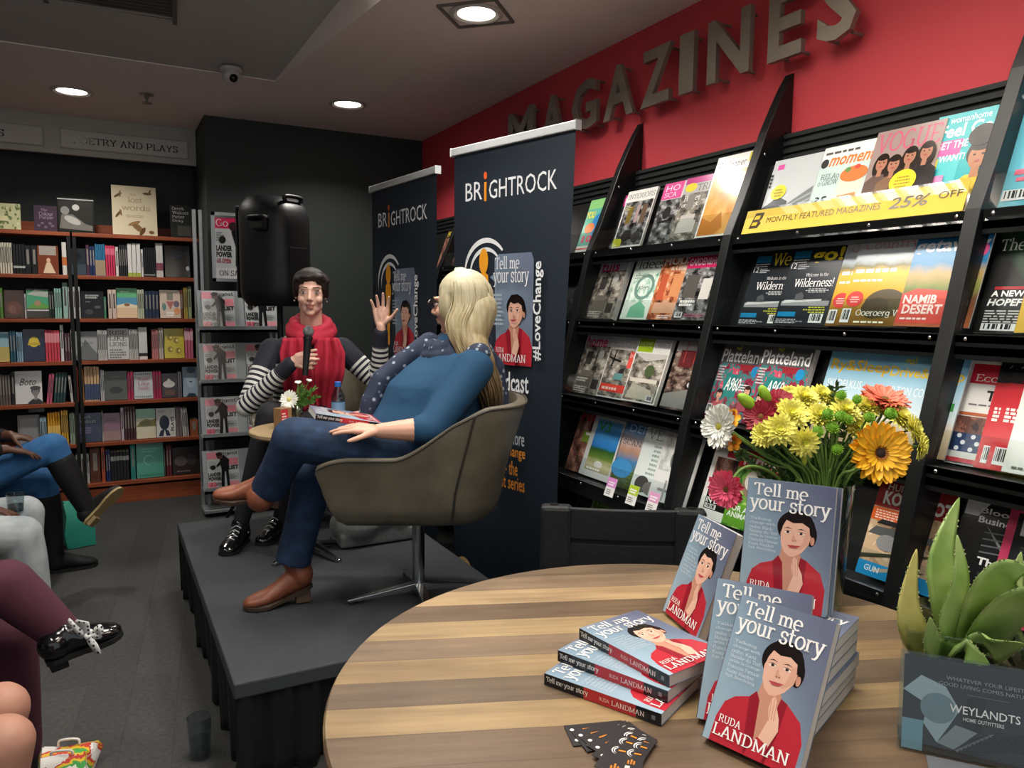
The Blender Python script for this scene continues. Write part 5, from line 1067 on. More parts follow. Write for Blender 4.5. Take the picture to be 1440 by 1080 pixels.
# ------------------------------------------------------------------ round plank table
TZ = .757; TC = Vector((.937, 1.021, 0)); TR_ = .664
def plank_mat():
    m = bpy.data.materials.new('reclaimed_planks'); m.use_nodes = True; nt = m.node_tree; b = nt.nodes['Principled BSDF']
    b.inputs['Roughness'].default_value = .42; b.inputs['Specular IOR Level'].default_value = .45
    def N(t): return nt.nodes.new(t)
    tc = N('ShaderNodeTexCoord'); mp = N('ShaderNodeMapping'); mp.inputs['Rotation'].default_value = (0, 0, math.radians(21.8)); mp.inputs['Location'].default_value = (0, .03, 0)
    nt.links.new(tc.outputs['Object'], mp.inputs[0]); sp = N('ShaderNodeSeparateXYZ'); nt.links.new(mp.outputs[0], sp.inputs[0])
    dv = N('ShaderNodeMath'); dv.operation = 'DIVIDE'; dv.inputs[1].default_value = .088; nt.links.new(sp.outputs[1], dv.inputs[0])
    fl = N('ShaderNodeMath'); fl.operation = 'FLOOR'; nt.links.new(dv.outputs[0], fl.inputs[0])
    wn = N('ShaderNodeTexWhiteNoise'); wn.noise_dimensions = '1D'; nt.links.new(fl.outputs[0], wn.inputs['W'])
    cb = N('ShaderNodeCombineXYZ'); nt.links.new(fl.outputs[0], cb.inputs[2])
    ml = N('ShaderNodeVectorMath'); ml.operation = 'MULTIPLY_ADD'; ml.inputs[1].default_value = (3.2, 42, 1); nt.links.new(mp.outputs[0], ml.inputs[0]); 
    sc_ = N('ShaderNodeVectorMath'); sc_.operation = 'SCALE'; sc_.inputs['Scale'].default_value = 7.3; nt.links.new(cb.outputs[0], sc_.inputs[0]); nt.links.new(sc_.outputs[0], ml.inputs[2])
    n = N('ShaderNodeTexNoise'); n.inputs['Scale'].default_value = 1; n.inputs['Detail'].default_value = 8; n.inputs['Roughness'].default_value = .62; nt.links.new(ml.outputs[0], n.inputs['Vector'])
    n2 = N('ShaderNodeTexNoise'); n2.inputs['Scale'].default_value = 4; n2.inputs['Detail'].default_value = 3; nt.links.new(mp.outputs[0], n2.inputs['Vector'])
    r = N('ShaderNodeValToRGB'); cols = ['66533f', '957e5a', '77634b', 'a48c69', '6b5a46', '9a8460', '806c56']; e = r.color_ramp; e.interpolation = 'CONSTANT'
    while len(e.elements) < len(cols): e.elements.new(.5)
    for i, (q, c) in enumerate(zip(e.elements, cols)): q.position = i/len(cols); q.color = lin(c)+(1,)
    nt.links.new(wn.outputs[0], r.inputs[0])
    g = N('ShaderNodeValToRGB'); g.color_ramp.elements[0].position = .32; g.color_ramp.elements[0].color = (.60, .56, .53, 1); g.color_ramp.elements[1].position = .66; g.color_ramp.elements[1].color = (1.06, 1.05, 1.02, 1); nt.links.new(n.outputs[0], g.inputs[0])
    mx = N('ShaderNodeMix'); mx.data_type = 'RGBA'; mx.blend_type = 'MULTIPLY'; mx.inputs['Factor'].default_value = .85; nt.links.new(r.outputs[0], mx.inputs['A']); nt.links.new(g.outputs[0], mx.inputs['B'])
    g2 = N('ShaderNodeValToRGB'); g2.color_ramp.elements[0].position = .35; g2.color_ramp.elements[0].color = (.72, .70, .70, 1); g2.color_ramp.elements[1].position = .6; g2.color_ramp.elements[1].color = (1.05, 1.04, 1.02, 1); nt.links.new(n2.outputs[0], g2.inputs[0])
    m2 = N('ShaderNodeMix'); m2.data_type = 'RGBA'; m2.blend_type = 'MULTIPLY'; m2.inputs['Factor'].default_value = .8; nt.links.new(mx.outputs['Result'], m2.inputs['A']); nt.links.new(g2.outputs[0], m2.inputs['B'])
    fr = N('ShaderNodeMath'); fr.operation = 'FRACT'; nt.links.new(dv.outputs[0], fr.inputs[0]); lt = N('ShaderNodeMath'); lt.operation = 'LESS_THAN'; lt.inputs[1].default_value = .018; nt.links.new(fr.outputs[0], lt.inputs[0])
    m3 = N('ShaderNodeMix'); m3.data_type = 'RGBA'; nt.links.new(lt.outputs[0], m3.inputs['Factor']); nt.links.new(m2.outputs['Result'], m3.inputs['A']); m3.inputs['B'].default_value = lin('4a3a2a')+(1,)
    nt.links.new(m3.outputs['Result'], b.inputs['Base Color'])
    bp = N('ShaderNodeBump'); bp.inputs['Strength'].default_value = .25; bp.inputs['Distance'].default_value = .003; nt.links.new(n.outputs[0], bp.inputs['Height']); nt.links.new(bp.outputs[0], b.inputs['Normal'])
    return m
t = thing('round_table', 'round table with a worn plank wood top, covered in books', 'table', TC)
MB().lathe([(.02, TZ-.04), (TR_-.012, TZ-.04), (TR_-.002, TZ-.034), (TR_, TZ-.02), (TR_, TZ-.006), (TR_-.004, TZ), (.02, TZ)], plank_mat(), 96).build('tabletop', t, smooth=30)
IRON = mat('17181a', .45, .6)
MB().lathe([(.045, .05), (.045, TZ-.06), (.16, TZ-.045), (.16, TZ-.04)], IRON, 24).build('pedestal', t, smooth=40)
MB().lathe([(.30, 0), (.30, .012), (.26, .03), (.06, .06), (.045, .09)], IRON, 40).build('base', t, smooth=40)

# ------------------------------------------------------------------ the blue-grey portrait book
BW, BH, BT = .158, .234, .0215
COVER_G = ramp_mat('print_blue_grey', [(.1, '93aab8'), (.45, '7c93a4'), (.7, '656f84'), (.95, '565b73')], .32, 'UV', 'd', .06, 3, spec=.5)
RED_P, RED_D, SK, SK_D, HAIR_P = 'b12c38', '8c1f2c', 'd9ab95', 'c08a74', '1a1414'
def portrait(S, o=(0, 0), k=1.0, asp=BW/BH):
    """woman in a red jacket, chin on her hand"""
    def T(p): return [(o[0]+k*u, o[1]+k*v) for u, v in p]
    def ov(u, v, a, b, m, n=24, **q): S.oval(o[0]+k*u, o[1]+k*v, a*k, b*k, m, n, **q)
    S.poly(T([(.07, 0), (.08, .16), (.13, .27), (.22, .325), (.4, .37), (.55, .42), (.74, .4), (.9, .32), (.96, .2), (.95, 0)]), RED_P)
    S.poly(T([(.43, .38), (.46, .2), (.52, .06), (.6, .2), (.7, .38), (.62, .5), (.45, .48)]), SK_D)
    S.poly(T([(.36, .36), (.42, .41), (.47, .36), (.5, .16), (.52, .0), (.44, .0), (.4, .16)]), RED_D)
    S.poly(T([(.74, .4), (.67, .42), (.64, .3), (.56, .0), (.66, .0), (.72, .2)]), RED_D)
    ov(.595, .645, .215, .135, HAIR_P, 28); ov(.77, .6, .06, .085, HAIR_P)
    ov(.785, .56, .024, .034, SK_D, 12)
    S.poly(T([(.43, .67), (.425, .58), (.44, .5), (.48, .445), (.54, .415), (.6, .42), (.68, .46), (.75, .53), (.77, .6), (.76, .67), (.68, .7), (.5, .71)]), SK)
    S.poly(T([(.64, .47), (.75, .53), (.77, .6), (.76, .66), (.70, .62), (.68, .54)]), 'cf9d87')
    S.poly(T([(.40, .62), (.43, .72), (.5, .775), (.64, .785), (.76, .74), (.8, .66), (.79, .59), (.755, .60), (.74, .66), (.66, .69), (.56, .68), (.48, .70), (.445, .65), (.43, .6)]), HAIR_P)
    for u, r in ((.505, .1), (.655, -.12)):
        ov(u, .605, .042, .0085, 'e6d6cc', 12, rot=r); ov(u, .605, .018, .0085, '2c201c', 10); S.poly(T([(u-.055, .632), (u, .645), (u+.055, .63), (u, .637)]), '3a2a24'); S.poly(T([(u-.05, .612), (u, .62), (u+.05, .61), (u, .614)]), '2a1c18')
    S.poly(T([(.57, .6), (.55, .545), (.565, .535), (.6, .537), (.61, .548), (.595, .56)]), 'cb9a84'); ov(.572, .541, .008, .005, '8a5a48', 8); ov(.6, .543, .008, .005, '8a5a48', 8)
    S.poly(T([(.505, .503), (.56, .507), (.6, .507), (.665, .51), (.61, .485), (.55, .483)]), 'b04e50'); S.poly(T([(.52, .498), (.58, .5), (.65, .505), (.58, .496)]), '8a3038')
    S.poly(T([(.50, .0), (.55, .14), (.6, .26), (.575, .34), (.585, .40), (.61, .42), (.635, .40), (.65, .36), (.70, .29), (.72, .22), (.66, .1), (.62, 0)]), 'dfb39d')
    for a in (((.6, .26), (.585, .39)), ((.625, .27), (.61, .41)), ((.65, .27), (.64, .38))):
        (u0, v0), (u1, v1) = a; S.poly(T([(u0, v0), (u1, v1), (u1+.006, v1), (u0+.008, v0)]), SK_D)
    S.poly(T([(.45, 0), (.5, .1), (.54, .14), (.66, .11), (.64, 0)]), RED_P)
def front_cover(S):
    S.rect(0, 0, 1, 1, COVER_G); portrait(S)
    W = 'f1f0ec'
    S.text('Tell me', .07, .865, .70, .975, W, 'serif', thick=.11); S.text('your story', .03, .72, .965, .868, W, 'serif', thick=.11)
    for i, (s, a) in enumerate((('Talking', .24), ('change with', .30), ('John Kani', .27), ('Natalie du Toit', .33), ('Zelda la Grange', .34), ('Francois Pienaar', .35), ('Kumi Naidoo', .3), ('Ryk Neethling', .32))): S.text(s, .06, .665-.034*i, .06+a, .69-.034*i, 'd9dfe2', 'serif', thick=.07)
    S.text('RUDA', .12, .135, .36, .185, W, 'serif', thick=.1); S.text('LANDMAN', .09, .045, .88, .125, W, 'serif', thick=.1)
PAGES = mat('cfccc4', .75, noise=.16, nscale=3, stretch=(4, 4, 420))
def story_book(label, mtx, group, cat='book', mini=False):
    o = thing('paperback_book', label, cat, group=group, mtx=mtx)
    e = .0008
    MB().bbox((.001, .0012, e), (BW-.001, BH-.0012, BT-e), PAGES).build('page_block', o)
    c = MB(); c.bbox((0, 0, 0), (BW, BH, e), mat('6b7688', .35)); c.bbox((0, 0, BT-e), (BW, BH, BT), mat('6b7688', .35)); c.bbox((-.0006, 0, 0), (e, BH, BT), mat('5f6a7c', .35))
    front_cover(Sheet(c, BW, BH, (0, 0, BT), dz=.00004)); cv = c.build('cover', o)
    s = MB(); S = Sheet(s, BH, BT, (-.0008, BH, 0), (0, -1, 0), (0, 0, 1), dz=.0001)
    S.rect(0, 0, .36, 1, '1e1c22'); S.rect(.36, 0, .8, 1, 'bb2832'); S.rect(.8, 0, .9, 1, '23262c'); S.rect(.9, 0, 1, 1, '1b1c20'); S.text('Tell me your story', .02, .22, .40, .82, 'ece9e4', 'serif', thick=.12); S.text('RUDA', .50, .34, .58, .66, 'f0c0bc'); S.text('LANDMAN', .6, .28, .87, .72, 'f4dedb', 'serif', thick=.1); S.rect(.925, .35, .955, .7, '7a8088')
    sp = s.build('spine', o); return o
def stand(x, y, z, yaw, lean, roll=0):
    e = Vector((math.cos(yaw), math.sin(yaw), 0)); n = Vector((-math.sin(yaw), math.cos(yaw), 0)); up = Vector((0, 0, 1))*math.cos(lean)+n*math.sin(lean)
    if roll: e, up = e*math.cos(roll)+up*math.sin(roll), up*math.cos(roll)-e*math.sin(roll)
    m = frame((x, y, z), e, up); return m @ Matrix.Translation((0, 0, -BT))
GB = 'copies of the portrait book'
lean = .50
story_book('portrait book propped at the front of the table, nearest of the standing copies', stand(.822, .866, TZ+BT*math.sin(lean)+.001, math.radians(-74), lean), GB)
lean = .47
story_book('portrait book standing close behind the nearest one, half covered by it', stand(.852, .912, TZ+BT*math.sin(lean)+.001, math.radians(-58), lean), GB)
ZS = TZ+.001+6*.0222
M_ = stand(1.052, 1.026, ZS+BT*math.sin(.2)+.001, math.radians(-60), .2)
story_book('tallest standing portrait book on top of the right hand stack', M_, GB)
story_book('portrait book standing right behind the tallest one', M_ @ Matrix.Translation((.006, .0, -BT-.001)), GB)
story_book('portrait book turned to the left, standing behind the three stacked copies', stand(1.10, 1.30, TZ+BT*math.sin(.363)+.001, math.radians(-103), .363), GB)
# stack under the standing copies: the long page edges face right
n0 = Vector((.982, .787, 0)); ey = Vector((.214, .084, 0)).normalized(); ex = Vector((-ey.y, ey.x, 0))
PLC = ['lowest', 'second lowest', 'third lowest', 'third from top', 'second from top', 'topmost']
rnd = random.Random(11)
for i in range(6):
    j = rnd.uniform(-.004, .004)
    # front cover up, spine on the far left side
    M_ = Matrix.Translation((j, -j, 0)) @ frame(n0+ex*BW+Vector((0, 0, TZ+.001+.0222*i)), -ex, ey)
    story_book('%s portrait book in the stack of six on the right' % PLC[i], M_, 'stack of six portrait books')
# fanned pile of three on the left
PIL = [((.793, .932), (.693, 1.143), 'bottom'), ((.824, .954), (.742, 1.166), 'middle'), ((.833, .962), (.803, 1.19), 'top')]
for i, (b_, a_, nm) in enumerate(PIL):
    b_, a_ = Vector(b_+(0,)), Vector(a_+(0,)); ey = (a_-b_).normalized(); ex = Vector((ey.y, -ey.x, 0))
    story_book('%s portrait book of the fanned pile of three' % nm, frame(b_+Vector((0, 0, TZ+.001+.0222*i)), ex, ey), 'fanned pile of portrait books')
# black cards
for i, (x, y, a) in enumerate(((806, 1050, -2), (826, 1058, 8), (846, 1065, 17), (864, 1074, 27), (878, 1084, 37), (888, 1096, 48), (896, 1110, 60))):
    p = px(x, y, 2, TZ+.0012*(i+1)); an = math.radians(a-16); e = Vector((math.cos(an), math.sin(an), 0))
    o = MB().bbox((0, 0, 0), (.10, .06, .0009), mat('1d1a1c', .45)).build('business_card', mtx=frame(p+Vector((.0, 0, .0002)), e, (-e.y, e.x, 0))); tag(o, '%s black card with orange and white logos in the fan on the table' % ['first', 'second', 'third', 'fourth', 'fifth', 'sixth', 'seventh'][i], 'card', 'fan of black cards')
    c = MB(); S = Sheet(c, .10, .06, (0, 0, .0009), dz=.00008); S.oval(.1, .25, .035, .06, 'e8e4da', 16); S.oval(.1, .75, .035, .06, 'e8e4da', 16); S.rect(.25, .3, .5, .42, 'c9c6c0'); S.lines(.28, .55, .5, .8, 3, 'd98a3a', fill=.6); S.lines(.55, .2, .68, .42, 3, 'd98a3a', fill=.6)
    for q in (.28, .68): S.arc(.84, q, .055, .075, 10, 170, 'e4e2de', 12, 1.67); S.arc(.84, q, .09, .11, 10, 170, 'e4e2de', 12, 1.67); S.rect(.825, q-.18, .855, q, 'e08a2c')
    c.build('print', o)

# ------------------------------------------------------------------ banners
NAVY = mat('1b2530', .55, noise=.06, nscale=2)
def person_i(S, u, v0, v1, v2, w, m='e39c2c'):
    S.oval(u, v2, w*.9, w*.62, m, 20); S.poly([(u-w*.45, v0), (u-w*.6, v1-.06), (u-w*1.05, v1-.02), (u-w*.9, v1), (u, v1+.008), (u+w*.9, v1), (u+w*1.05, v1-.02), (u+w*.6, v1-.06), (u+w*.45, v0)], m)
def banner(A, w, deg, ztop, label, taper):
    th = math.radians(deg); e = Vector((math.sin(th), -math.cos(th), 0)); A = Vector(A); n = Vector((-e.y, e.x, 0))*-1; n = e.cross(Vector((0, 0, 1)))
    t = thing('pull_up_banner', label, 'banner', tuple(A+e*w/2), 'pull up banners')
    L = lambda p: Vector(p)
    h = ztop-.08; MW = Matrix((e, (0, 0, 1), e.cross(Vector((0, 0, 1))))).transposed(); Rm = Matrix((e, e.cross(Vector((0, 0, 1))), (0, 0, -1))).transposed()
    nz = e.cross(Vector((0, 0, 1)))
    c = MB(); S = Sheet(c, w, h, A+Vector((0, 0, .08)), e, (0, 0, 1), dz=.0006)
    ur = lambda v: 1-taper*min(1, max(0, (.95-v)/.6)); N = 10
    for i in range(N):
        v0, v1 = i/N, (i+1)/N; S.poly([(0.0, v0), (ur(v0), v0), (ur(v1), v1), (0.0, v1)], NAVY, keep=i > 0)
    W = 'dfe2e4'
    S.text('BR', .109, .891, .262, .930, W); S.text('GHTROCK', .325, .889, .872, .928, W); S.rect(.283, .886, .303, .926, 'e0902c'); S.oval(.293, .940, .014, .008, 'e0602c')
    S.arc(.30, .735, .165, .195, 38, 200, W, 30, w/h); S.arc(.30, .735, .115, .140, 38, 200, W, 30, w/h)
    person_i(S, .285, .56, .727, .757, .045)
    g = COVER_G; S.poly([(.405, .535), (.69, .535), (.705, .55), (.71, .755), (.69, .77), (.42, .77), (.385, .758), (.385, .73), (.345, .722), (.385, .712), (.40, .60)], g)
    portrait(S, (.405, .535), .0, 1) if False else None
    q = MB(); S2 = Sheet(c, w*.36, h*.19, A+Vector((0, 0, .08+h*.536))+e*w*.36+nz*.0075, e, (0, 0, 1), dz=.0006); portrait(S2, (.0, 0), 1.0)
    S.k = 40; S.text('Tell me', .415, .737, .62, .764, W, 'serif'); S.text('your story', .40, .700, .70, .738, W, 'serif'); S.lines(.41, .62, .5, .69, 8, 'aab6c0'); S.text('RUDA', .43, .562, .5, .573, W, 'serif'); S.text('LANDMAN', .42, .543, .68, .56, W, 'serif')
    S.text('#LoveChange', .735, .55, .815, .75, W, bold=.02, rot=90)
    S.text('The Podcast', .24, .480, .709, .522, W, bold=.015)
    S.text('Scan for more', .355, .368, .68, .400, 'c9ced2'); S.text('#LoveChange', .35, .335, .69, .366, 'd98a2c', bold=.012); S.text('stories - the', .35, .302, .63, .333, 'd98a2c', bold=.012); S.text('podcast series', .345, .262, .69, .301, 'd98a2c', bold=.012)
    S.oval(.15, .055, .075, .028, 'd9b27a', 28); S.lines(.1, .04, .2, .066, 2, 'f0e4d0', fill=.6)
    o = c.build('printed_sheet', t, world=True); 
    b = MB(); b.box(A+e*w/2+Vector((0, 0, ztop+.006)), (w+.02, .03, .036), mat('d0d4d6', .35, .3), Matrix((e, nz, (0, 0, 1))).transposed()); b.build('top_rail', t, world=True, bevel=.004)
    for s in (0, 1): MB().box(A+e*(w*s+(.0115 if s else -.0115))+Vector((0, 0, ztop+.006)), (.004, .034, .04), mat('b9bdbf', .4), Matrix((e, nz, (0, 0, 1))).transposed()).build('end_cap', t, world=True)
    MB().box(A+e*w*.46-nz*.0+Vector((0, 0, .052)), (w*.93, .075, .095), mat('1a1c1f', .4, .5), Matrix((e, nz, (0, 0, 1))).transposed()).build('base_cassette', t, world=True, bevel=.012)
    MB().tube([A+e*w*.46-nz*.022+Vector((0, 0, .09)), A+e*w*.5-nz*.02+Vector((0, 0, ztop))], .008, mat('8a8d90', .3, .9), 8).build('support_pole', t, world=True)
    for k in (.15, .75): MB().box(A+e*w*k+Vector((0, 0, .0035)), (.03, .16, .007), mat('3a3c3f', .4, .6), Matrix((e, nz, (0, 0, 1))).transposed()).build('foot', t, world=True)
banner((1.49, 3.34, 0), .77, 14.4, 2.16, 'nearer navy pull up banner, behind the blonde woman', .09)
banner((1.44, 4.42, 0), .81, 5.3, 2.125, 'farther navy pull up banner, behind the raised hand', .0)

# ------------------------------------------------------------------ vase and flowers
VC = Vector((1.452, 1.165, TZ+.001)); DV = VIEW.dot(VC+Vector((0, 0, .2))-Vector((0, 0, CAM_H)))
t = thing('glass_vase', 'tall clear glass vase of mixed flowers behind the books', 'vase', VC)
GL_V = glass('vase_glass', 'e6efec', .02, .3)
MB().lathe([(.045, .002), (.05, .0), (.052, .01), (.056, .14), (.066, .30), (.063, .30), (.053, .14), (.048, .016), (.001, .014)], GL_V, 32, cap=False).build('body', t, smooth=True)
MB().lathe([(.001, .018), (.046, .018), (.0515, .13), (.001, .13)], glass('vase_water', 'c4cdb8', .02, .2), 24, cap=False).build('water', t, smooth=40)
STEM = mat('5f7f35', .55, noise=.2, nscale=20); LEAFD = mat('33501f', .6, noise=.3, nscale=15)
def petals(mb, n, r0, r1, wd, m, tilt=.15, tilt2=0, droop=.0, ph=0, z=0, jit=.08, seed=0):
    """ring of lance shaped petals about local z"""
    rr = random.Random(seed+n)
    for i in range(n):
        a = 2*PI*(i+ph)/n+rr.uniform(-jit, jit); L = (r1-r0)*rr.uniform(.9, 1.06); c, s = math.cos(a), math.sin(a); vs = []; K = 5; tt = tilt+rr.uniform(-.08, .08)
        for k in range(K+1):
            f = k/K; r = r0+L*f*math.cos(tt); zz = z+L*(math.sin(tt)*f+(tilt2)*f*f-droop*f*f); w = wd/2*(.35+1.3*f-1.25*f**3.2) if k < K else wd*.10
            for q, dz in ((-1, .0), (0, -wd*.14), (1, .0)): vs.append((r*c-q*w*s, r*s+q*w*c, zz+dz+abs(q)*wd*.05))
        fs = []
        for k in range(K):
            for q in range(2): fs.append((k*3+q, k*3+q+1, k*3+q+4, k*3+q+3))
        mb.add(vs, fs, m)
def flower(name, label, cx, cy, facing, kind, size, col, stem_to=None, dd=0, group='flowers in the vase'):
    c = pd(cx, cy, DV+dd); f = Vector(facing).normalized(); t = thing(name, label, 'flower', c, group)
    xr = f.orthogonal().normalized(); R_ = Matrix((xr, f.cross(xr), f)).transposed()
    m = mat(col, .55, noise=.12, nscale=40); m2 = mat(col, .5, noise=.18, nscale=60)
    pb = MB(); cb = MB(); s = size; sd = int(cx)
    if kind == 'gerbera':
        petals(pb, 26, s*.16, s, s*.34, m, .10, seed=sd); petals(pb, 26, s*.16, s*.96, s*.32, m2, .22, ph=.5, z=s*.03, seed=sd+1); petals(pb, 20, s*.14, s*.62, s*.16, m2, .38, z=s*.05, seed=sd+2)
        cb.ell((0, 0, s*.06), (s*.17, s*.17, s*.07), mat('2a1a12' if size > .06 else 'a8a03a' if col == 'e9ebe2' else '6a4a1e', .8, noise=.4, nscale=300)); petals(cb, 22, s*.12, s*.27, s*.05, mat('8a4a12' if size > .06 else col, .7), .7, z=s*.06, seed=sd+3)
    elif kind == 'chrys':
        for k in range(6): petals(pb, 18-2*k, s*.06, s*(1-.13*k), s*.30, m if k % 2 else m2, .12+.2*k, z=s*.05*k, ph=.37*k, seed=sd+k)
        cb.ell((0, 0, s*.24), (s*.16, s*.16, s*.10), mat('c9cf3a', .7, noise=.3, nscale=200))
    elif kind == 'daisy':
        petals(pb, 20, s*.14, s, s*.22, m, .08, seed=sd); petals(pb, 18, s*.14, s*.9, s*.2, m2, .25, ph=.4, z=s*.04, seed=sd+1); cb.ell((0, 0, s*.07), (s*.2, s*.2, s*.1), mat('b9b84a', .8, noise=.3, nscale=200))
    elif kind == 'button':
        cb.ell((0, 0, 0), (s*.8, s*.8, s*.62), mat('5f8f1c', .8, noise=.35, nscale=120))
        for k in range(4): petals(pb, 16-3*k, s*.1, s*(1-.22*k), s*.25, m if k % 2 else m2, .35+.3*k, z=s*(.02+.14*k), ph=.3*k, seed=sd+k)
    elif kind == 'lily':
        petals(pb, 6, s*.08, s, s*.55, m, .8, droop=.25, seed=sd); petals(pb, 3, s*.06, s*.8, s*.4, mat('b5571c', .5, noise=.3, nscale=60), 1.0, seed=sd+1); cb.tube([(0, 0, -s*.5), (0, 0, s*.1)], [s*.06, s*.16], mat('8a8f2a', .6), 8)
    elif kind == 'bud': cb.ell((0, 0, 0), (s*.45, s*.45, s), m)
    for v_, mb in ((pb, 'petals'), (cb, 'bud' if kind == 'bud' else 'disc')):
        if v_.v:
            v_.v = [tuple(R_ @ Vector(q)) for q in v_.v]; o = v_.build(mb, t, smooth=True)
    b = VC+Vector((0, 0, .02))+Vector((random.uniform(-.025, .025), random.uniform(-.025, .025), 0)); nk = VC+Vector((0, 0, .29))+Vector(((c-VC).x, (c-VC).y, 0))*.22
    p0 = c-f*size*.1
    path = smoothpath([p0, p0-f*.03+Vector((0, 0, -.012)), nk.lerp(p0, .5)-f*.012, nk, b] if stem_to is None else [p0]+stem_to+[nk, b], 5)
    s_ = MB().tube([q-c for q in path], .0028 if kind != 'gerbera' else .0036, STEM, 7).build('stem', t, smooth=True)
    return t
random.seed(3)
F = -VIEW
def fc(dx=0, dz=0, k=1): return F*k+Vector(AX[:, 0])*dx+Vector((0, 0, dz))
flower('gerbera', 'large orange yellow gerbera with a dark centre at the front of the bouquet', 1237, 637, fc(.05, .1), 'gerbera', .069, 'f3b322', dd=-.10)
flower('gerbera', 'white gerbera turned sideways at the left end of the bouquet', 1012, 600, fc(-1.6, .1), 'gerbera', .052, 'e9ebe2', dd=-.02)
flower('gerbera', 'dark red gerbera near the left of the bouquet', 1070, 586, fc(-.7, .4), 'gerbera', .042, '8c1428', dd=-.02)
flower('gerbera', 'dark red gerbera just above the other dark red one', 1097, 563, fc(-.1, 1.0), 'gerbera', .034, '92182c', dd=.02)
flower('gerbera', 'salmon pink gerbera seen from the side at the top of the bouquet', 1244, 562, fc(.1, 2.2), 'gerbera', .056, 'e2795f', dd=.03)
c_ = pd(1028, 682, DV-.06)
flower('gerbera', 'pink gerbera hanging down on a bent stem at the left', 1022, 688, fc(-.9, -.15, .8), 'gerbera', .046, 'e85a7c', [pd(1040, 662, DV-.05), pd(1062, 656, DV-.04), pd(1090, 668, DV-.02), pd(1110, 690, DV)], -.06)
CH = [(1075, 612, .030, -.04, -.5, .2, 'far left'), (1155, 556, .030, .06, 0, 1, 'high back'), (1205, 600, .030, .0, .1, .4, 'inner right'), (1240, 572, .032, .04, .3, 1, 'high right'), (1110, 556, .028, .05, -.3, 1, 'high left'), (1096, 604, .036, -.06, -.2, .3, 'front left'), (1130, 622, .034, -.07, .0, -.1, 'lowest front'), (1112, 583, .040, -.03, -.1, .6, 'centre left'), (1152, 585, .034, -.01, 0, .8, 'middle top'), (1188, 578, .036, .0, .1, .9, 'upper centre'), (1218, 573, .034, .02, .2, 1.0, 'upper right'), (1262, 585, .036, .0, .6, .7, 'right'), (1283, 603, .032, -.02, .9, .3, 'far right'), (1293, 628, .030, -.03, 1.2, -.3, 'lowest at the right edge'), (1130, 560, .036, .03, 0, 1.2, 'topmost left'), (1170, 562, .030, .05, 0, 1.3, 'back top')]
for x, y, s, dd, dx, dz, w_ in CH: flower('chrysanthemum', 'pale yellow chrysanthemum, %s of the yellow ones in the bouquet' % w_, x, y, fc(dx, dz), 'chrys', s*1.1, 'efe873', dd=dd)
BT_ = [(1150, 607, .016, 'leftmost front'), (1170, 601, .018, 'large front'), (1182, 586, .017, 'upper front'), (1164, 583, .017, 'back left'), (1192, 590, .014, 'next to the orange gerbera'), (1222, 587, .015, 'above the orange gerbera'), (1252, 582, .017, 'right hand'), (1177, 632, .015, 'lowest'), (1183, 556, .014, 'topmost'), (1205, 562, .013, 'small high')]
for x, y, s, w_ in BT_: flower('button_pompon', '%s green button pompon flower in the bouquet' % w_, x, y, fc(random.uniform(-.3, .3), .4), 'button', s, '7cab24', dd=-.05 if y > 580 else 0)
flower('alstroemeria', 'orange yellow alstroemeria bloom beside the white gerbera', 1028, 590, fc(-.4, .6), 'lily', .034, 'd9a32c', dd=-.01)
flower('alstroemeria', 'orange yellow alstroemeria bloom lower left in the bouquet', 1032, 622, fc(-.6, .1), 'lily', .030, 'cf8f22', dd=-.02)
flower('green_bud', 'long green bud at the upper left of the bouquet', 1052, 566, fc(-.9, .7, .2), 'bud', .032, '86ad2a', dd=.0)
flower('green_bud', 'long green bud reaching up next to the dark red gerberas', 1076, 556, fc(-.5, .9, .2), 'bud', .028, '8db531', dd=.02)
flower('green_bud', 'small yellow green bud hanging below the yellow flowers', 1131, 646, fc(0, -1, .4), 'bud', .013, '9aa82e', dd=-.06)
def sprig(x, y, x2, y2, label, n=40, L=.026, dd=0, m=LEAFD):
    a, b = pd(x, y, DV+dd), pd(x2, y2, DV+dd*.3); t = thing('foliage_sprig', label, 'foliage', b, 'green sprigs in the bouquet'); P = smoothpath([b, b.lerp(a, .5)+Vector((0, 0, .012)), a], 8)
    MB().tube([q-b for q in P], [.0022-.0012*i/len(P) for i in range(len(P))], STEM, 6).build('stem', t)
    mb = MB(); rr = random.Random(int(x))
    for i in range(n*3):
        q = P[min(len(P)-1, int((.12+.88*i/(n*3))*len(P)))]-b; d = Vector((rr.uniform(-1, 1), rr.uniform(-1, 1), rr.uniform(-.2, 1))).normalized()*L*rr.uniform(.6, 1.1); s = d.cross(VIEW).normalized()*L*.13
        mb.add([q, q+d*.5+s, q+d, q+d*.5-s], [(0, 1, 2, 3)], m)
    mb.build('leaves', t)
SP = [(1040, 640, 'leftmost'), (1072, 660, 'low left'), (1100, 676, 'low centre left'), (1120, 640, 'middle left'), (1150, 668, 'centre'), (1184, 680, 'right of centre'), (1205, 650, 'behind the orange gerbera'), (1175, 545, 'topmost thin'), (1198, 575, 'upper'), (1085, 625, 'inner left'), (1145, 640, 'inner middle'), (1215, 620, 'inner right'), (1060, 606, 'outer left')]
SP += [(1100, 640, 'thick left'), (1130, 660, 'thick middle'), (1165, 650, 'thick centre'), (1190, 645, 'thick right'), (1080, 640, 'drooping left'), (1210, 670, 'drooping right'), (1140, 690, 'low dark'), (1170, 700, 'lowest dark'), (1110, 690, 'low hanging')]
for i, (x, y, w_) in enumerate(SP): sprig(x, y, 1150+(x-1150)*.25, 735, '%s feathery green sprig in the bouquet' % w_, dd=.01*(i % 4))

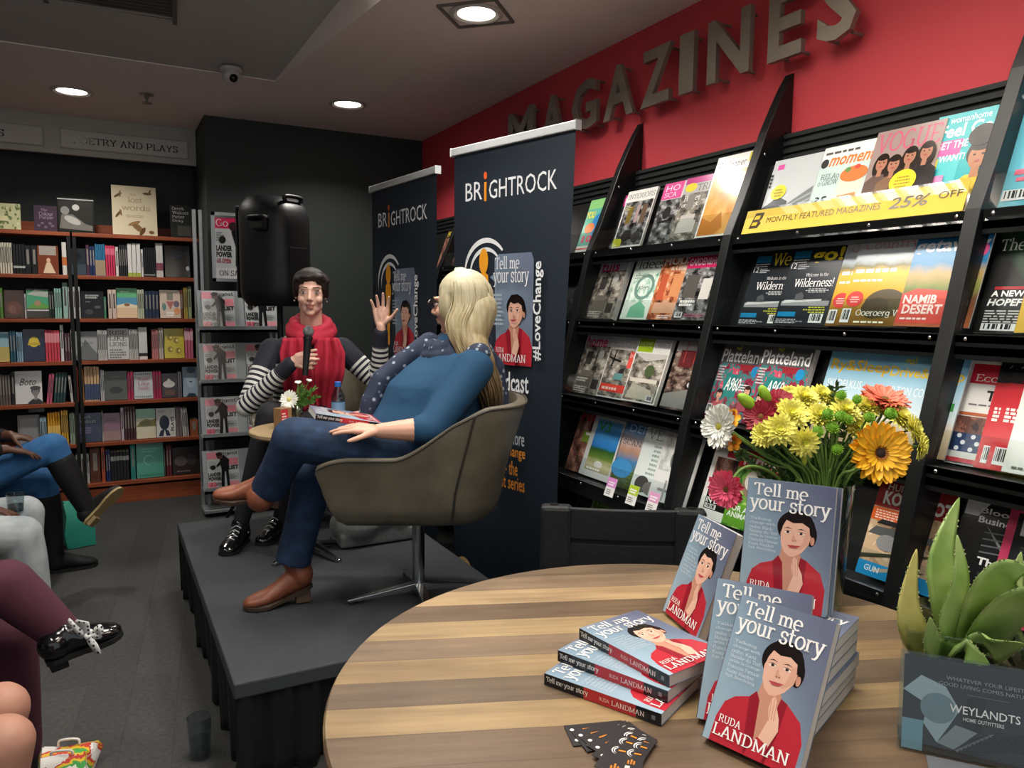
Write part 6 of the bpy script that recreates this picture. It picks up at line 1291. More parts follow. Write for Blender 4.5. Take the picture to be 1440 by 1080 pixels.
# ------------------------------------------------------------------ aloe in a square glass pot
PC = Vector((1.295, .745, TZ+.001)); DA = VIEW.dot(PC+Vector((0, 0, .15))-Vector((0, 0, CAM_H)))
tp = thing('glass_planter', 'clear glass planter with brown soil behind the framed card', 'planter', PC, mtx=Matrix.Translation(PC) @ Matrix.Rotation(math.radians(38), 4, 'Z'))
q = MB(); s0, s1, hh, th = .074, .090, .158, .004
def sq(s, z): return [(s, s, z), (-s, s, z), (-s, -s, z), (s, -s, z)]
q.rings([sq(s0, 0), sq(s1, hh), sq(s1-th, hh), sq(s0-th*.5, .008)], GL_V, cap=True); q.build('glass_body', tp, bevel=.003)
q = MB(); q.rings([sq(s0-.007, .010), sq(s0+.002, .095)], mat('5a4a38', .9, noise=.5, nscale=60, bump=.5, bscale=150)); q.build('soil', tp)
c = MB(); S = Sheet(c, .11, .03, (-.1, -.0875, .118), (0, 0, 0), (0, 0, 1)); S.ex = Vector((1, 0, 0)); S.n = Vector((0, -1, 0)); S.dz = .0004
S.text('Dust', .62, .2, .95, .8, 'd0ccc0', 'serif'); c.build('lettering', tp)
ta = thing('aloe_plant', 'aloe plant with thick pale green toothed leaves at the right', 'plant', PC+Vector((0, 0, .08)))
AL = ramp_mat('aloe_skin', [(.2, '55772f'), (.45, '7d9a4a'), (.7, '9fb36a'), (.9, 'b3be84')], .42, 'Object', 'n', 1, 14, spec=.5)
ALY = ramp_mat('aloe_old_skin', [(.25, '9a8f4a'), (.5, 'ada35c'), (.8, '8f9a52')], .5, 'Object', 'n', 1, 18)
TOOTH = mat('a3ab72', .5)
def aloe_leaf(pts, w, m, up=None, label=None):
    w *= 1.22
    base = PC+Vector((0, 0, .08)); P = smoothpath([pd(*p) for p in pts], 6); n = len(P); side0 = None; rings = []; lf, rt = [], []
    for i, p in enumerate(P):
        f = i/(n-1); t_ = (P[min(i+1, n-1)]-P[max(i-1, 0)]).normalized(); s = t_.cross(F if up is None else Vector(up)).normalized(); nn = s.cross(t_).normalized()
        ww = w*(.78+.5*f-1.28*f*f) if f < .5 else w*(.71)*(1-((f-.5)/.5)**1.35)+.001; d = ww*.34
        ring = [p+s*ww, p+s*ww*.6+nn*(-d*.1), p+nn*(-d*.25), p-s*ww*.6+nn*(-d*.1), p-s*ww, p-s*ww*.7-nn*d*.8, p-nn*d*1.2, p+s*ww*.7-nn*d*.8]
        rings.append([x-base for x in ring]); lf.append((p+s*ww-base, s)); rt.append((p-s*ww-base, -s))
    tb = MB().rings(rings, m)
    for E_ in (lf, rt):
        for i in range(1, len(E_)-2):
            for k in ((0, .5) if i % 2 else ()):
                a = E_[i][0].lerp(E_[i+1][0], k)-E_[i][1]*.001; t_ = (E_[i+1][0]-E_[i][0]).normalized(); tb.add([a-t_*.0022, a+t_*.0022, a+E_[i][1]*.0038+t_*.0012, a+F*.001], [(0, 1, 2), (0, 3, 2), (1, 2, 3), (0, 1, 3)], TOOTH)
    tb.build('leaf', ta, smooth=True)
aloe_leaf([(1358, 915, DA), (1336, 850, DA-.02), (1326, 780, DA-.01), (1349, 700, DA+.02)], .034, AL)
aloe_leaf([(1352, 912, DA-.02), (1336, 875, DA-.05), (1352, 815, DA-.06), (1346, 752, DA-.05)], .020, AL)
aloe_leaf([(1330, 925, DA), (1292, 900, DA-.02), (1278, 850, DA-.02), (1289, 772, DA)], .027, ALY)
aloe_leaf([(1372, 912, DA-.02), (1388, 850, DA-.07), (1412, 808, DA-.09), (1446, 800, DA-.10)], .040, AL)
aloe_leaf([(1378, 915, DA-.03), (1410, 872, DA-.09), (1450, 846, DA-.13), (1500, 850, DA-.16)], .042, AL)
aloe_leaf([(1375, 918, DA), (1400, 880, DA), (1425, 835, DA+.03), (1436, 776, DA+.05)], .030, AL)
aloe_leaf([(1345, 930, DA-.03), (1325, 918, DA-.06), (1312, 905, DA-.07), (1308, 868, DA-.08)], .024, AL)
aloe_leaf([(1362, 925, DA-.04), (1376, 912, DA-.08), (1402, 912, DA-.11), (1440, 905, DA-.15)], .034, AL)
aloe_leaf([(1352, 925, DA-.04), (1350, 915, DA-.075), (1362, 920, DA-.10), (1392, 935, DA-.12)], .026, mat('5f7838', .5, noise=.2, nscale=20))
aloe_leaf([(1370, 918, DA), (1390, 885, DA-.03), (1392, 850, DA-.03), (1380, 815, DA-.01)], .022, AL)
MB().lathe([(.001, -.045), (.018, -.04), (.026, .0), (.02, .03), (.001, .04)], mat('8f9a5a', .6), 14).build('stem', ta, smooth=True)

# ------------------------------------------------------------------ clear sign holder with a dark card, small flat card
b0, b1 = Vector((1.090, .708, 0)), Vector((1.200, .567, 0)); e = (b1-b0).normalized(); W_, H_ = .25, .148; nb = Vector((-e.y, e.x, 0))
if nb.dot(VIEW) < 0: nb = -nb
up = (Vector((0, 0, 1))*.97+nb*.22).normalized(); M_ = frame(Vector((b0.x, b0.y, TZ+.002)), e, up)
t = thing('sign_holder', 'clear acrylic sign holder with a dark furniture advert in front of the aloe', 'sign holder', mtx=M_)
ACR = glass('holder_acrylic', 'f2f6f6', .02, .02)
MB().bbox((-.004, 0, .0022), (W_+.004, H_+.004, .0042), ACR).build('clear_front', t, bevel=.0006)
MB().bbox((-.004, 0, -.003), (W_+.004, H_+.004, -.0012), ACR).build('clear_back', t, bevel=.0006)
M2 = M_.to_3x3().inverted(); fl = M2 @ Vector((0, 0, -1)); bk = M2 @ nb
p0 = Vector((0, 0, -.002)); f = MB()
f.add([p0, p0+Vector((W_, 0, 0)), p0+Vector((W_, 0, 0))+bk*.07, p0+bk*.07, p0+M2 @ Vector((0, 0, .002)), p0+Vector((W_, 0, 0))+M2 @ Vector((0, 0, .002)), p0+Vector((W_, 0, 0))+bk*.07+M2 @ Vector((0, 0, .002)), p0+bk*.07+M2 @ Vector((0, 0, .002))], [(0, 1, 2, 3), (4, 5, 6, 7), (0, 1, 5, 4), (2, 3, 7, 6), (1, 2, 6, 5), (0, 3, 7, 4)], ACR); f.build('foot', t)
c = MB(); c.bbox((.002, .002, 0), (W_-.002, H_-.002, .0006), mat('24262a', .4)); S = Sheet(c, W_-.004, H_-.004, (.002, .002, .0007), dz=.0001)
S.rect(0, 0, 1, 1, '2b2e33'); S.rect(0, .0, .12, .32, '7fa8ba'); S.poly([(.0, .62), (.1, .8), (.24, .72), (.32, .5), (.26, .3), (.2, .12), (.12, .3), (.14, .5)], 'a9bcc6'); S.oval(.2, .48, .1, .16, '77909c'); S.poly([(.2, .12), (.3, .08), (.42, .3), (.3, .34)], '8f959a'); S.poly([(.34, .34), (.44, .3), (.46, .66), (.36, .64)], '15171a')
S.poly([(.28, .06), (.38, .22), (.52, .34), (.68, .36), (.86, .24), (.98, .02), (.9, .02), (.74, .16), (.58, .18), (.44, .08)], '141519')
for k in range(9): S.poly([(.30+.022*k, .08+.028*k), (.315+.022*k, .06+.028*k), (.335+.022*k, .12+.026*k)], '6a6d72')
S.text('WHATEVER YOUR LIFESTYLE', .24, .80, .72, .84, '8f9296'); S.text('GOOD LIVING COMES NATURALLY', .20, .735, .76, .775, '8f9296'); S.rect(.36, .675, .58, .68, '6a6d72'); S.text('WEYLANDTS', .265, .47, .645, .555, 'e6e6e6', bold=.005); S.text('HOME OUTFITTERS', .34, .40, .56, .44, 'd0d0d0', bold=.01)
c.build('advert_card', t)
p = px(1302, 1062, 2, TZ+.002); o = MB().bbox((0, -.06, 0), (.1, 0, .0012), mat('55595c', .5, noise=.15, nscale=30)).build('flat_card', mtx=frame(p, (e.x, e.y, 0), (-e.y, e.x, 0))); tag(o, 'small grey card lying in front of the clear sign holder', 'card')

# ------------------------------------------------------------------ folding director's chair behind the table
l, r = pd(766, 716, 2.37), pd(987, 716, 2.33); l.z = r.z = .835; e = (r-l); e.z = 0; cw = e.length; e.normalize(); nb = Vector((-e.y, e.x, 0))
if nb.dot(VIEW) < 0: nb = -nb
M_ = frame((l.x, l.y, 0), e, nb)          # x along the back, y away from the camera, z up
t = thing('folding_chair', 'black director style folding chair tucked behind the round table', 'chair', mtx=M_)
CANV = mat('16181a', .55, noise=.2, nscale=12, bump=.15, bscale=60); FRM = mat('101112', .4, .3)
for x in (.03, cw-.03): MB().tube([(x, 0, .02), (x, 0, .84)], .014, FRM, 10).build('post', t)
bk = MB(); rows = []
for z_ in (.55, .63, .632, .648, .65, .722, .724, .738, .74, .828, .835): 
    dpt = .0 if round(z_, 3) in (.632, .648, .724, .738) else -.010
    rows.append([(x, .012-.02*math.sin(PI*(x/cw))*1-.018+dpt, z_) for x in [cw*k/12 for k in range(13)]])
bk.rings(rows, CANV, cap=False, closed=False); o = bk.build('back_sling', t, smooth=30); sm = o.modifiers.new('thick', 'SOLIDIFY'); sm.thickness = .012
for x0 in (-.012, cw-.085): MB().bbox((x0, -.034, .55), (x0+.097, .022, .838), CANV).build('sling_sleeve', t, bevel=.012)
MB().bbox((.03, -.44, .43), (cw-.03, -.02, .45), CANV).build('seat', t, bevel=.008)
for s in (.02, cw-.02):
    MB().bbox((s-.025, -.46, .615), (s+.025, .0, .64), FRM).build('armrest', t, bevel=.006)
    MB().tube([(s, -.43, .62), (s, -.43, .02)], .012, FRM, 8).build('front_post', t)
    MB().bbox((s-.015, -.46, .0), (s+.015, .03, .025), FRM).build('foot_rail', t, bevel=.004)
for y in (-.4, -.03):
    MB().tube([(.03, y, .03), (cw-.03, y+.012, .43)], .010, FRM, 8).build('cross_leg', t); MB().tube([(cw-.03, y-.024, .03), (.03, y-.012, .43)], .010, FRM, 8).build('cross_leg', t)
# ------------------------------------------------------------------ figure building
def blob(mb, voxel, it=4, fac=.5):
    """weld overlapping forms into one continuous smooth skin"""
    me = mb.mesh('form'); ob = bpy.data.objects.new('form', me); COL.objects.link(ob)
    r = ob.modifiers.new('r', 'REMESH'); r.mode = 'VOXEL'; r.voxel_size = voxel
    s = ob.modifiers.new('s', 'SMOOTH'); s.factor = fac; s.iterations = it
    bpy.context.view_layer.update(); dg = bpy.context.evaluated_depsgraph_get()
    out = bpy.data.meshes.new_from_object(ob.evaluated_get(dg)); bpy.data.objects.remove(ob); bpy.data.meshes.remove(me)
    out.polygons.foreach_set('use_smooth', [True]*len(out.polygons)); return out
def coords(me):
    a = np.empty(len(me.vertices)*3); me.vertices.foreach_get('co', a); return a.reshape(-1, 3)
def wear(name, mb, voxel, m, parent, it=4, band=None, paint=None):
    me = blob(mb, voxel, it); me.materials.clear()
    for x in (m if isinstance(m, (list, tuple)) else [m]): me.materials.append(x)
    if band is not None:
        at = me.attributes.new('band', 'FLOAT', 'POINT'); at.data.foreach_set('value', band(coords(me)).astype(np.float32))
    if paint is not None:
        c = np.empty(len(me.polygons)*3); me.polygons.foreach_get('center', c); me.polygons.foreach_set('material_index', paint(c.reshape(-1, 3)).astype(np.int32))
    me.name = name; return link(name, me, parent, world=True)
def seg_t(co, a, b):
    a, b = np.array(a), np.array(b); d = b-a; L = np.linalg.norm(d); t = np.clip((co-a)@d/L/L, 0, 1); return t*L, np.linalg.norm(co-(a+t[:, None]*d), axis=1)
def hand(mb, wrist, d, n, side, curl=(.3, .3, .3, .3), k=1.0, spread=.05, thumb=(.6, .75, .35), m=None):
    """palm, four unequal fingers and a thumb; d towards the knuckles, n out of the palm, side = thumb side"""
    d, n = Vector(d).normalized(), Vector(n); n = (n-d*n.dot(d)).normalized(); t = d.cross(n)*side; w = Vector(wrist)
    for i in range(4):
        kn = w+k*(d*(.086-.006*abs(i-1))+t*(.031-.021*i)); mb.cap(w+k*(d*.012+t*(.014-.010*i)), kn, .0155*k, .0115*k, m, 8)
        L = (.070, .078, .072, .056)[i]*k; dd = (d+t*spread*(1.5-i)).normalized(); p = kn; a = 0
        for j, (fr, r0, r1) in enumerate(((.46, .0092, .0084), (.30, .0084, .0076), (.24, .0076, .0062))):
            a += curl[i]*(1.0, 1.15, .8)[j]; q = p+(dd*math.cos(a)+n*math.sin(a))*L*fr; mb.cap(p, q, r0*k, r1*k, m, 8); p = q
    b = w+k*(d*.022+t*.026); dr = (d*thumb[0]+t*thumb[1]+n*thumb[2]).normalized(); q = b+dr*.042*k; mb.cap(w+d*.012*k+t*.012*k, b, .016*k, .0145*k, m, 8); mb.cap(b, q, .0145*k, .0105*k, m, 8)
    dr2 = (dr+d*.35+n*.15).normalized(); q2 = q+dr2*.030*k; mb.cap(q, q2, .0102*k, .0092*k, m, 8); mb.cap(q2, q2+(dr2+d*.2).normalized()*.022*k, .0092*k, .007*k, m, 8)
    mb.ell(w+d*.05*k, (.026*k, .026*k, .014*k), m, Matrix((d, t, n)).transposed(), 10, 6)
def head(mb, c, f, u=(0, 0, 1), k=1.0):
    f = Vector(f).normalized(); u = Vector(u); u = (u-f*u.dot(f)).normalized(); r = f.cross(u); R_ = Matrix((r, f, u)).transposed(); c = Vector(c)
    P = lambda x, y, z: c+R_ @ Vector((x, y, z))*k
    def E(p, q): mb.ell(P(*p), [a*k for a in q], None, R_, 16, 10)
    E((0, -.018, .032), (.074, .092, .084)); E((0, .030, -.020), (.060, .058, .085)); E((0, .034, -.074), (.046, .046, .040)); E((0, .064, -.099), (.021, .019, .016))
    for s in (-1, 1):
        E((s*.037, .056, -.032), (.023, .026, .024)); E((s*.046, .012, -.064), (.012, .026, .024)); E((s*.073, -.012, -.012), (.008, .015, .026)); E((s*.011, .099, -.034), (.008, .009, .0075)); E((s*.03, .074, .022), (.022, .012, .008))
    E((0, .080, .020), (.014, .013, .012)); mb.cap(P(0, .086, .012), P(0, .110, -.027), .0075*k, .0115*k, None, 10)
    E((0, .088, -.056), (.021, .011, .0065)); E((0, .085, -.069), (.018, .012, .0075))
    mb.cap(P(0, -.02, -.06), P(0, -.045, -.20), .052*k, .058*k, None, 14)
    return P, R_
def face_parts(P, R_, root, k=1.0, iris='3a2a20', squint=.6, brow='2a1f1a'):
    for s in (-1, 1):
        e = MB(); e.ell(P(s*.031, .0775, .001), (.0145*k, .011*k, .0085*k*squint), mat('d9d4cc', .3), R_, 12, 8); e.ell(P(s*.031, .0865, .001), (.006*k, .004*k, .0062*k*squint), mat(iris, .2), R_, 10, 6)
        a = [P(s*(.031+.017*q), .0845-.008*abs(q)**2, .0065*squint+.003-.005*q*q) for q in (-1, -.5, 0, .5, 1)]; e.tube(a, .0018*k, mat('1d1512', .6), 6); e.build('eye', root, world=True, smooth=True)
        MB().tube([P(s*(.031+.021*q), .0865-.010*abs(q)**2*(1 if q*1 > 0 else .4), .0285-.005*q*q) for q in (-1, -.5, 0, .5, 1)], [.0012, .0018, .0021, .0018, .001], mat(brow, .8), 6).build('eyebrow', root, world=True, smooth=True)
def cuff_leg(mb, a, b, ra, rb):
    a, b = Vector(a), Vector(b); t = (b-a).normalized(); x = t.orthogonal().normalized(); y = t.cross(x); mb.ell(a, (ra, ra, ra), None)
    mb.loft([(a.lerp(b, f), ra+(rb-ra)*g, ra+(rb-ra)*g, x, y) for f, g in ((0, 0), (.35, .75), (.6, 1.1), (.85, 1.0), (1, 1.0))], None, 18)
def person(label, base): return thing('person', label, 'person', base)
SKIN1 = mat('d6ab98', .5, noise=.08, nscale=30, spec=.35); LIP1 = mat('b0726a', .5)
SKIN2 = mat('c99a84', .5, noise=.07, nscale=30, spec=.35); SKIN3 = mat('5f3f30', .5, noise=.1, nscale=30); SKIN4 = mat('a87a66', .55, noise=.08, nscale=25)

# ------------------------------------------------------------------ lounge chairs
LEATHER = ramp_mat('olive_leather', [(.25, '4c473c'), (.5, '5b5547'), (.8, '6b6454')], .42, 'Object', 'n', 1, 9, spec=.5, bump=.12)
CHROME = mat('b9bcbe', .16, 1)
def lounge_chair(x, y, deg, label, star=.28, rot=0):
    a = math.radians(deg); M_ = Matrix.Translation((x, y, SH)) @ Matrix.Rotation(a, 4, 'Z')
    t = thing('lounge_chair', label, 'chair', group='olive leather lounge chairs', mtx=M_); N = 72
    def plan(s, w, d, fr=1.0):   # s 0..1 from front right round the back to front left, local +y = front
        if s < .27: f = s/.27; return Vector((w, d*(fr-f*(fr+.35))))
        if s > .73: f = (1-s)/.27; return Vector((-w, d*(fr-f*(fr+.35))))
        an = -PI*(s-.27)/.46; c, sn = math.cos(an), math.sin(an); return Vector((w*abs(c)**.75*(1 if c > 0 else -1), -d*.35+d*.72*(-abs(sn)**.8)))
    def rim(s):
        b = min(s, 1-s); f = max(0, min(1, (b-.16)/.17)); f = f*f*(3-2*f); fr = max(0, 1-b/.07); return .59+.175*f-.03*fr**2
    rows = [[] for _ in range(10)]
    for i in range(N+1):
        s = i/N; rz = rim(s)
        for j, (sc, z) in enumerate(((.10, .352), (.60, .345), (.82, .352), (.90, .375), (.94, .42), (.965, .47))):
            p = plan(s, .305*sc, .31*sc, 1-.13*((.56-z)/.21)**2); rows[j].append((p.x, p.y, z))
        for j, q in enumerate((.3, .6, .85, 1)):
            sc = .965+.075*q; z = .47+(rz-.47)*q; p = plan(s, .305*sc, .305*sc, 1-.13*max(0, (.56-z)/.21)**2-(.03 if q == 1 else 0)); lean = -.06*max(0, rz-.58)/.17*q; rows[6+j].append((p.x, p.y+lean, z))
    o = MB().rings(rows, LEATHER, cap=False, closed=False).build('shell', t, smooth=True)
    sm = o.modifiers.new('thick', 'SOLIDIFY'); sm.thickness = .036; sm.offset = 1; bv = o.modifiers.new('soft', 'BEVEL'); bv.width = .01; bv.segments = 3; bv.limit_method = 'ANGLE'; bv.angle_limit = 1.0
    MB().tube([Vector(p)+Vector((0, 0, .002)) for p in rows[9]], .0045, mat('3f3b32', .5), 6).build('piping', o)
    for sgn in (0, 1):
        k = int(N*(.285 if not sgn else .715)); MB().tube([Vector(rows[j][k])*1.0+Vector((rows[j][k][0]*.012, rows[j][k][1]*.012, 0)) for j in range(3, 10)], .004, mat('2a2822', .6), 6).build('seam', o)
    c = MB(); 
    for zz, sc in ((.385, .90), (.40, .97), (.43, 1), (.455, .97), (.465, .88)): pass
    pr = [[(.245*sc*abs(math.cos(q))**.45*(1 if math.cos(q) > 0 else -1), .02+.245*sc*abs(math.sin(q))**.45*(1 if math.sin(q) > 0 else -1), zz) for q in [2*PI*i/40 for i in range(40)]] for zz, sc in ((.375, .86), (.385, .95), (.40, .99), (.43, .99), (.447, .95), (.455, .84))]
    c.rings(pr, LEATHER); c.build('seat_cushion', t, smooth=50)
    MB().lathe([(.024, .02), (.024, .30), (.06, .34), (.09, .352)], CHROME, 20).build('column', t, smooth=40)
    for k in range(4):
        an = PI/2*k+rot; d = Vector((math.cos(an), math.sin(an), 0)); s_ = Vector((-d.y, d.x, 0)); m = MB()
        m.rings([[d*r+s_*w+Vector((0, 0, z1)), d*r-s_*w+Vector((0, 0, z1)), d*r-s_*w+Vector((0, 0, z0)), d*r+s_*w+Vector((0, 0, z0))] for r, w, z0, z1 in ((.015, .018, .03, .06), (star*.6, .014, .016, .036), (star, .011, .010, .020))], CHROME)
        l = m.build('leg', t, bevel=.003); MB().lathe([(.012, 0), (.013, .01), (.006, .012)], mat('202020', .5), 10, d*(star-.02)).build('glide', l)
    return t
lounge_chair(1.03, 2.64, 63, 'olive lounge chair of the blonde woman, seen from its side', .27, .3)
lounge_chair(.945, 3.86, 172, 'olive lounge chair of the woman holding the microphone', .22, PI/4)

# ------------------------------------------------------------------ side table between them and what stands on it
ST = Vector((.775, 3.33, SH)); STZ = .91
t = thing('side_table', 'small round side table on chrome legs between the two women', 'side table', ST)
MB().lathe([(.01, STZ-.024), (.232, STZ-.024), (.24, STZ-.016), (.24, STZ-.004), (.236, STZ), (.01, STZ)], mat('a08a68', .4, noise=.2, nscale=6, stretch=(1, 14, 1)), 56, -Vector((0, 0, SH))).build('tabletop', t, smooth=30)
MB().lathe([(.02, .03), (.02, STZ-SH-.04), (.08, STZ-SH-.024)], CHROME, 18).build('column', t, smooth=40)
for k in range(4):
    an = PI/2*k+.5; d = Vector((math.cos(an), math.sin(an), 0)); s_ = Vector((-d.y, d.x, 0))
    MB().rings([[d*r+s_*w+Vector((0, 0, z1)), d*r-s_*w+Vector((0, 0, z1)), d*r-s_*w+Vector((0, 0, z0)), d*r+s_*w+Vector((0, 0, z0))] for r, w, z0, z1 in ((.012, .016, .03, .06), (.2, .01, .0, .016))], CHROME).build('leg', t, bevel=.003)
def on_table(x, y): return Vector((x, y, STZ+.001))
p = px(383, 597, 2, STZ); p = Vector((.655, 3.31, STZ+.001))
t = thing('red_packet', 'small red and brown printed card box on the side table', 'box', mtx=Matrix.Translation(px(398, 602, 2, STZ+.001)) @ Matrix.Rotation(.5, 4, 'Z'))
MB().bbox((-.03, -.025, 0), (.03, .025, .09), mat('8a6a4a', .5)).build('carton', t, bevel=.002)
c = MB(); S = Sheet(c, .06, .09, (-.03, -.0256, 0), (1, 0, 0), (0, 0, 1), dz=.0004); S.rect(0, .05, .62, .95, 'b5303a'); S.lines(.08, .3, .5, .85, 4, 'f0e4dc'); c.build('print', t)
vp = px(418, 596, 2, STZ+.001)
t = thing('small_vase', 'small clear vase of white flowers and greens on the side table', 'vase', vp)
MB().lathe([(.022, .0), (.026, .004), (.028, .05), (.03, .085), (.0275, .085), (.025, .05), (.001, .006)], GL_V, 20, cap=False).build('body', t, smooth=True)
MB().lathe([(.001, .007), (.022, .007), (.0245, .05), (.001, .05)], glass('vase_water2', 'c8d2c0', .02, .2), 18, cap=False).build('water', t, smooth=40)
def small_flower(label, x, y, d, kind, s, col, f):
    c = pd(x, y, d); t = thing('gerbera' if kind == 'daisy' else 'white_blossom', label, 'flower', c, 'flowers on the side table'); f = Vector(f).normalized(); xr = f.orthogonal().normalized(); R_ = Matrix((xr, f.cross(xr), f)).transposed(); pb, cb = MB(), MB(); m = mat(col, .55)
    if kind == 'daisy':
        petals(pb, 22, s*.14, s, s*.24, m, .1, seed=3); petals(pb, 18, s*.14, s*.85, s*.2, m, .28, ph=.4, z=s*.05, seed=4); cb.ell((0, 0, s*.08), (s*.22, s*.22, s*.1), mat('c9c06a', .8))
    else:
        petals(pb, 8, s*.1, s, s*.7, m, .7, seed=5); cb.ell((0, 0, s*.1), (s*.3, s*.3, s*.2), m)
    for v, n_ in ((pb, 'petals'), (cb, 'disc')): v.v = [tuple(R_ @ Vector(q)) for q in v.v]; v.build(n_, t, smooth=True)
    b = vp+Vector((0, 0, .01)); MB().tube(smoothpath([Vector((0, 0, 0))-f*s*.1, (vp+Vector((0, 0, .085))-c)*.7, vp+Vector((0, 0, .082))-c, b-c], 4), .002, STEM, 6).build('stem', t)
DS = VIEW.dot(vp-Vector((0, 0, CAM_H)))
small_flower('white gerbera leaning forward from the small vase on the side table', 407, 562, DS-.06, 'daisy', .047, 'eeeee6', F+Vector((-.2, 0, .3)))
small_flower('white blossom above the gerbera on the side table', 419, 540, DS, 'blossom', .02, 'e3e4da', (0, -.4, 1)); small_flower('white blossom standing highest on the side table', 434, 537, DS+.01, 'blossom', .018, 'dfe2d6', (.2, -.4, 1))
for i, (x, y) in enumerate(((424, 545), (434, 552), (442, 548), (428, 560), (438, 566), (446, 560))):
    a = pd(x, y, DS+.01*(i % 3)); b = vp+Vector((0, 0, .05)); t = thing('foliage_sprig', '%s green sprig in the small vase on the side table' % ORD[i], 'foliage', b, 'green sprigs on the side table'); P = smoothpath([b, b.lerp(a, .5)+Vector((0, 0, .01)), a], 6); MB().tube([q-b for q in P], .0014, STEM, 5).build('stem', t); mb = MB(); rr = random.Random(i)
    for k in range(60):
        q = P[rr.randint(len(P)//3, len(P)-1)]-b; d = Vector((rr.uniform(-1, 1), rr.uniform(-1, 1), rr.uniform(-.1, 1.2))).normalized()*.024; s = d.cross(VIEW).normalized()*.003; mb.add([q, q+d*.5+s, q+d, q+d*.5-s], [(0, 1, 2, 3)], mat('4f7a34', .6))
    mb.build('leaves', t)
bp_ = px(475, 594, 2, STZ+.001); bp_ = Vector((min(bp_.x, .965), min(bp_.y, 3.42), STZ+.001))
t = thing('water_bottle', 'clear water bottle with a blue cap on the side table', 'bottle', bp_)
MB().lathe([(.026, 0), (.031, .006), (.031, .10), (.029, .105), (.031, .11), (.03, .125), (.013, .165), (.013, .172)], glass('bottle_plastic', 'd5e2ec', .03, .5), 24, cap=True).build('body', t, smooth=40)
MB().lathe([(.0316, .05), (.0316, .098)], mat('6f93b8', .4), 24, cap=False).build('paper_label', t, smooth=True)
MB().lathe([(.015, .168), (.015, .188), (.012, .19), (.001, .19)], mat('1f5fb4', .4), 18).build('blue_cap', t, smooth=40)
def tumbler(label, c, r=.03, h=.09, col='e8eef0', mtx=None):
    t = thing('drinking_glass', label, 'glass', c); MB().lathe([(r*.82, 0), (r*.86, .002), (r, h), (r-.0022, h), (r*.82, .01), (.001, .008)], glass('tumbler_glass', col, .02, .4), 28, cap=False).build('bowl', t, smooth=40)
    MB().lathe([(.001, .009), (r*.81, .011), (r*.87, h*.45), (.001, h*.45)], glass('tumbler_water', 'd8e2e4', .02, .3), 24, cap=False).build('water', t, smooth=40); return t
tumbler('drinking glass beside the water bottle on the side table', Vector((bp_.x-.085, bp_.y-.02, STZ+.001)), .03, .085)
tumbler('clear drinking glass standing on the floor by the stage corner', Vector((.225, 2.50, .001)), .037, .135)
# grey soft bag behind the chair on the stage
b = MB(); b.ell((1.10, 3.42, SH+.13), (.17, .13, .13), None); b.ell((1.02, 3.40, SH+.09), (.13, .12, .09), None); b.ell((1.2, 3.42, SH+.1), (.12, .12, .1), None); b.box((1.1, 3.41, SH+.035), (.36, .2, .06), None)
t = thing('handbag', 'grey soft handbag on the stage behind the blonde woman chair', 'bag', (1.1, 3.41, SH)); wear('body', b, .008, mat('6a6d6c', .6, noise=.15, nscale=20, bump=.2, bscale=40), t)
MB().tube(smoothpath([(1.0, 3.38, SH+.2), (1.02, 3.37, SH+.3), (1.14, 3.37, SH+.32), (1.2, 3.38, SH+.22)]), .008, mat('3a3c3d', .5), 8).build('handle', t, world=True, smooth=True)

# ------------------------------------------------------------------ woman with the microphone
D1 = .10
W1 = person('seated woman in striped top and red scarf speaking into a microphone, hand raised', (.9, 3.8, SH))
f1 = Vector((-.2, -.98, 0)).normalized(); l1 = Vector((.98, -.2, 0)).normalized()   # towards viewer, towards her left
H1 = px(437, 411, 1, 3.66+D1)
def torso1(k, mb, m=None, top=True):
    S_ = [(.80, .94, 3.86, .185, .15), (.90, .935, 3.85, .175, .14), (1.0, .92, 3.81, .165, .125), (1.08, .91, 3.78, .165, .122), (1.15, .905, 3.75, .175, .125), (1.21, .90, 3.73, .183, .112), (1.255, .897, 3.72, .165, .095), (1.29, .895, 3.715, .115, .075)]
    if top: S_ += [(1.33, .893, 3.71, .062, .06)]
    mb.loft([((x, y+D1, z), a+k, b_+k, l1, f1) for z, x, y, a, b_ in S_], m, 28)
sR, sL = Vector((.735, 3.75+D1, 1.225)), Vector((1.07, 3.69+D1, 1.228))
eR, wR = px(347, 572, 1, 3.66+D1), px(403, 520, 1, 3.50+D1); eL, wL = px(533, 540, 1, 3.60+D1), px(536, 458, 1, 3.50+D1)
hR, hL = Vector((.855, 3.86+D1, .85)), Vector((1.02, 3.82+D1, .85)); kR, aR = px(380, 583, 1, 3.50+D1), px(338, 738, 1, 3.62); kL, aL = px(425, 600, 1, 3.48+D1), px(392, 742, 1, 3.68)
body = MB(); torso1(-.008, body); P1, R1 = head(body, H1, (-.28, -.94, -.06), (.02, 0, 1), .98)
for a, b_, c_ in ((hR, kR, aR), (hL, kL, aL)): body.cap(a, b_, .075, .05, None); body.cap(b_, b_.lerp(c_, .35), .05, .046, None); body.cap(b_.lerp(c_, .35), c_, .046, .03, None)
mic_a, mic_b = px(429, 528, 1, 3.42+D1), px(434, 463, 1, 3.44+D1); md = (mic_b-mic_a).normalized()
gr = mic_a.lerp(mic_b, .30)
# right hand closes round the microphone: fingers wrap on the viewer's side
toM = (gr-wR); hd = (toM-md*toM.dot(md)).normalized(); w_r = gr-hd*.062+Vector((0, .022, 0))
hand(body, w_r, hd+Vector((0, -.1, 0)), Vector((.1, -.25, 0)).cross(md) if False else (Vector((0, 1, 0))), 1, (.75, .78, .8, .82), .96, .0, (.75, .35, .5))

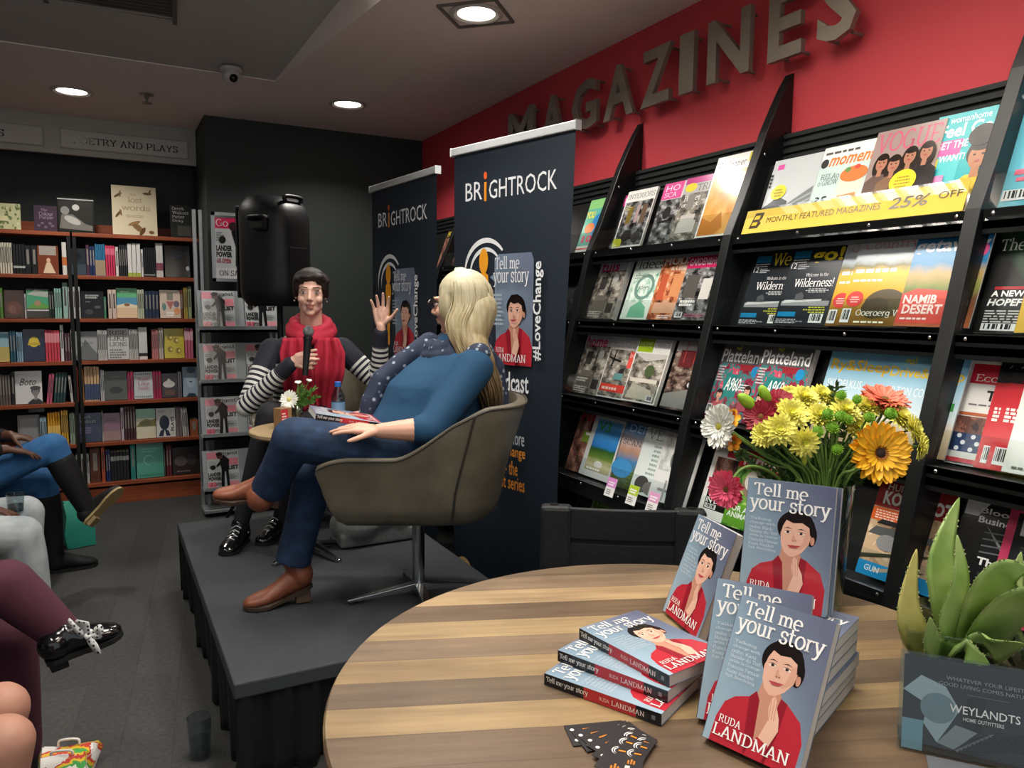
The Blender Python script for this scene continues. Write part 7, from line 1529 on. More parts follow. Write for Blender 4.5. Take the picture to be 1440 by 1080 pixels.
for a, b_, c_ in ((sR, eR, w_r), (sL, eL, wL)): body.cap(a, b_, .045, .034, None); body.cap(b_, c_, .034, .023, None)
hl_d = (Vector((-.03, -.08, 1))).normalized(); hand(body, wL, hl_d, (-.55, -.8, .1), 1, (.18, .14, .16, .2), 1.0, .16, (.55, .75, .25)); body.cap(wL-hl_d*.02, wL, .024, .023, None)
lipc = np.array(P1(0, .092, -.0625))
def paint1(c): return np.where((np.abs((c-lipc)@np.array(R1.col[0])) < .021) & (np.abs((c-lipc)@np.array(R1.col[2])) < .009) & (np.abs((c-lipc)@np.array(R1.col[1])) < .016), 1, 0)
wear('body', body, .0036, [SKIN1, LIP1], W1, 3, paint=paint1)
face_parts(P1, R1, W1, .98, squint=.45)
# hair
h = MB(); q = lambda x, y, z: P1(x, y, z)
def HE(p, r, mb=h): mb.ell(P1(*p), r, None, R1, 16, 10)
HE((0, -.028, .044), (.084, .096, .078)); HE((0, .022, .080), (.068, .058, .034)); HE((-.034, .056, .078), (.034, .028, .018)); HE((.016, .066, .077), (.036, .020, .014))
for s in (-1, 1): HE((s*.070, .0, .035), (.019, .05, .05)); HE((s*.074, -.022, .002), (.016, .034, .036)); HE((s*.066, .034, .050), (.014, .022, .024))
HE((0, -.085, -.02), (.062, .03, .06)); HE((.052, .048, .066), (.022, .024, .018)); HE((-.054, .044, .066), (.022, .024, .018))
for i in range(60):
    rr = random.Random(i); a = rr.uniform(-1.05, 1.05); p0 = P1(.03*a+.02, -.03, .116-.012*a*a); p1 = P1(.072*a, .030-.01*abs(a), .106-.02*a*a); p2 = P1(.082*a-.012, .070-.028*a*a, .066-.012*abs(a)+rr.uniform(-.008, .008)); h.tube(smoothpath([p0, p1, p2], 3), [.005]*4+[.0045, .004, .003], None, 5)
wear('hair', h, .0042, mat('231b19', .42, noise=.4, nscale=60, bump=.5, bscale=260, stretch=(1, 1, .3)), W1, 2)
for s in (-1, 1): MB().ell(P1(s*.079, .0, -.044), (.005, .005, .005), mat('c9c9c6', .15, .9), u=8, w=6).build('earring', W1, world=True)
# striped top
def stripe_mat():
    m = bpy.data.materials.new('navy_white_stripes'); m.use_nodes = True; nt = m.node_tree; b = nt.nodes['Principled BSDF']; b.inputs['Roughness'].default_value = .8
    at = nt.nodes.new('ShaderNodeAttribute'); at.attribute_name = 'band'; md_ = nt.nodes.new('ShaderNodeMath'); md_.operation = 'FRACT'; dv = nt.nodes.new('ShaderNodeMath'); dv.operation = 'DIVIDE'; dv.inputs[1].default_value = .0265
    gt = nt.nodes.new('ShaderNodeMath'); gt.operation = 'GREATER_THAN'; gt.inputs[1].default_value = .48; g2 = nt.nodes.new('ShaderNodeMath'); g2.operation = 'GREATER_THAN'; g2.inputs[1].default_value = 0; ml = nt.nodes.new('ShaderNodeMath'); ml.operation = 'MULTIPLY'
    mx = nt.nodes.new('ShaderNodeMix'); mx.data_type = 'RGBA'; mx.inputs['A'].default_value = lin('191c2a')+(1,); mx.inputs['B'].default_value = lin('cfcfca')+(1,)
    nt.links.new(at.outputs['Fac'], dv.inputs[0]); nt.links.new(dv.outputs[0], md_.inputs[0]); nt.links.new(md_.outputs[0], gt.inputs[0]); nt.links.new(at.outputs['Fac'], g2.inputs[0]); nt.links.new(gt.outputs[0], ml.inputs[0]); nt.links.new(g2.outputs[0], ml.inputs[1]); nt.links.new(ml.outputs[0], mx.inputs['Factor']); nt.links.new(mx.outputs['Result'], b.inputs['Base Color'])
    return m
tp_ = MB(); torso1(.004, tp_, None, False)
cR, cL = eR.lerp(w_r, .93), eL.lerp(wL, .88)
for a, b_, c_, e_ in ((sR, eR, cR, wR), (sL, eL, cL, wL)): tp_.cap(a, b_, .062, .05, None, 14); tp_.cap(b_, c_, .05, .036, None, 14); tp_.ell(a+Vector((0, 0, -.005)), (.064, .06, .055), None)
def band1(co):
    res = 1.175-co[:, 2]; best = np.full(len(co), .13); 
    ax = np.array([.905, 3.75+D1]); dt = np.abs((co[:, :2]-ax)@np.array([l1.x, l1.y])); 
    for a, b_, c_, L0, cuff in ((sR, eR, cR, .10, .2), (sL, eL, cL, .09, .15)):
        t1, d1_ = seg_t(co, a, b_); t2, d2_ = seg_t(co, b_, c_); L1 = (b_-a).length; L2 = (c_-b_).length; arm = np.minimum(d1_, d2_) < .075; lat = dt > .150
        v = np.where(d1_ < d2_, t1, L1+t2)-L0; v = np.where(L1+t2 > L1+L2-.065, np.where(d2_ < d1_, -1, v), v); use = arm & (lat | (d2_ < .055)); res = np.where(use, v, res)
    return res
wear('striped_top', tp_, .0045, stripe_mat(), W1, 3, band=band1)
lg = MB(); lg.ell(Vector((.93, 3.86+D1, .855)), (.185, .16, .10), None)
for a, b_, c_ in ((hR, kR, aR), (hL, kL, aL)): lg.cap(a, b_, .088, .062, None, 16); lg.cap(b_, b_.lerp(c_, .3), .062, .057, None, 16); lg.cap(b_.lerp(c_, .3), c_, .057, .036, None, 16)
wear('leggings', lg, .007, mat('191a1f', .75, noise=.2, nscale=40), W1)
# red scarf
SCARF = mat('a81e36', .8, noise=.14, nscale=14, bump=.2, bscale=50)
def drape(name, rows_, parent, m, folds=5, amp=.012, th=.006, seed=0, nu=30):
    """cloth strip: rows of (left edge, right edge, outward normal)"""
    rr = random.Random(seed); ph = [rr.uniform(0, 6) for _ in range(3)]; P = []; n = len(rows_)
    for k in range(n*4-3):
        i, f = min(k//4, n-2), (k/4-min(k//4, n-2)); a = rows_[i]; b_ = rows_[i+1]; l_, r_, nn = (Vector(a[q]).lerp(Vector(b_[q]), f) for q in range(3)); ring = []
        for j in range(nu+1):
            u = j/nu; ring.append(l_.lerp(r_, u)+nn.normalized()*(amp*math.sin(u*folds*2*PI+ph[0]+k*.12)+amp*.5*math.sin(u*folds*3.7+ph[1]-k*.2)+.02*math.sin(PI*u)))
        P.append(ring)
    o = MB().rings(P, m, cap=False, closed=False).build(name, parent, world=True, smooth=True); s = o.modifiers.new('thick', 'SOLIDIFY'); s.thickness = th; s.offset = 0; return o
sc = MB(); nk = P1(0, -.03, -.15)
for (a0, rad, r_, dz) in ((0, .080, .030, -.015), (.6, .094, .034, -.045)):
    L_ = [nk+l1*math.cos(q)*rad+f1*math.sin(q)*rad*.95+Vector((0, 0, dz-.035*math.sin(q))) for q in [2*PI*i/20 for i in range(21)]]; sc.tube(L_, [r_*(1+.12*math.sin(3*i+a0)) for i in range(21)], None, 10)
wear('scarf', sc, .006, SCARF, W1, 3)
ff = Vector((-.2, -.98, .1))
def s1(x, z): y = {1.29: 3.615, 1.22: 3.60, 1.12: 3.60, 1.0: 3.645, .93: 3.66}.get(z, 3.64); return Vector((x-.0, y+D1-.02+.2*(x-.9)*-1, z))
drape('scarf_end', [(s1(.765, 1.29), s1(.87, 1.29), ff), (s1(.745, 1.22), s1(.885, 1.22), ff), (s1(.752, 1.12), s1(.895, 1.12), ff), (s1(.775, 1.0), s1(.905, 1.0), ff), (s1(.80, .93), s1(.915, .93), ff)], W1, SCARF, 3, .010, .008, 1)
drape('scarf_end', [(s1(.915, 1.29), s1(1.02, 1.29), ff), (s1(.90, 1.22), s1(1.045, 1.22), ff), (s1(.895, 1.12), s1(1.04, 1.12), ff), (s1(.91, 1.0), s1(1.02, 1.0), ff), (s1(.925, .93), s1(1.005, .93), ff)], W1, SCARF, 3, .012, .008, 2)
def shoe(ankle, heel, toe, m, parent, name='shoe', k=1.0, sole='101010', heel_h=0, heelm=None, shaft=.0, up=(0, 0, 1), sole_m=None):
    """foot covering from heel to toe (points on the ground line), opening at the ankle"""
    heel, toe, up, ankle = Vector(heel), Vector(toe), Vector(up).normalized(), Vector(ankle); d = (toe-heel); L = d.length; d.normalize(); up = (up-d*up.dot(d)).normalized(); s = d.cross(up); mb = MB(); hh = heel_h
    sec = [(.02, .026, .030, .034), (.14, .033, .040, .042), (.32, .034, .046, .048), (.5, .038, .036, .036), (.68, .045, .027, .027), (.84, .043, .021, .020), (.95, .030, .016, .015), (1.0, .012, .010, .011)]
    mb.loft([(heel+d*L*f+up*(z*k+hh*max(0, 1-f/.62)), w*k, h_*k, s, up) for f, w, h_, z in sec], None, 16)
    a = heel+d*L*.16+up*(.04*k+hh); mb.cap(a, ankle, .043*k, .042*k, None, 14)
    if shaft: mb.cap(ankle, ankle+(ankle-a).normalized()*shaft, .043*k, .047*k, None, 14)
    o = wear(name, mb, .0045, m, parent, 3)
    sm = MB(); ol = []
    for f, w in ((0, .022), (.08, .033), (.25, .034), (.45, .036), (.66, .047), (.82, .046), (.94, .033), (1.0, .012)): ol.append((f, w*k))
    def pt(f, w, z): return heel+d*L*f+s*w+up*(z+hh*max(0, 1-f/.62))
    lo = [pt(f, w, -.004) for f, w in ol]+[pt(f, -w, -.004) for f, w in ol[::-1]]; hi = [pt(f, w, .008) for f, w in ol]+[pt(f, -w, .008) for f, w in ol[::-1]]
    sm.rings([lo, hi], sole_m or mat(sole, .6)); sm.build('sole', o, world=False).matrix_parent_inverse = Matrix.Identity(4)
    if hh or heelm:
        hb = MB(); z0 = -.004-(0 if hh else .022)
        hb.rings([[heel+d*L*f+s*w+up*zz for f, w in ((.03, .024), (.25, .026), (.25, -.026), (.03, -.024))] for zz in (z0, .004+hh*.72)], heelm or mat(sole, .6)); hb.build('heel', o, bevel=.003).matrix_parent_inverse = Matrix.Identity(4)
    return o, d, s, up
PAT = mat('0d0d0f', .12, spec=.8)
for nm, ank, hp, tpx in (('R', aR, px(352, 752, 2, SH+.004), px(317, 780, 2, SH+.004)), ('L', aL, px(400, 752, 2, SH+.004), px(368, 772, 2, SH+.004))):
    dd = (tpx-hp).normalized(); hp = Vector((ank.x, ank.y, SH+.008))-dd*.05; o, d, s, u_ = shoe(ank, hp, hp+dd*.235, PAT, W1, heelm=mat('0b0b0c', .4))
    lc = MB()
    for k in range(4):
        c_ = hp+d*(.095+.024*k)+u_*(.086-.012*k); lc.tube(smoothpath([c_-s*.022-u_*.008, c_+u_*.004, c_+s*.022-u_*.008], 3), .0035, mat('b9babb', .25, .6), 6)
    lc.build('laces', o).matrix_parent_inverse = Matrix.Identity(4)
for (x, rr_) in ((.35, .0105),): MB().lathe([(.0098, -.0018), (.0108, 0), (.0098, .0018)], mat('b9b39c', .2, 1), 16, cap=False).build('ring', W1)
bpy.data.objects['ring'].matrix_basis = frame(w_r+hd*.1-Vector(W1.location), (1, 0, 0), (0, 0, 1))
t = thing('microphone', 'black hand microphone with a silver mesh head', 'microphone', mic_a)
MB().tube([Vector((0, 0, 0)), (mic_b-mic_a)*.2, (mic_b-mic_a)*.72, (mic_b-mic_a)*.8], [.0135, .014, .0185, .0205], mat('131416', .45), 16).build('handle', t, smooth=50)
MB().ell((mic_b-mic_a)*.95, (.0255, .0255, .028), mat('77797b', .4, .8, noise=.5, nscale=500, bump=.6, bscale=900)).build('mesh_head', t, smooth=True)
MB().tube([(mic_b-mic_a)*.79, (mic_b-mic_a)*.84], .0225, mat('2a2b2d', .4, .5), 16).build('collar', t)

# ------------------------------------------------------------------ blonde woman
W2 = person('seated blonde woman in a blue top and jeans with a book on her lap', (1.05, 2.66, SH))
X_, Y_ = Vector((1, 0, 0)), Vector((0, 1, 0))
def torso2(k, mb, top=True):
    S_ = [(.80, 1.085, .165, .185), (.86, 1.075, .185, .20), (.93, 1.065, .205, .205), (1.02, 1.068, .208, .198), (1.09, 1.095, .188, .19), (1.16, 1.12, .182, .192), (1.215, 1.155, .150, .190), (1.26, 1.185, .115, .170), (1.30, 1.20, .085, .115)]
    if top: S_ += [(1.345, 1.205, .06, .06)]
    mb.loft([((x, 2.66, z), a+k, b_+k, X_, Y_) for z, x, a, b_ in S_], None, 28)
H2 = px(645, 426, 1, 2.66); H2.z -= .0
sL2, sR2 = Vector((1.185, 2.485, 1.225)), Vector((1.185, 2.835, 1.225))
eL2, wL2 = px(607, 604, 1, 2.425), px(533, 606, 1, 2.475); eR2, wR2 = Vector((1.03, 2.93, .99)), Vector((.80, 2.80, 1.02))
hL2, hR2 = Vector((1.06, 2.57, .885)), Vector((1.06, 2.76, .865)); kL2, aL2 = px(414, 617, 1, 2.60), px(378, 688, 1, 2.74); kR2, aR2 = px(442, 672, 1, 2.76), px(412, 786, 1, 2.80)
body = MB(); torso2(-.008, body); P2, R2 = head(body, H2, (-.62, .78, -.08), (0, 0, 1), 1.0)
for a, b_, c_ in ((sL2, eL2, wL2), (sR2, eR2, wR2)): body.cap(a, b_, .052, .042, None); body.cap(b_, b_.lerp(c_, .35), .043, .042, None); body.cap(b_.lerp(c_, .35), c_, .042, .026, None)
for a, b_, c_ in ((hL2, kL2, aL2), (hR2, kR2, aR2)): body.cap(a, b_, .08, .052, None); body.cap(b_, c_, .05, .032, None)
hand(body, wL2, (-.9, .38, .12), (-.1, .25, -1), 1, (.12, .14, .16, .2), 1.0, .10, (.6, .75, .1)); hand(body, wR2, (-.8, -.5, .0), (0, 0, -1), -1, (.15, .15, .2, .2), 1.0, .08)
wear('body', body, .0038, SKIN2, W2, 3); face_parts(P2, R2, W2, 1.0, squint=.8, brow='8a744c')
sw = MB(); torso2(.006, sw)
cu = eL2.lerp(wL2, .16)
for a, b_, c_ in ((sL2, eL2, cu), (sR2, eR2, eR2.lerp(wR2, .25))): sw.cap(a, b_, .074, .060, None, 16); sw.cap(b_, c_, .060, .056, None, 16); sw.ell(a, (.078, .07, .066), None)
sw.ell((1.025, 2.60, 1.10), (.10, .10, .085), None); sw.ell((1.025, 2.72, 1.10), (.10, .10, .085), None)
TEAL = mat('143f5e', .85, noise=.12, nscale=60, bump=.12, bscale=30)
wear('blue_top', sw, .0055, TEAL, W2, 26)
JEAN = ramp_mat('dark_denim', [(.25, '13223a'), (.5, '192e4a'), (.8, '253f60')], .85, 'Object', 'n', 1, 22, bump=.15)
jn = MB(); jn.ell((1.08, 2.66, .85), (.18, .20, .105), None); jn.cap(hL2, kL2, .104, .076, None, 18); cuff_leg(jn, kL2, aL2, .074, .064); jn.cap(hR2, kR2, .100, .078, None, 18); cuff_leg(jn, kR2, aR2+Vector((0, 0, -.01)), .077, .066)
wear('jeans', jn, .006, JEAN, W2, 3)
BOOT = mat('7c4630', .42, noise=.14, nscale=14, spec=.5); HEELW = mat('5a4638', .5)
hp = Vector((aR2.x+.065, aR2.y-.012, SH+.008)); tp0 = px(356, 852, 2, SH+.01); dd = (tp0-hp); dd.z = 0; dd.normalize(); shoe(Vector((aR2.x+.012, aR2.y, SH+.15)), hp, hp+dd*.245, BOOT, W2, 'boot', 1.08, '3a2a20', .055, HEELW, .05)
toe2 = px(326, 697, 1, 2.80); d2 = (toe2-aL2).normalized(); he = aL2+Vector((.045, -.0, -.065)); shoe(aL2+Vector((-.01, 0, -.005)), he, he+(px(322, 702, 1, 2.82)-he).normalized()*.245, BOOT, W2, 'boot', 1.06, '3a2a20', .045, HEELW, .03, up=(.25, -.25, 1))
# hair
HAIR = ramp_mat('blonde_hair', [(.0, '4f3d28'), (.36, '705a3a'), (.6, '9a8c68'), (.9, 'b5ad90')], .5, 'Generated', 'w', .75, 1, spec=.5, scale=(16, 16, 1))
h = MB(); Rl = R2
def HE2(p, r): h.ell(P2(*p), r, None, Rl, 16, 10)
HE2((0, -.028, .040), (.092, .102, .088)); HE2((0, -.085, -.03), (.080, .055, .09)); 
chain = [P2(0, -.075, -.03), px(659, 478, 1, 2.575), px(676, 512, 1, 2.505), px(686, 545, 1, 2.49), px(692, 582, 1, 2.49)]
for i in range(4): h.cap(chain[i], chain[i+1], (.080, .070, .056, .042)[i], (.070, .056, .042, .016)[i], None, 14)
HE2((-.070, .012, -.01), (.022, .038, .07)); HE2((-.066, -.02, -.09), (.024, .034, .07)); HE2((.070, .0, -.02), (.022, .042, .07))
base_m = blob(h, .006, 3); base_m.materials.clear(); base_m.materials.append(HAIR)
hair = link('hair', base_m, W2, world=True); base_m.name = 'hair'
st = MB(); rr = random.Random(4)
for i in range(330):
    a = rr.uniform(-2.7, 2.7); cz = rr.uniform(.06, .128); x0 = .012*math.sin(a)
    p0 = P2(x0-.01, -.01-.02*math.cos(a), .130); p1 = P2(.088*math.sin(a)*.93, -.028-.098*math.cos(a)*.9*1.0, .075); p2 = P2(.100*math.sin(a)*.95, -.030-.106*math.cos(a), -.005); 
    if math.cos(a) < -.1: continue
    if False: p2 = P2(.092*math.copysign(1, math.sin(a)), -.012, -.01); p1 = P2(.07*math.copysign(1, math.sin(a)), .055, .065)
    e = chain[4]; f_ = rr.uniform(.35, 1.05); off = Vector((rr.uniform(-.05, .05), rr.uniform(-.07, .05), rr.uniform(-.02, .02))); m1 = chain[1]+Vector((p2-P2(0, -.08, -.05))*.82); m2 = chain[3]+Vector((p2-P2(0, -.08, -.05))*.50)+off*.3; end = m2.lerp(e+off*.6, f_)
    st.tube(smoothpath([p0, p1, p2, m1, m2, end], 4), [.0030]*16+[.0024, .002, .0016, .0012, .0008], HAIR, 5)
st.build('strands', hair, smooth=True).matrix_parent_inverse = Matrix.Identity(4)
# glasses
g = MB(); fr_ = mat('2a1a16', .3)
for s in (-1, 1):
    g.tube([P2(s*.034+.024*math.cos(q), .100, .002+.018*math.sin(q)) for q in [2*PI*i/16 for i in range(17)]], .0022, fr_, 6); g.tube([P2(s*.058, .098, .006), P2(s*.078, .07, .006), P2(s*.082, -.01, .004)], .0028, fr_, 6)
g.tube([P2(-.012, .102, .006), P2(.012, .102, .006)], .002, fr_, 6); g.build('glasses', W2, world=True)
# patterned scarf
def scarf_mat():
    m = bpy.data.materials.new('navy_floral_scarf'); m.use_nodes = True; nt = m.node_tree; b = nt.nodes['Principled BSDF']; b.inputs['Roughness'].default_value = .85
    tc = nt.nodes.new('ShaderNodeTexCoord'); v = nt.nodes.new('ShaderNodeTexVoronoi'); v.inputs['Scale'].default_value = 34; nz = nt.nodes.new('ShaderNodeTexNoise'); nz.inputs['Scale'].default_value = 60; ad = nt.nodes.new('ShaderNodeMath'); ad.operation = 'MULTIPLY_ADD'; ad.inputs[1].default_value = .25
    r = nt.nodes.new('ShaderNodeValToRGB'); r.color_ramp.elements[0].position = .30; r.color_ramp.elements[0].color = lin('8f9aa6')+(1,); r.color_ramp.elements[1].position = .40; r.color_ramp.elements[1].color = lin('1f2a40')+(1,)
    nt.links.new(tc.outputs['Object'], v.inputs['Vector']); nt.links.new(tc.outputs['Object'], nz.inputs['Vector']); nt.links.new(nz.outputs[0], ad.inputs[0]); nt.links.new(v.outputs['Distance'], ad.inputs[2]); nt.links.new(ad.outputs[0], r.inputs[0]); nt.links.new(r.outputs[0], b.inputs['Base Color']); return m
SC2 = scarf_mat(); sc = MB(); nk = Vector((1.195, 2.66, 1.315))
for rad, r_, dz, ph in ((.088, .036, .0, 0), (.10, .038, -.03, 1.2)):
    sc.tube([nk+Vector((math.cos(q)*rad, math.sin(q)*rad*1.05, dz+.03*math.cos(q))) for q in [2*PI*i/20 for i in range(21)]], [r_*(1+.15*math.sin(3*i+ph)) for i in range(21)], None, 10)
sc.ell((1.21, 2.50, 1.275), (.05, .05, .045), None)
pth = [(1.23, 2.54, 1.29), (1.29, 2.55, 1.22), (1.31, 2.55, 1.12), (1.31, 2.54, 1.02)]
for a, b_ in zip(pth[:-1], pth[1:]): sc.cap(a, b_, .052, .048, None)
pth = [(1.12, 2.75, 1.31), (1.01, 2.76, 1.235), (.925, 2.755, 1.17), (.885, 2.75, 1.09), (.87, 2.75, 1.03)]
for a, b_ in zip(pth[:-1], pth[1:]): sc.cap(a, b_, .040, .036, None)
wear('scarf', sc, .006, SC2, W2, 2)
# the book on her lap
bl, br = px(404, 585, 1, 2.62), px(500, 603, 1, 2.46)
e_ = Vector((-.25, .95, .0)).normalized()
M_ = frame(Vector((.655, 2.50, 1.052)), Vector((.12, 1, .10)), Vector((-1, .15, .12)))
M_ = frame(Vector((.86, 2.565, 1.013)), Vector((.10, 1, .06)), Vector((-1, .06, .20)))
story_book('portrait book lying on the lap of the blonde woman', M_, GB)

# ------------------------------------------------------------------ audience at the left edge
def seated(label, base, hips, knees, ankles, sk, trouser, top, tr=.085, kr=.062, bare=False, foot_dirs=None, shoe_m=None, boots=None, wrists=None, hairc='1d1614', feet=True):
    w = person(label, base); hc = (hips[0]+hips[1])/2; up = Vector((0, 0, 1)); back = Vector((-.06, 0, 0)); ch = hc+Vector((-.04, 0, .36)); ht = hc+Vector((-.02, .0, .70))
    b = MB(); b.loft([(hc, .14, .17, X_, Y_), (hc+Vector((-.02, 0, .18)), .11, .15, X_, Y_), (ch, .11, .17, X_, Y_), (ch+Vector((0, 0, .10)), .07, .12, X_, Y_), (ch+Vector((.01, 0, .17)), .05, .05, X_, Y_)], None, 20); Ph, Rh = head(b, ht, (1, .25, 0))
    for a, k_, c_ in zip(hips, knees, ankles): b.cap(a, k_, tr*.86, kr*.86, None, 14); b.cap(k_, k_.lerp(c_, .3), kr*.86, kr*.82, None, 14); b.cap(k_.lerp(c_, .3), c_, kr*.82, .034, None, 14)
    sh = [ch+Vector((0, s*.18, .05)) for s in (-1, 1)]; els = []
    for s, p in zip((0, 1), sh):
        wr = wrists[s] if wrists else hc+Vector((.30, (-.1, .1)[s], .12)); el = p.lerp(wr, .5)+Vector((-.08, (-.08, .08)[s], -.10)); els.append((p, el, wr)); b.cap(p, el, .042, .034, None); b.cap(el, wr, .034, .024, None)
        d = wr-el; hand(b, wr, Vector((1, (.2, -.2)[s], -.25)), (0, 0, -1), (1, -1)[s], (.2, .2, .25, .3), .98, .06)
    wear('body', b, .0065, sk, w, 3)
    hr = MB(); hr.ell(Ph(0, -.03, .05), (.088, .092, .085), None, Rh); hr.ell(Ph(0, -.085, -.03), (.07, .04, .08), None, Rh); wear('hair', hr, .008, mat(hairc, .5), w)
    tpm = MB(); tpm.loft([(hc+Vector((0, 0, -.04)), .165, .19, X_, Y_), (hc+Vector((-.02, 0, .18)), .13, .165, X_, Y_), (ch, .125, .185, X_, Y_), (ch+Vector((0, 0, .10)), .085, .135, X_, Y_)], None, 20)
    for p, el, wr in els: tpm.cap(p, el, .06, .048, None); tpm.cap(el, el.lerp(wr, .82), .048, .036, None)
    wear('jumper' if not bare else 'dress', tpm, .008, top, w)
    tm = MB(); tm.ell(hc, (.16, .18, .10), None)
    for i, (a, k_, c_) in enumerate(zip(hips, knees, ankles)):
        if bare: tm.cap(a, a.lerp(k_, .55), tr*1.1, tr, None, 16); continue
        tm.cap(a, k_, tr, kr, None, 16); e = k_.lerp(c_, .25 if boots and boots[i] else .93); tm.cap(k_, k_.lerp(e, .3), kr, kr*.96, None, 16); tm.cap(k_.lerp(e, .3), e, kr*.96, kr*.86 if boots and boots[i] else .048, None, 16)
    wear('skirt' if bare else 'trousers', tm, .007, trouser, w)
    return w
# A: blue jeans, long black boots
kA = [px(74, 628, 1, 4.42), px(62, 676, 1, 4.62)]; aA = [px(122, 716, 1, 4.42), Vector((-.27, 4.66, .11))]; hA = [Vector((-.66, 4.42, .54)), Vector((-.66, 4.60, .53))]; kA[1].z = max(.50, kA[1].z)
BLUEJ = ramp_mat('blue_denim', [(.25, '2a5a8c'), (.5, '34689c'), (.8, '3f78ad')], .85, 'Object', 'n', 1, 18)
A_ = seated('person in blue jeans and long black boots with a tan sole, legs crossed', (-.66, 4.5, 0), hA, kA, aA, SKIN3, BLUEJ, mat('1a1718', .9, noise=.5, nscale=40), .092, .07, boots=(1, 1), wrists=[px(8, 632, 1, 4.30), px(14, 612, 1, 4.46)])
BB = mat('151516', .6, noise=.2, nscale=30)
for k_, a_, nm in ((kA[0], aA[0], 0), (kA[1], aA[1], 1)):
    b = MB(); b.cap(k_.lerp(a_, .22), k_.lerp(a_, .45), .066, .064, None, 16); b.cap(k_.lerp(a_, .45), a_, .064, .045, None, 16); wear('boot_shaft', b, .006, BB, A_)
ha = aA[0]+Vector((-.005, -.03, -.075)); ta_ = px(176, 682, 1, 4.40); dd = (ta_-ha).normalized(); shoe(aA[0], ha, ha+dd*.245, BB, A_, 'boot', 1.05, 'a08a5f', .0, mat('8f7a54', .6), up=(-.45, .55, .6), sole_m=mat('a18c62', .6))
shoe(aA[1], Vector((-.30, 4.66, .008)), Vector((-.07, 4.70, .008)), BB, A_, 'boot', 1.05, '1a1a1a', .0, mat('141414', .5))
# B: pale grey jeans, holding a glass
kB = [px(30, 752, 1, 3.62), px(34, 722, 1, 3.84)]; aB = [Vector((-.27, 3.66, .09)), Vector((-.36, 3.86, .09))]; hB = [Vector((-.74, 3.62, .54)), Vector((-.74, 3.80, .54))]
GREYJ = ramp_mat('pale_denim', [(.25, '8f979a'), (.5, 'a4abad'), (.8, 'b9bfc0')], .85, 'Object', 'n', 1, 14, bump=.2)
gp = px(22, 712, 1, 3.74)
B_p = seated('person in pale grey jeans holding a drinking glass on one knee', (-.74, 3.7, 0), hB, kB, aB, SKIN3, GREYJ, mat('2a2c30', .9), .09, .078, wrists=[px(-30, 716, 1, 3.66), px(-40, 705, 1, 3.85)])
for a_ in aB: shoe(a_, Vector((a_.x-.045, a_.y, .008)), Vector((a_.x+.19, a_.y+.02, .008)), mat('1c1c1e', .5), B_p, 'shoe', 1.05)
tumbler('drinking glass held on the knee of the person in pale grey jeans', Vector((gp.x, gp.y, gp.z-.03)), .034, .085)
# C: burgundy trousers, black shoe with a spotted ribbon
kC = [px(8, 822, 1, 2.30), px(14, 900, 1, 2.44)]; aC = [px(98, 900, 1, 2.30), px(34, 1062, 1, 2.46)]; hC = [Vector((-.66, 2.30, .58)), Vector((-.66, 2.48, .56))]
BURG = mat('4a2230', .88, noise=.18, nscale=24)
C_p = seated('person in burgundy trousers wearing a black shoe with a spotted white bow', (-.66, 2.4, 0), hC, kC, aC, SKIN4, BURG, mat('33262c', .9), .088, .066)
hc_ = px(64, 932, 1, 2.26); tc_ = px(172, 888, 1, 2.30); o, d, s, u_ = shoe(aC[0], hc_, tc_, PAT, C_p, 'shoe', .98, '141414', 0, mat('121212', .4), up=(-.35, -.1, 1))
RIB = ramp_mat('spotted_ribbon', [(.0, '1a1a1a'), (.30, '1a1a1a'), (.34, 'dcdcd8'), (1, 'dcdcd8')], .6, 'Object', 'n', 1, 1)
nt = RIB.node_tree; vor = nt.nodes.new('ShaderNodeTexVoronoi'); vor.inputs['Scale'].default_value = 95; vor.inputs['Randomness'].default_value = .25; mpn = [n for n in nt.nodes if n.type == 'MAPPING'][0]; nt.links.new(mpn.outputs[0], vor.inputs['Vector']); rp = [n for n in nt.nodes if n.type == 'VALTORGB'][0]
for l_ in list(rp.inputs[0].links): nt.links.remove(l_)
nt.links.new(vor.outputs['Distance'], rp.inputs[0])
bc = px(126, 893, 1, 2.235); rb = MB()
def ribbon(P, w, ax):
    P = smoothpath(P, 6); ax = Vector(ax).normalized(); rb.rings([[p-ax*w*.5*ww, p+ax*w*.5*ww] for p, ww in zip(P, [.6+.6*math.sin(PI*i/(len(P)-1)) for i in range(len(P))])], RIB, cap=False, closed=False)
ex_, ez_ = Vector(AX[:, 0]), Vector((0, 0, 1))
ribbon([bc, bc+ex_*.03+ez_*.022+F*.012, bc+ex_*.042+ez_*.008+F*.016, bc+ex_*.004-ez_*.002+F*.008], .022, ez_+ex_*.3); ribbon([bc, bc-ex_*.018+ez_*.035+F*.012, bc-ex_*.004+ez_*.042+F*.014, bc+F*.008], .022, ex_-ez_*.2)
ribbon([bc+F*.006, bc-ex_*.02+ez_*.012+F*.012, bc-ex_*.05+ez_*.045+F*.008], .016, ez_+ex_*.5); ribbon([bc+F*.006, bc+ex_*.016-ez_*.02+F*.014, bc+ex_*.028-ez_*.048+F*.01], .02, ex_); rb.ell(bc+F*.01, (.009, .009, .009), RIB, u=10, w=6)
ro = rb.build('ribbon_bow', C_p, world=True, smooth=True); sm = ro.modifiers.new('thick', 'SOLIDIFY'); sm.thickness = .0015
shoe(aC[1], Vector((aC[1].x-.045, aC[1].y, .008)), Vector((aC[1].x+.185, aC[1].y, .008)), PAT, C_p, 'shoe', .98)
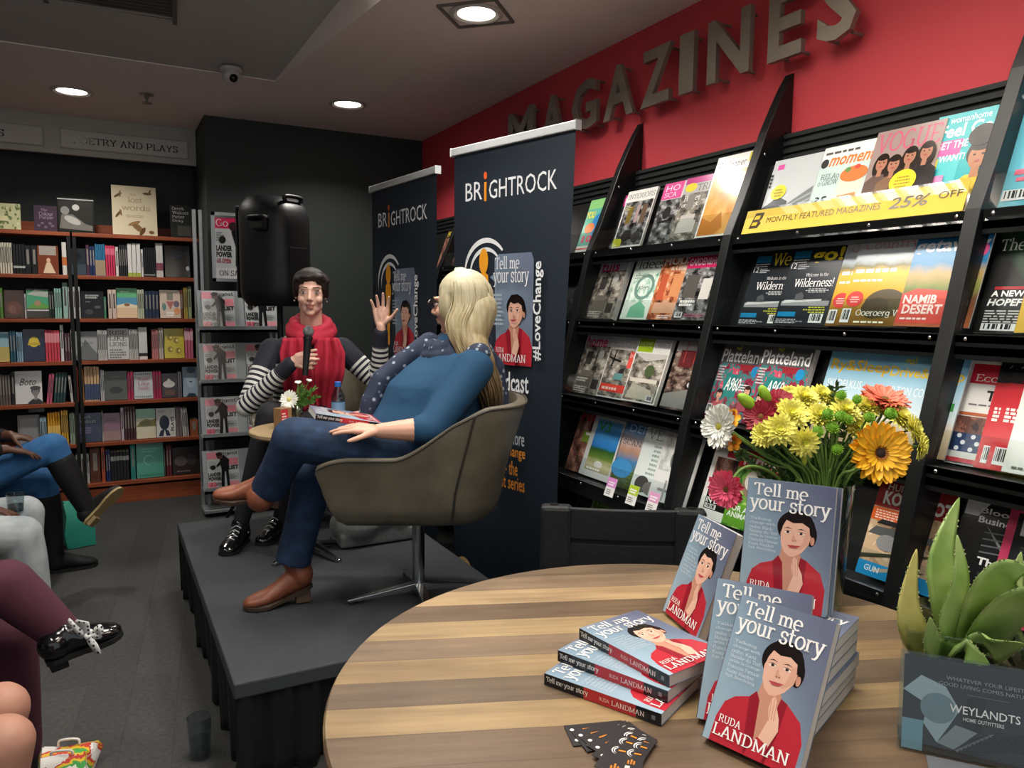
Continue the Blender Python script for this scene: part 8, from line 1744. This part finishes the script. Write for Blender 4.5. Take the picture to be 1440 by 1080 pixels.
# D: bare knees at the bottom left corner
kD = [px(4, 1046, 1, 1.66), px(0, 998, 1, 1.80)]; hD = [Vector((-.66, 1.62, .55)), Vector((-.66, 1.80, .55))]; aD = [Vector((kD[0].x-.10, 1.66, .09)), Vector((kD[1].x-.14, 1.80, .09))]
D_p = seated('person with bare knees at the bottom left corner of the photo', (-.66, 1.7, 0), hD, kD, aD, SKIN4, mat('2a3b4c', .9), mat('34475a', .9), .085, .064, bare=True)
for a_ in aD: shoe(a_, Vector((a_.x-.045, a_.y, .008)), Vector((a_.x+.18, a_.y, .008)), mat('1c1c1e', .5), D_p, 'shoe', 1.0)
for i, (y, nm) in enumerate(((4.5, 'blue jeans'), (3.71, 'pale grey jeans'), (2.39, 'burgundy trousers'), (1.71, 'bare knees'))):
    t = thing('audience_chair', 'black audience chair under the person with %s' % nm, 'chair', (-.72, y, 0), 'audience chairs'); k = mat('1b1c1e', .6)
    MB().bbox((-.22, -.22, .405), (.20, .22, .435), k).build('seat', t, bevel=.01); MB().bbox((-.25, -.22, .55), (-.22, .22, .85), k).build('backrest', t, bevel=.01)
    for sx_ in (-.23, .17):
        for sy_ in (-.2, .2): MB().tube([(sx_, sy_, 0), (sx_, sy_, .405 if sx_ > 0 else .84)], .011, mat('55585a', .3, .8), 8).build('leg', t)
# bags on the floor
def bag(label, c, w, d, h, m1, m2, rot=0):
    t = thing('carrier_bag', label, 'bag', mtx=Matrix.Translation(c) @ Matrix.Rotation(rot, 4, 'Z')); rr = random.Random(int(w*1000)); rows = []
    for z, s in ((.0, 1), (h*.35, 1.04), (h*.7, .96), (h, .9)):
        rows.append([(w/2*s*cx+rr.uniform(-.008, .008), d/2*s*cy*(1 if z < h else .55)+rr.uniform(-.008, .008), z+(rr.uniform(-.01, .01) if z else 0)) for cx, cy in ((1, -1), (1, -.3), (1, .3), (1, 1), (.3, 1), (-.3, 1), (-1, 1), (-1, .3), (-1, -.3), (-1, -1), (-.3, -1), (.3, -1))])
    mb = MB(); mb.rings(rows, m1, cap=True); o = mb.build('body', t, smooth=40)
    s = MB(); s.add([Vector(p)*1.012 for p in (rows[0][0], rows[0][1], rows[0][2], rows[0][3], rows[2][3], rows[2][2], rows[2][1], rows[2][0])], [(0, 1, 6, 7), (1, 2, 5, 6), (2, 3, 4, 5)], m2); s.build('side_panel', t)
    for q in (-1, 1): MB().tube(smoothpath([(-w*.2, q*d*.2, h*.97), (-w*.16, q*d*.22, h*1.18), (w*.16, q*d*.22, h*1.18), (w*.2, q*d*.2, h*.97)]), .004, m2, 6).build('handle', t, smooth=True)
bag('turquoise carrier bag with a white side behind the black boots', (-.175, 5.16, .001), .15, .16, .27, mat('2f9a86', .5, noise=.12, nscale=10), mat('c9ccca', .5), .2)
BP = ramp_mat('bright_bag_print', [(.3, 'd8d6d0'), (.46, 'c23a34'), (.5, 'd9b42c'), (.55, '3f9a4a'), (.6, 'dcdad4'), (.7, '7a4a3a')], .5, 'Object', 'n', 1, 9, 'CONSTANT')
bag('white, red and yellow patterned bag on the floor at the bottom left', (-.150, 2.60, .001), .15, .14, .075, BP, mat('d8d6d0', .5), -.3)
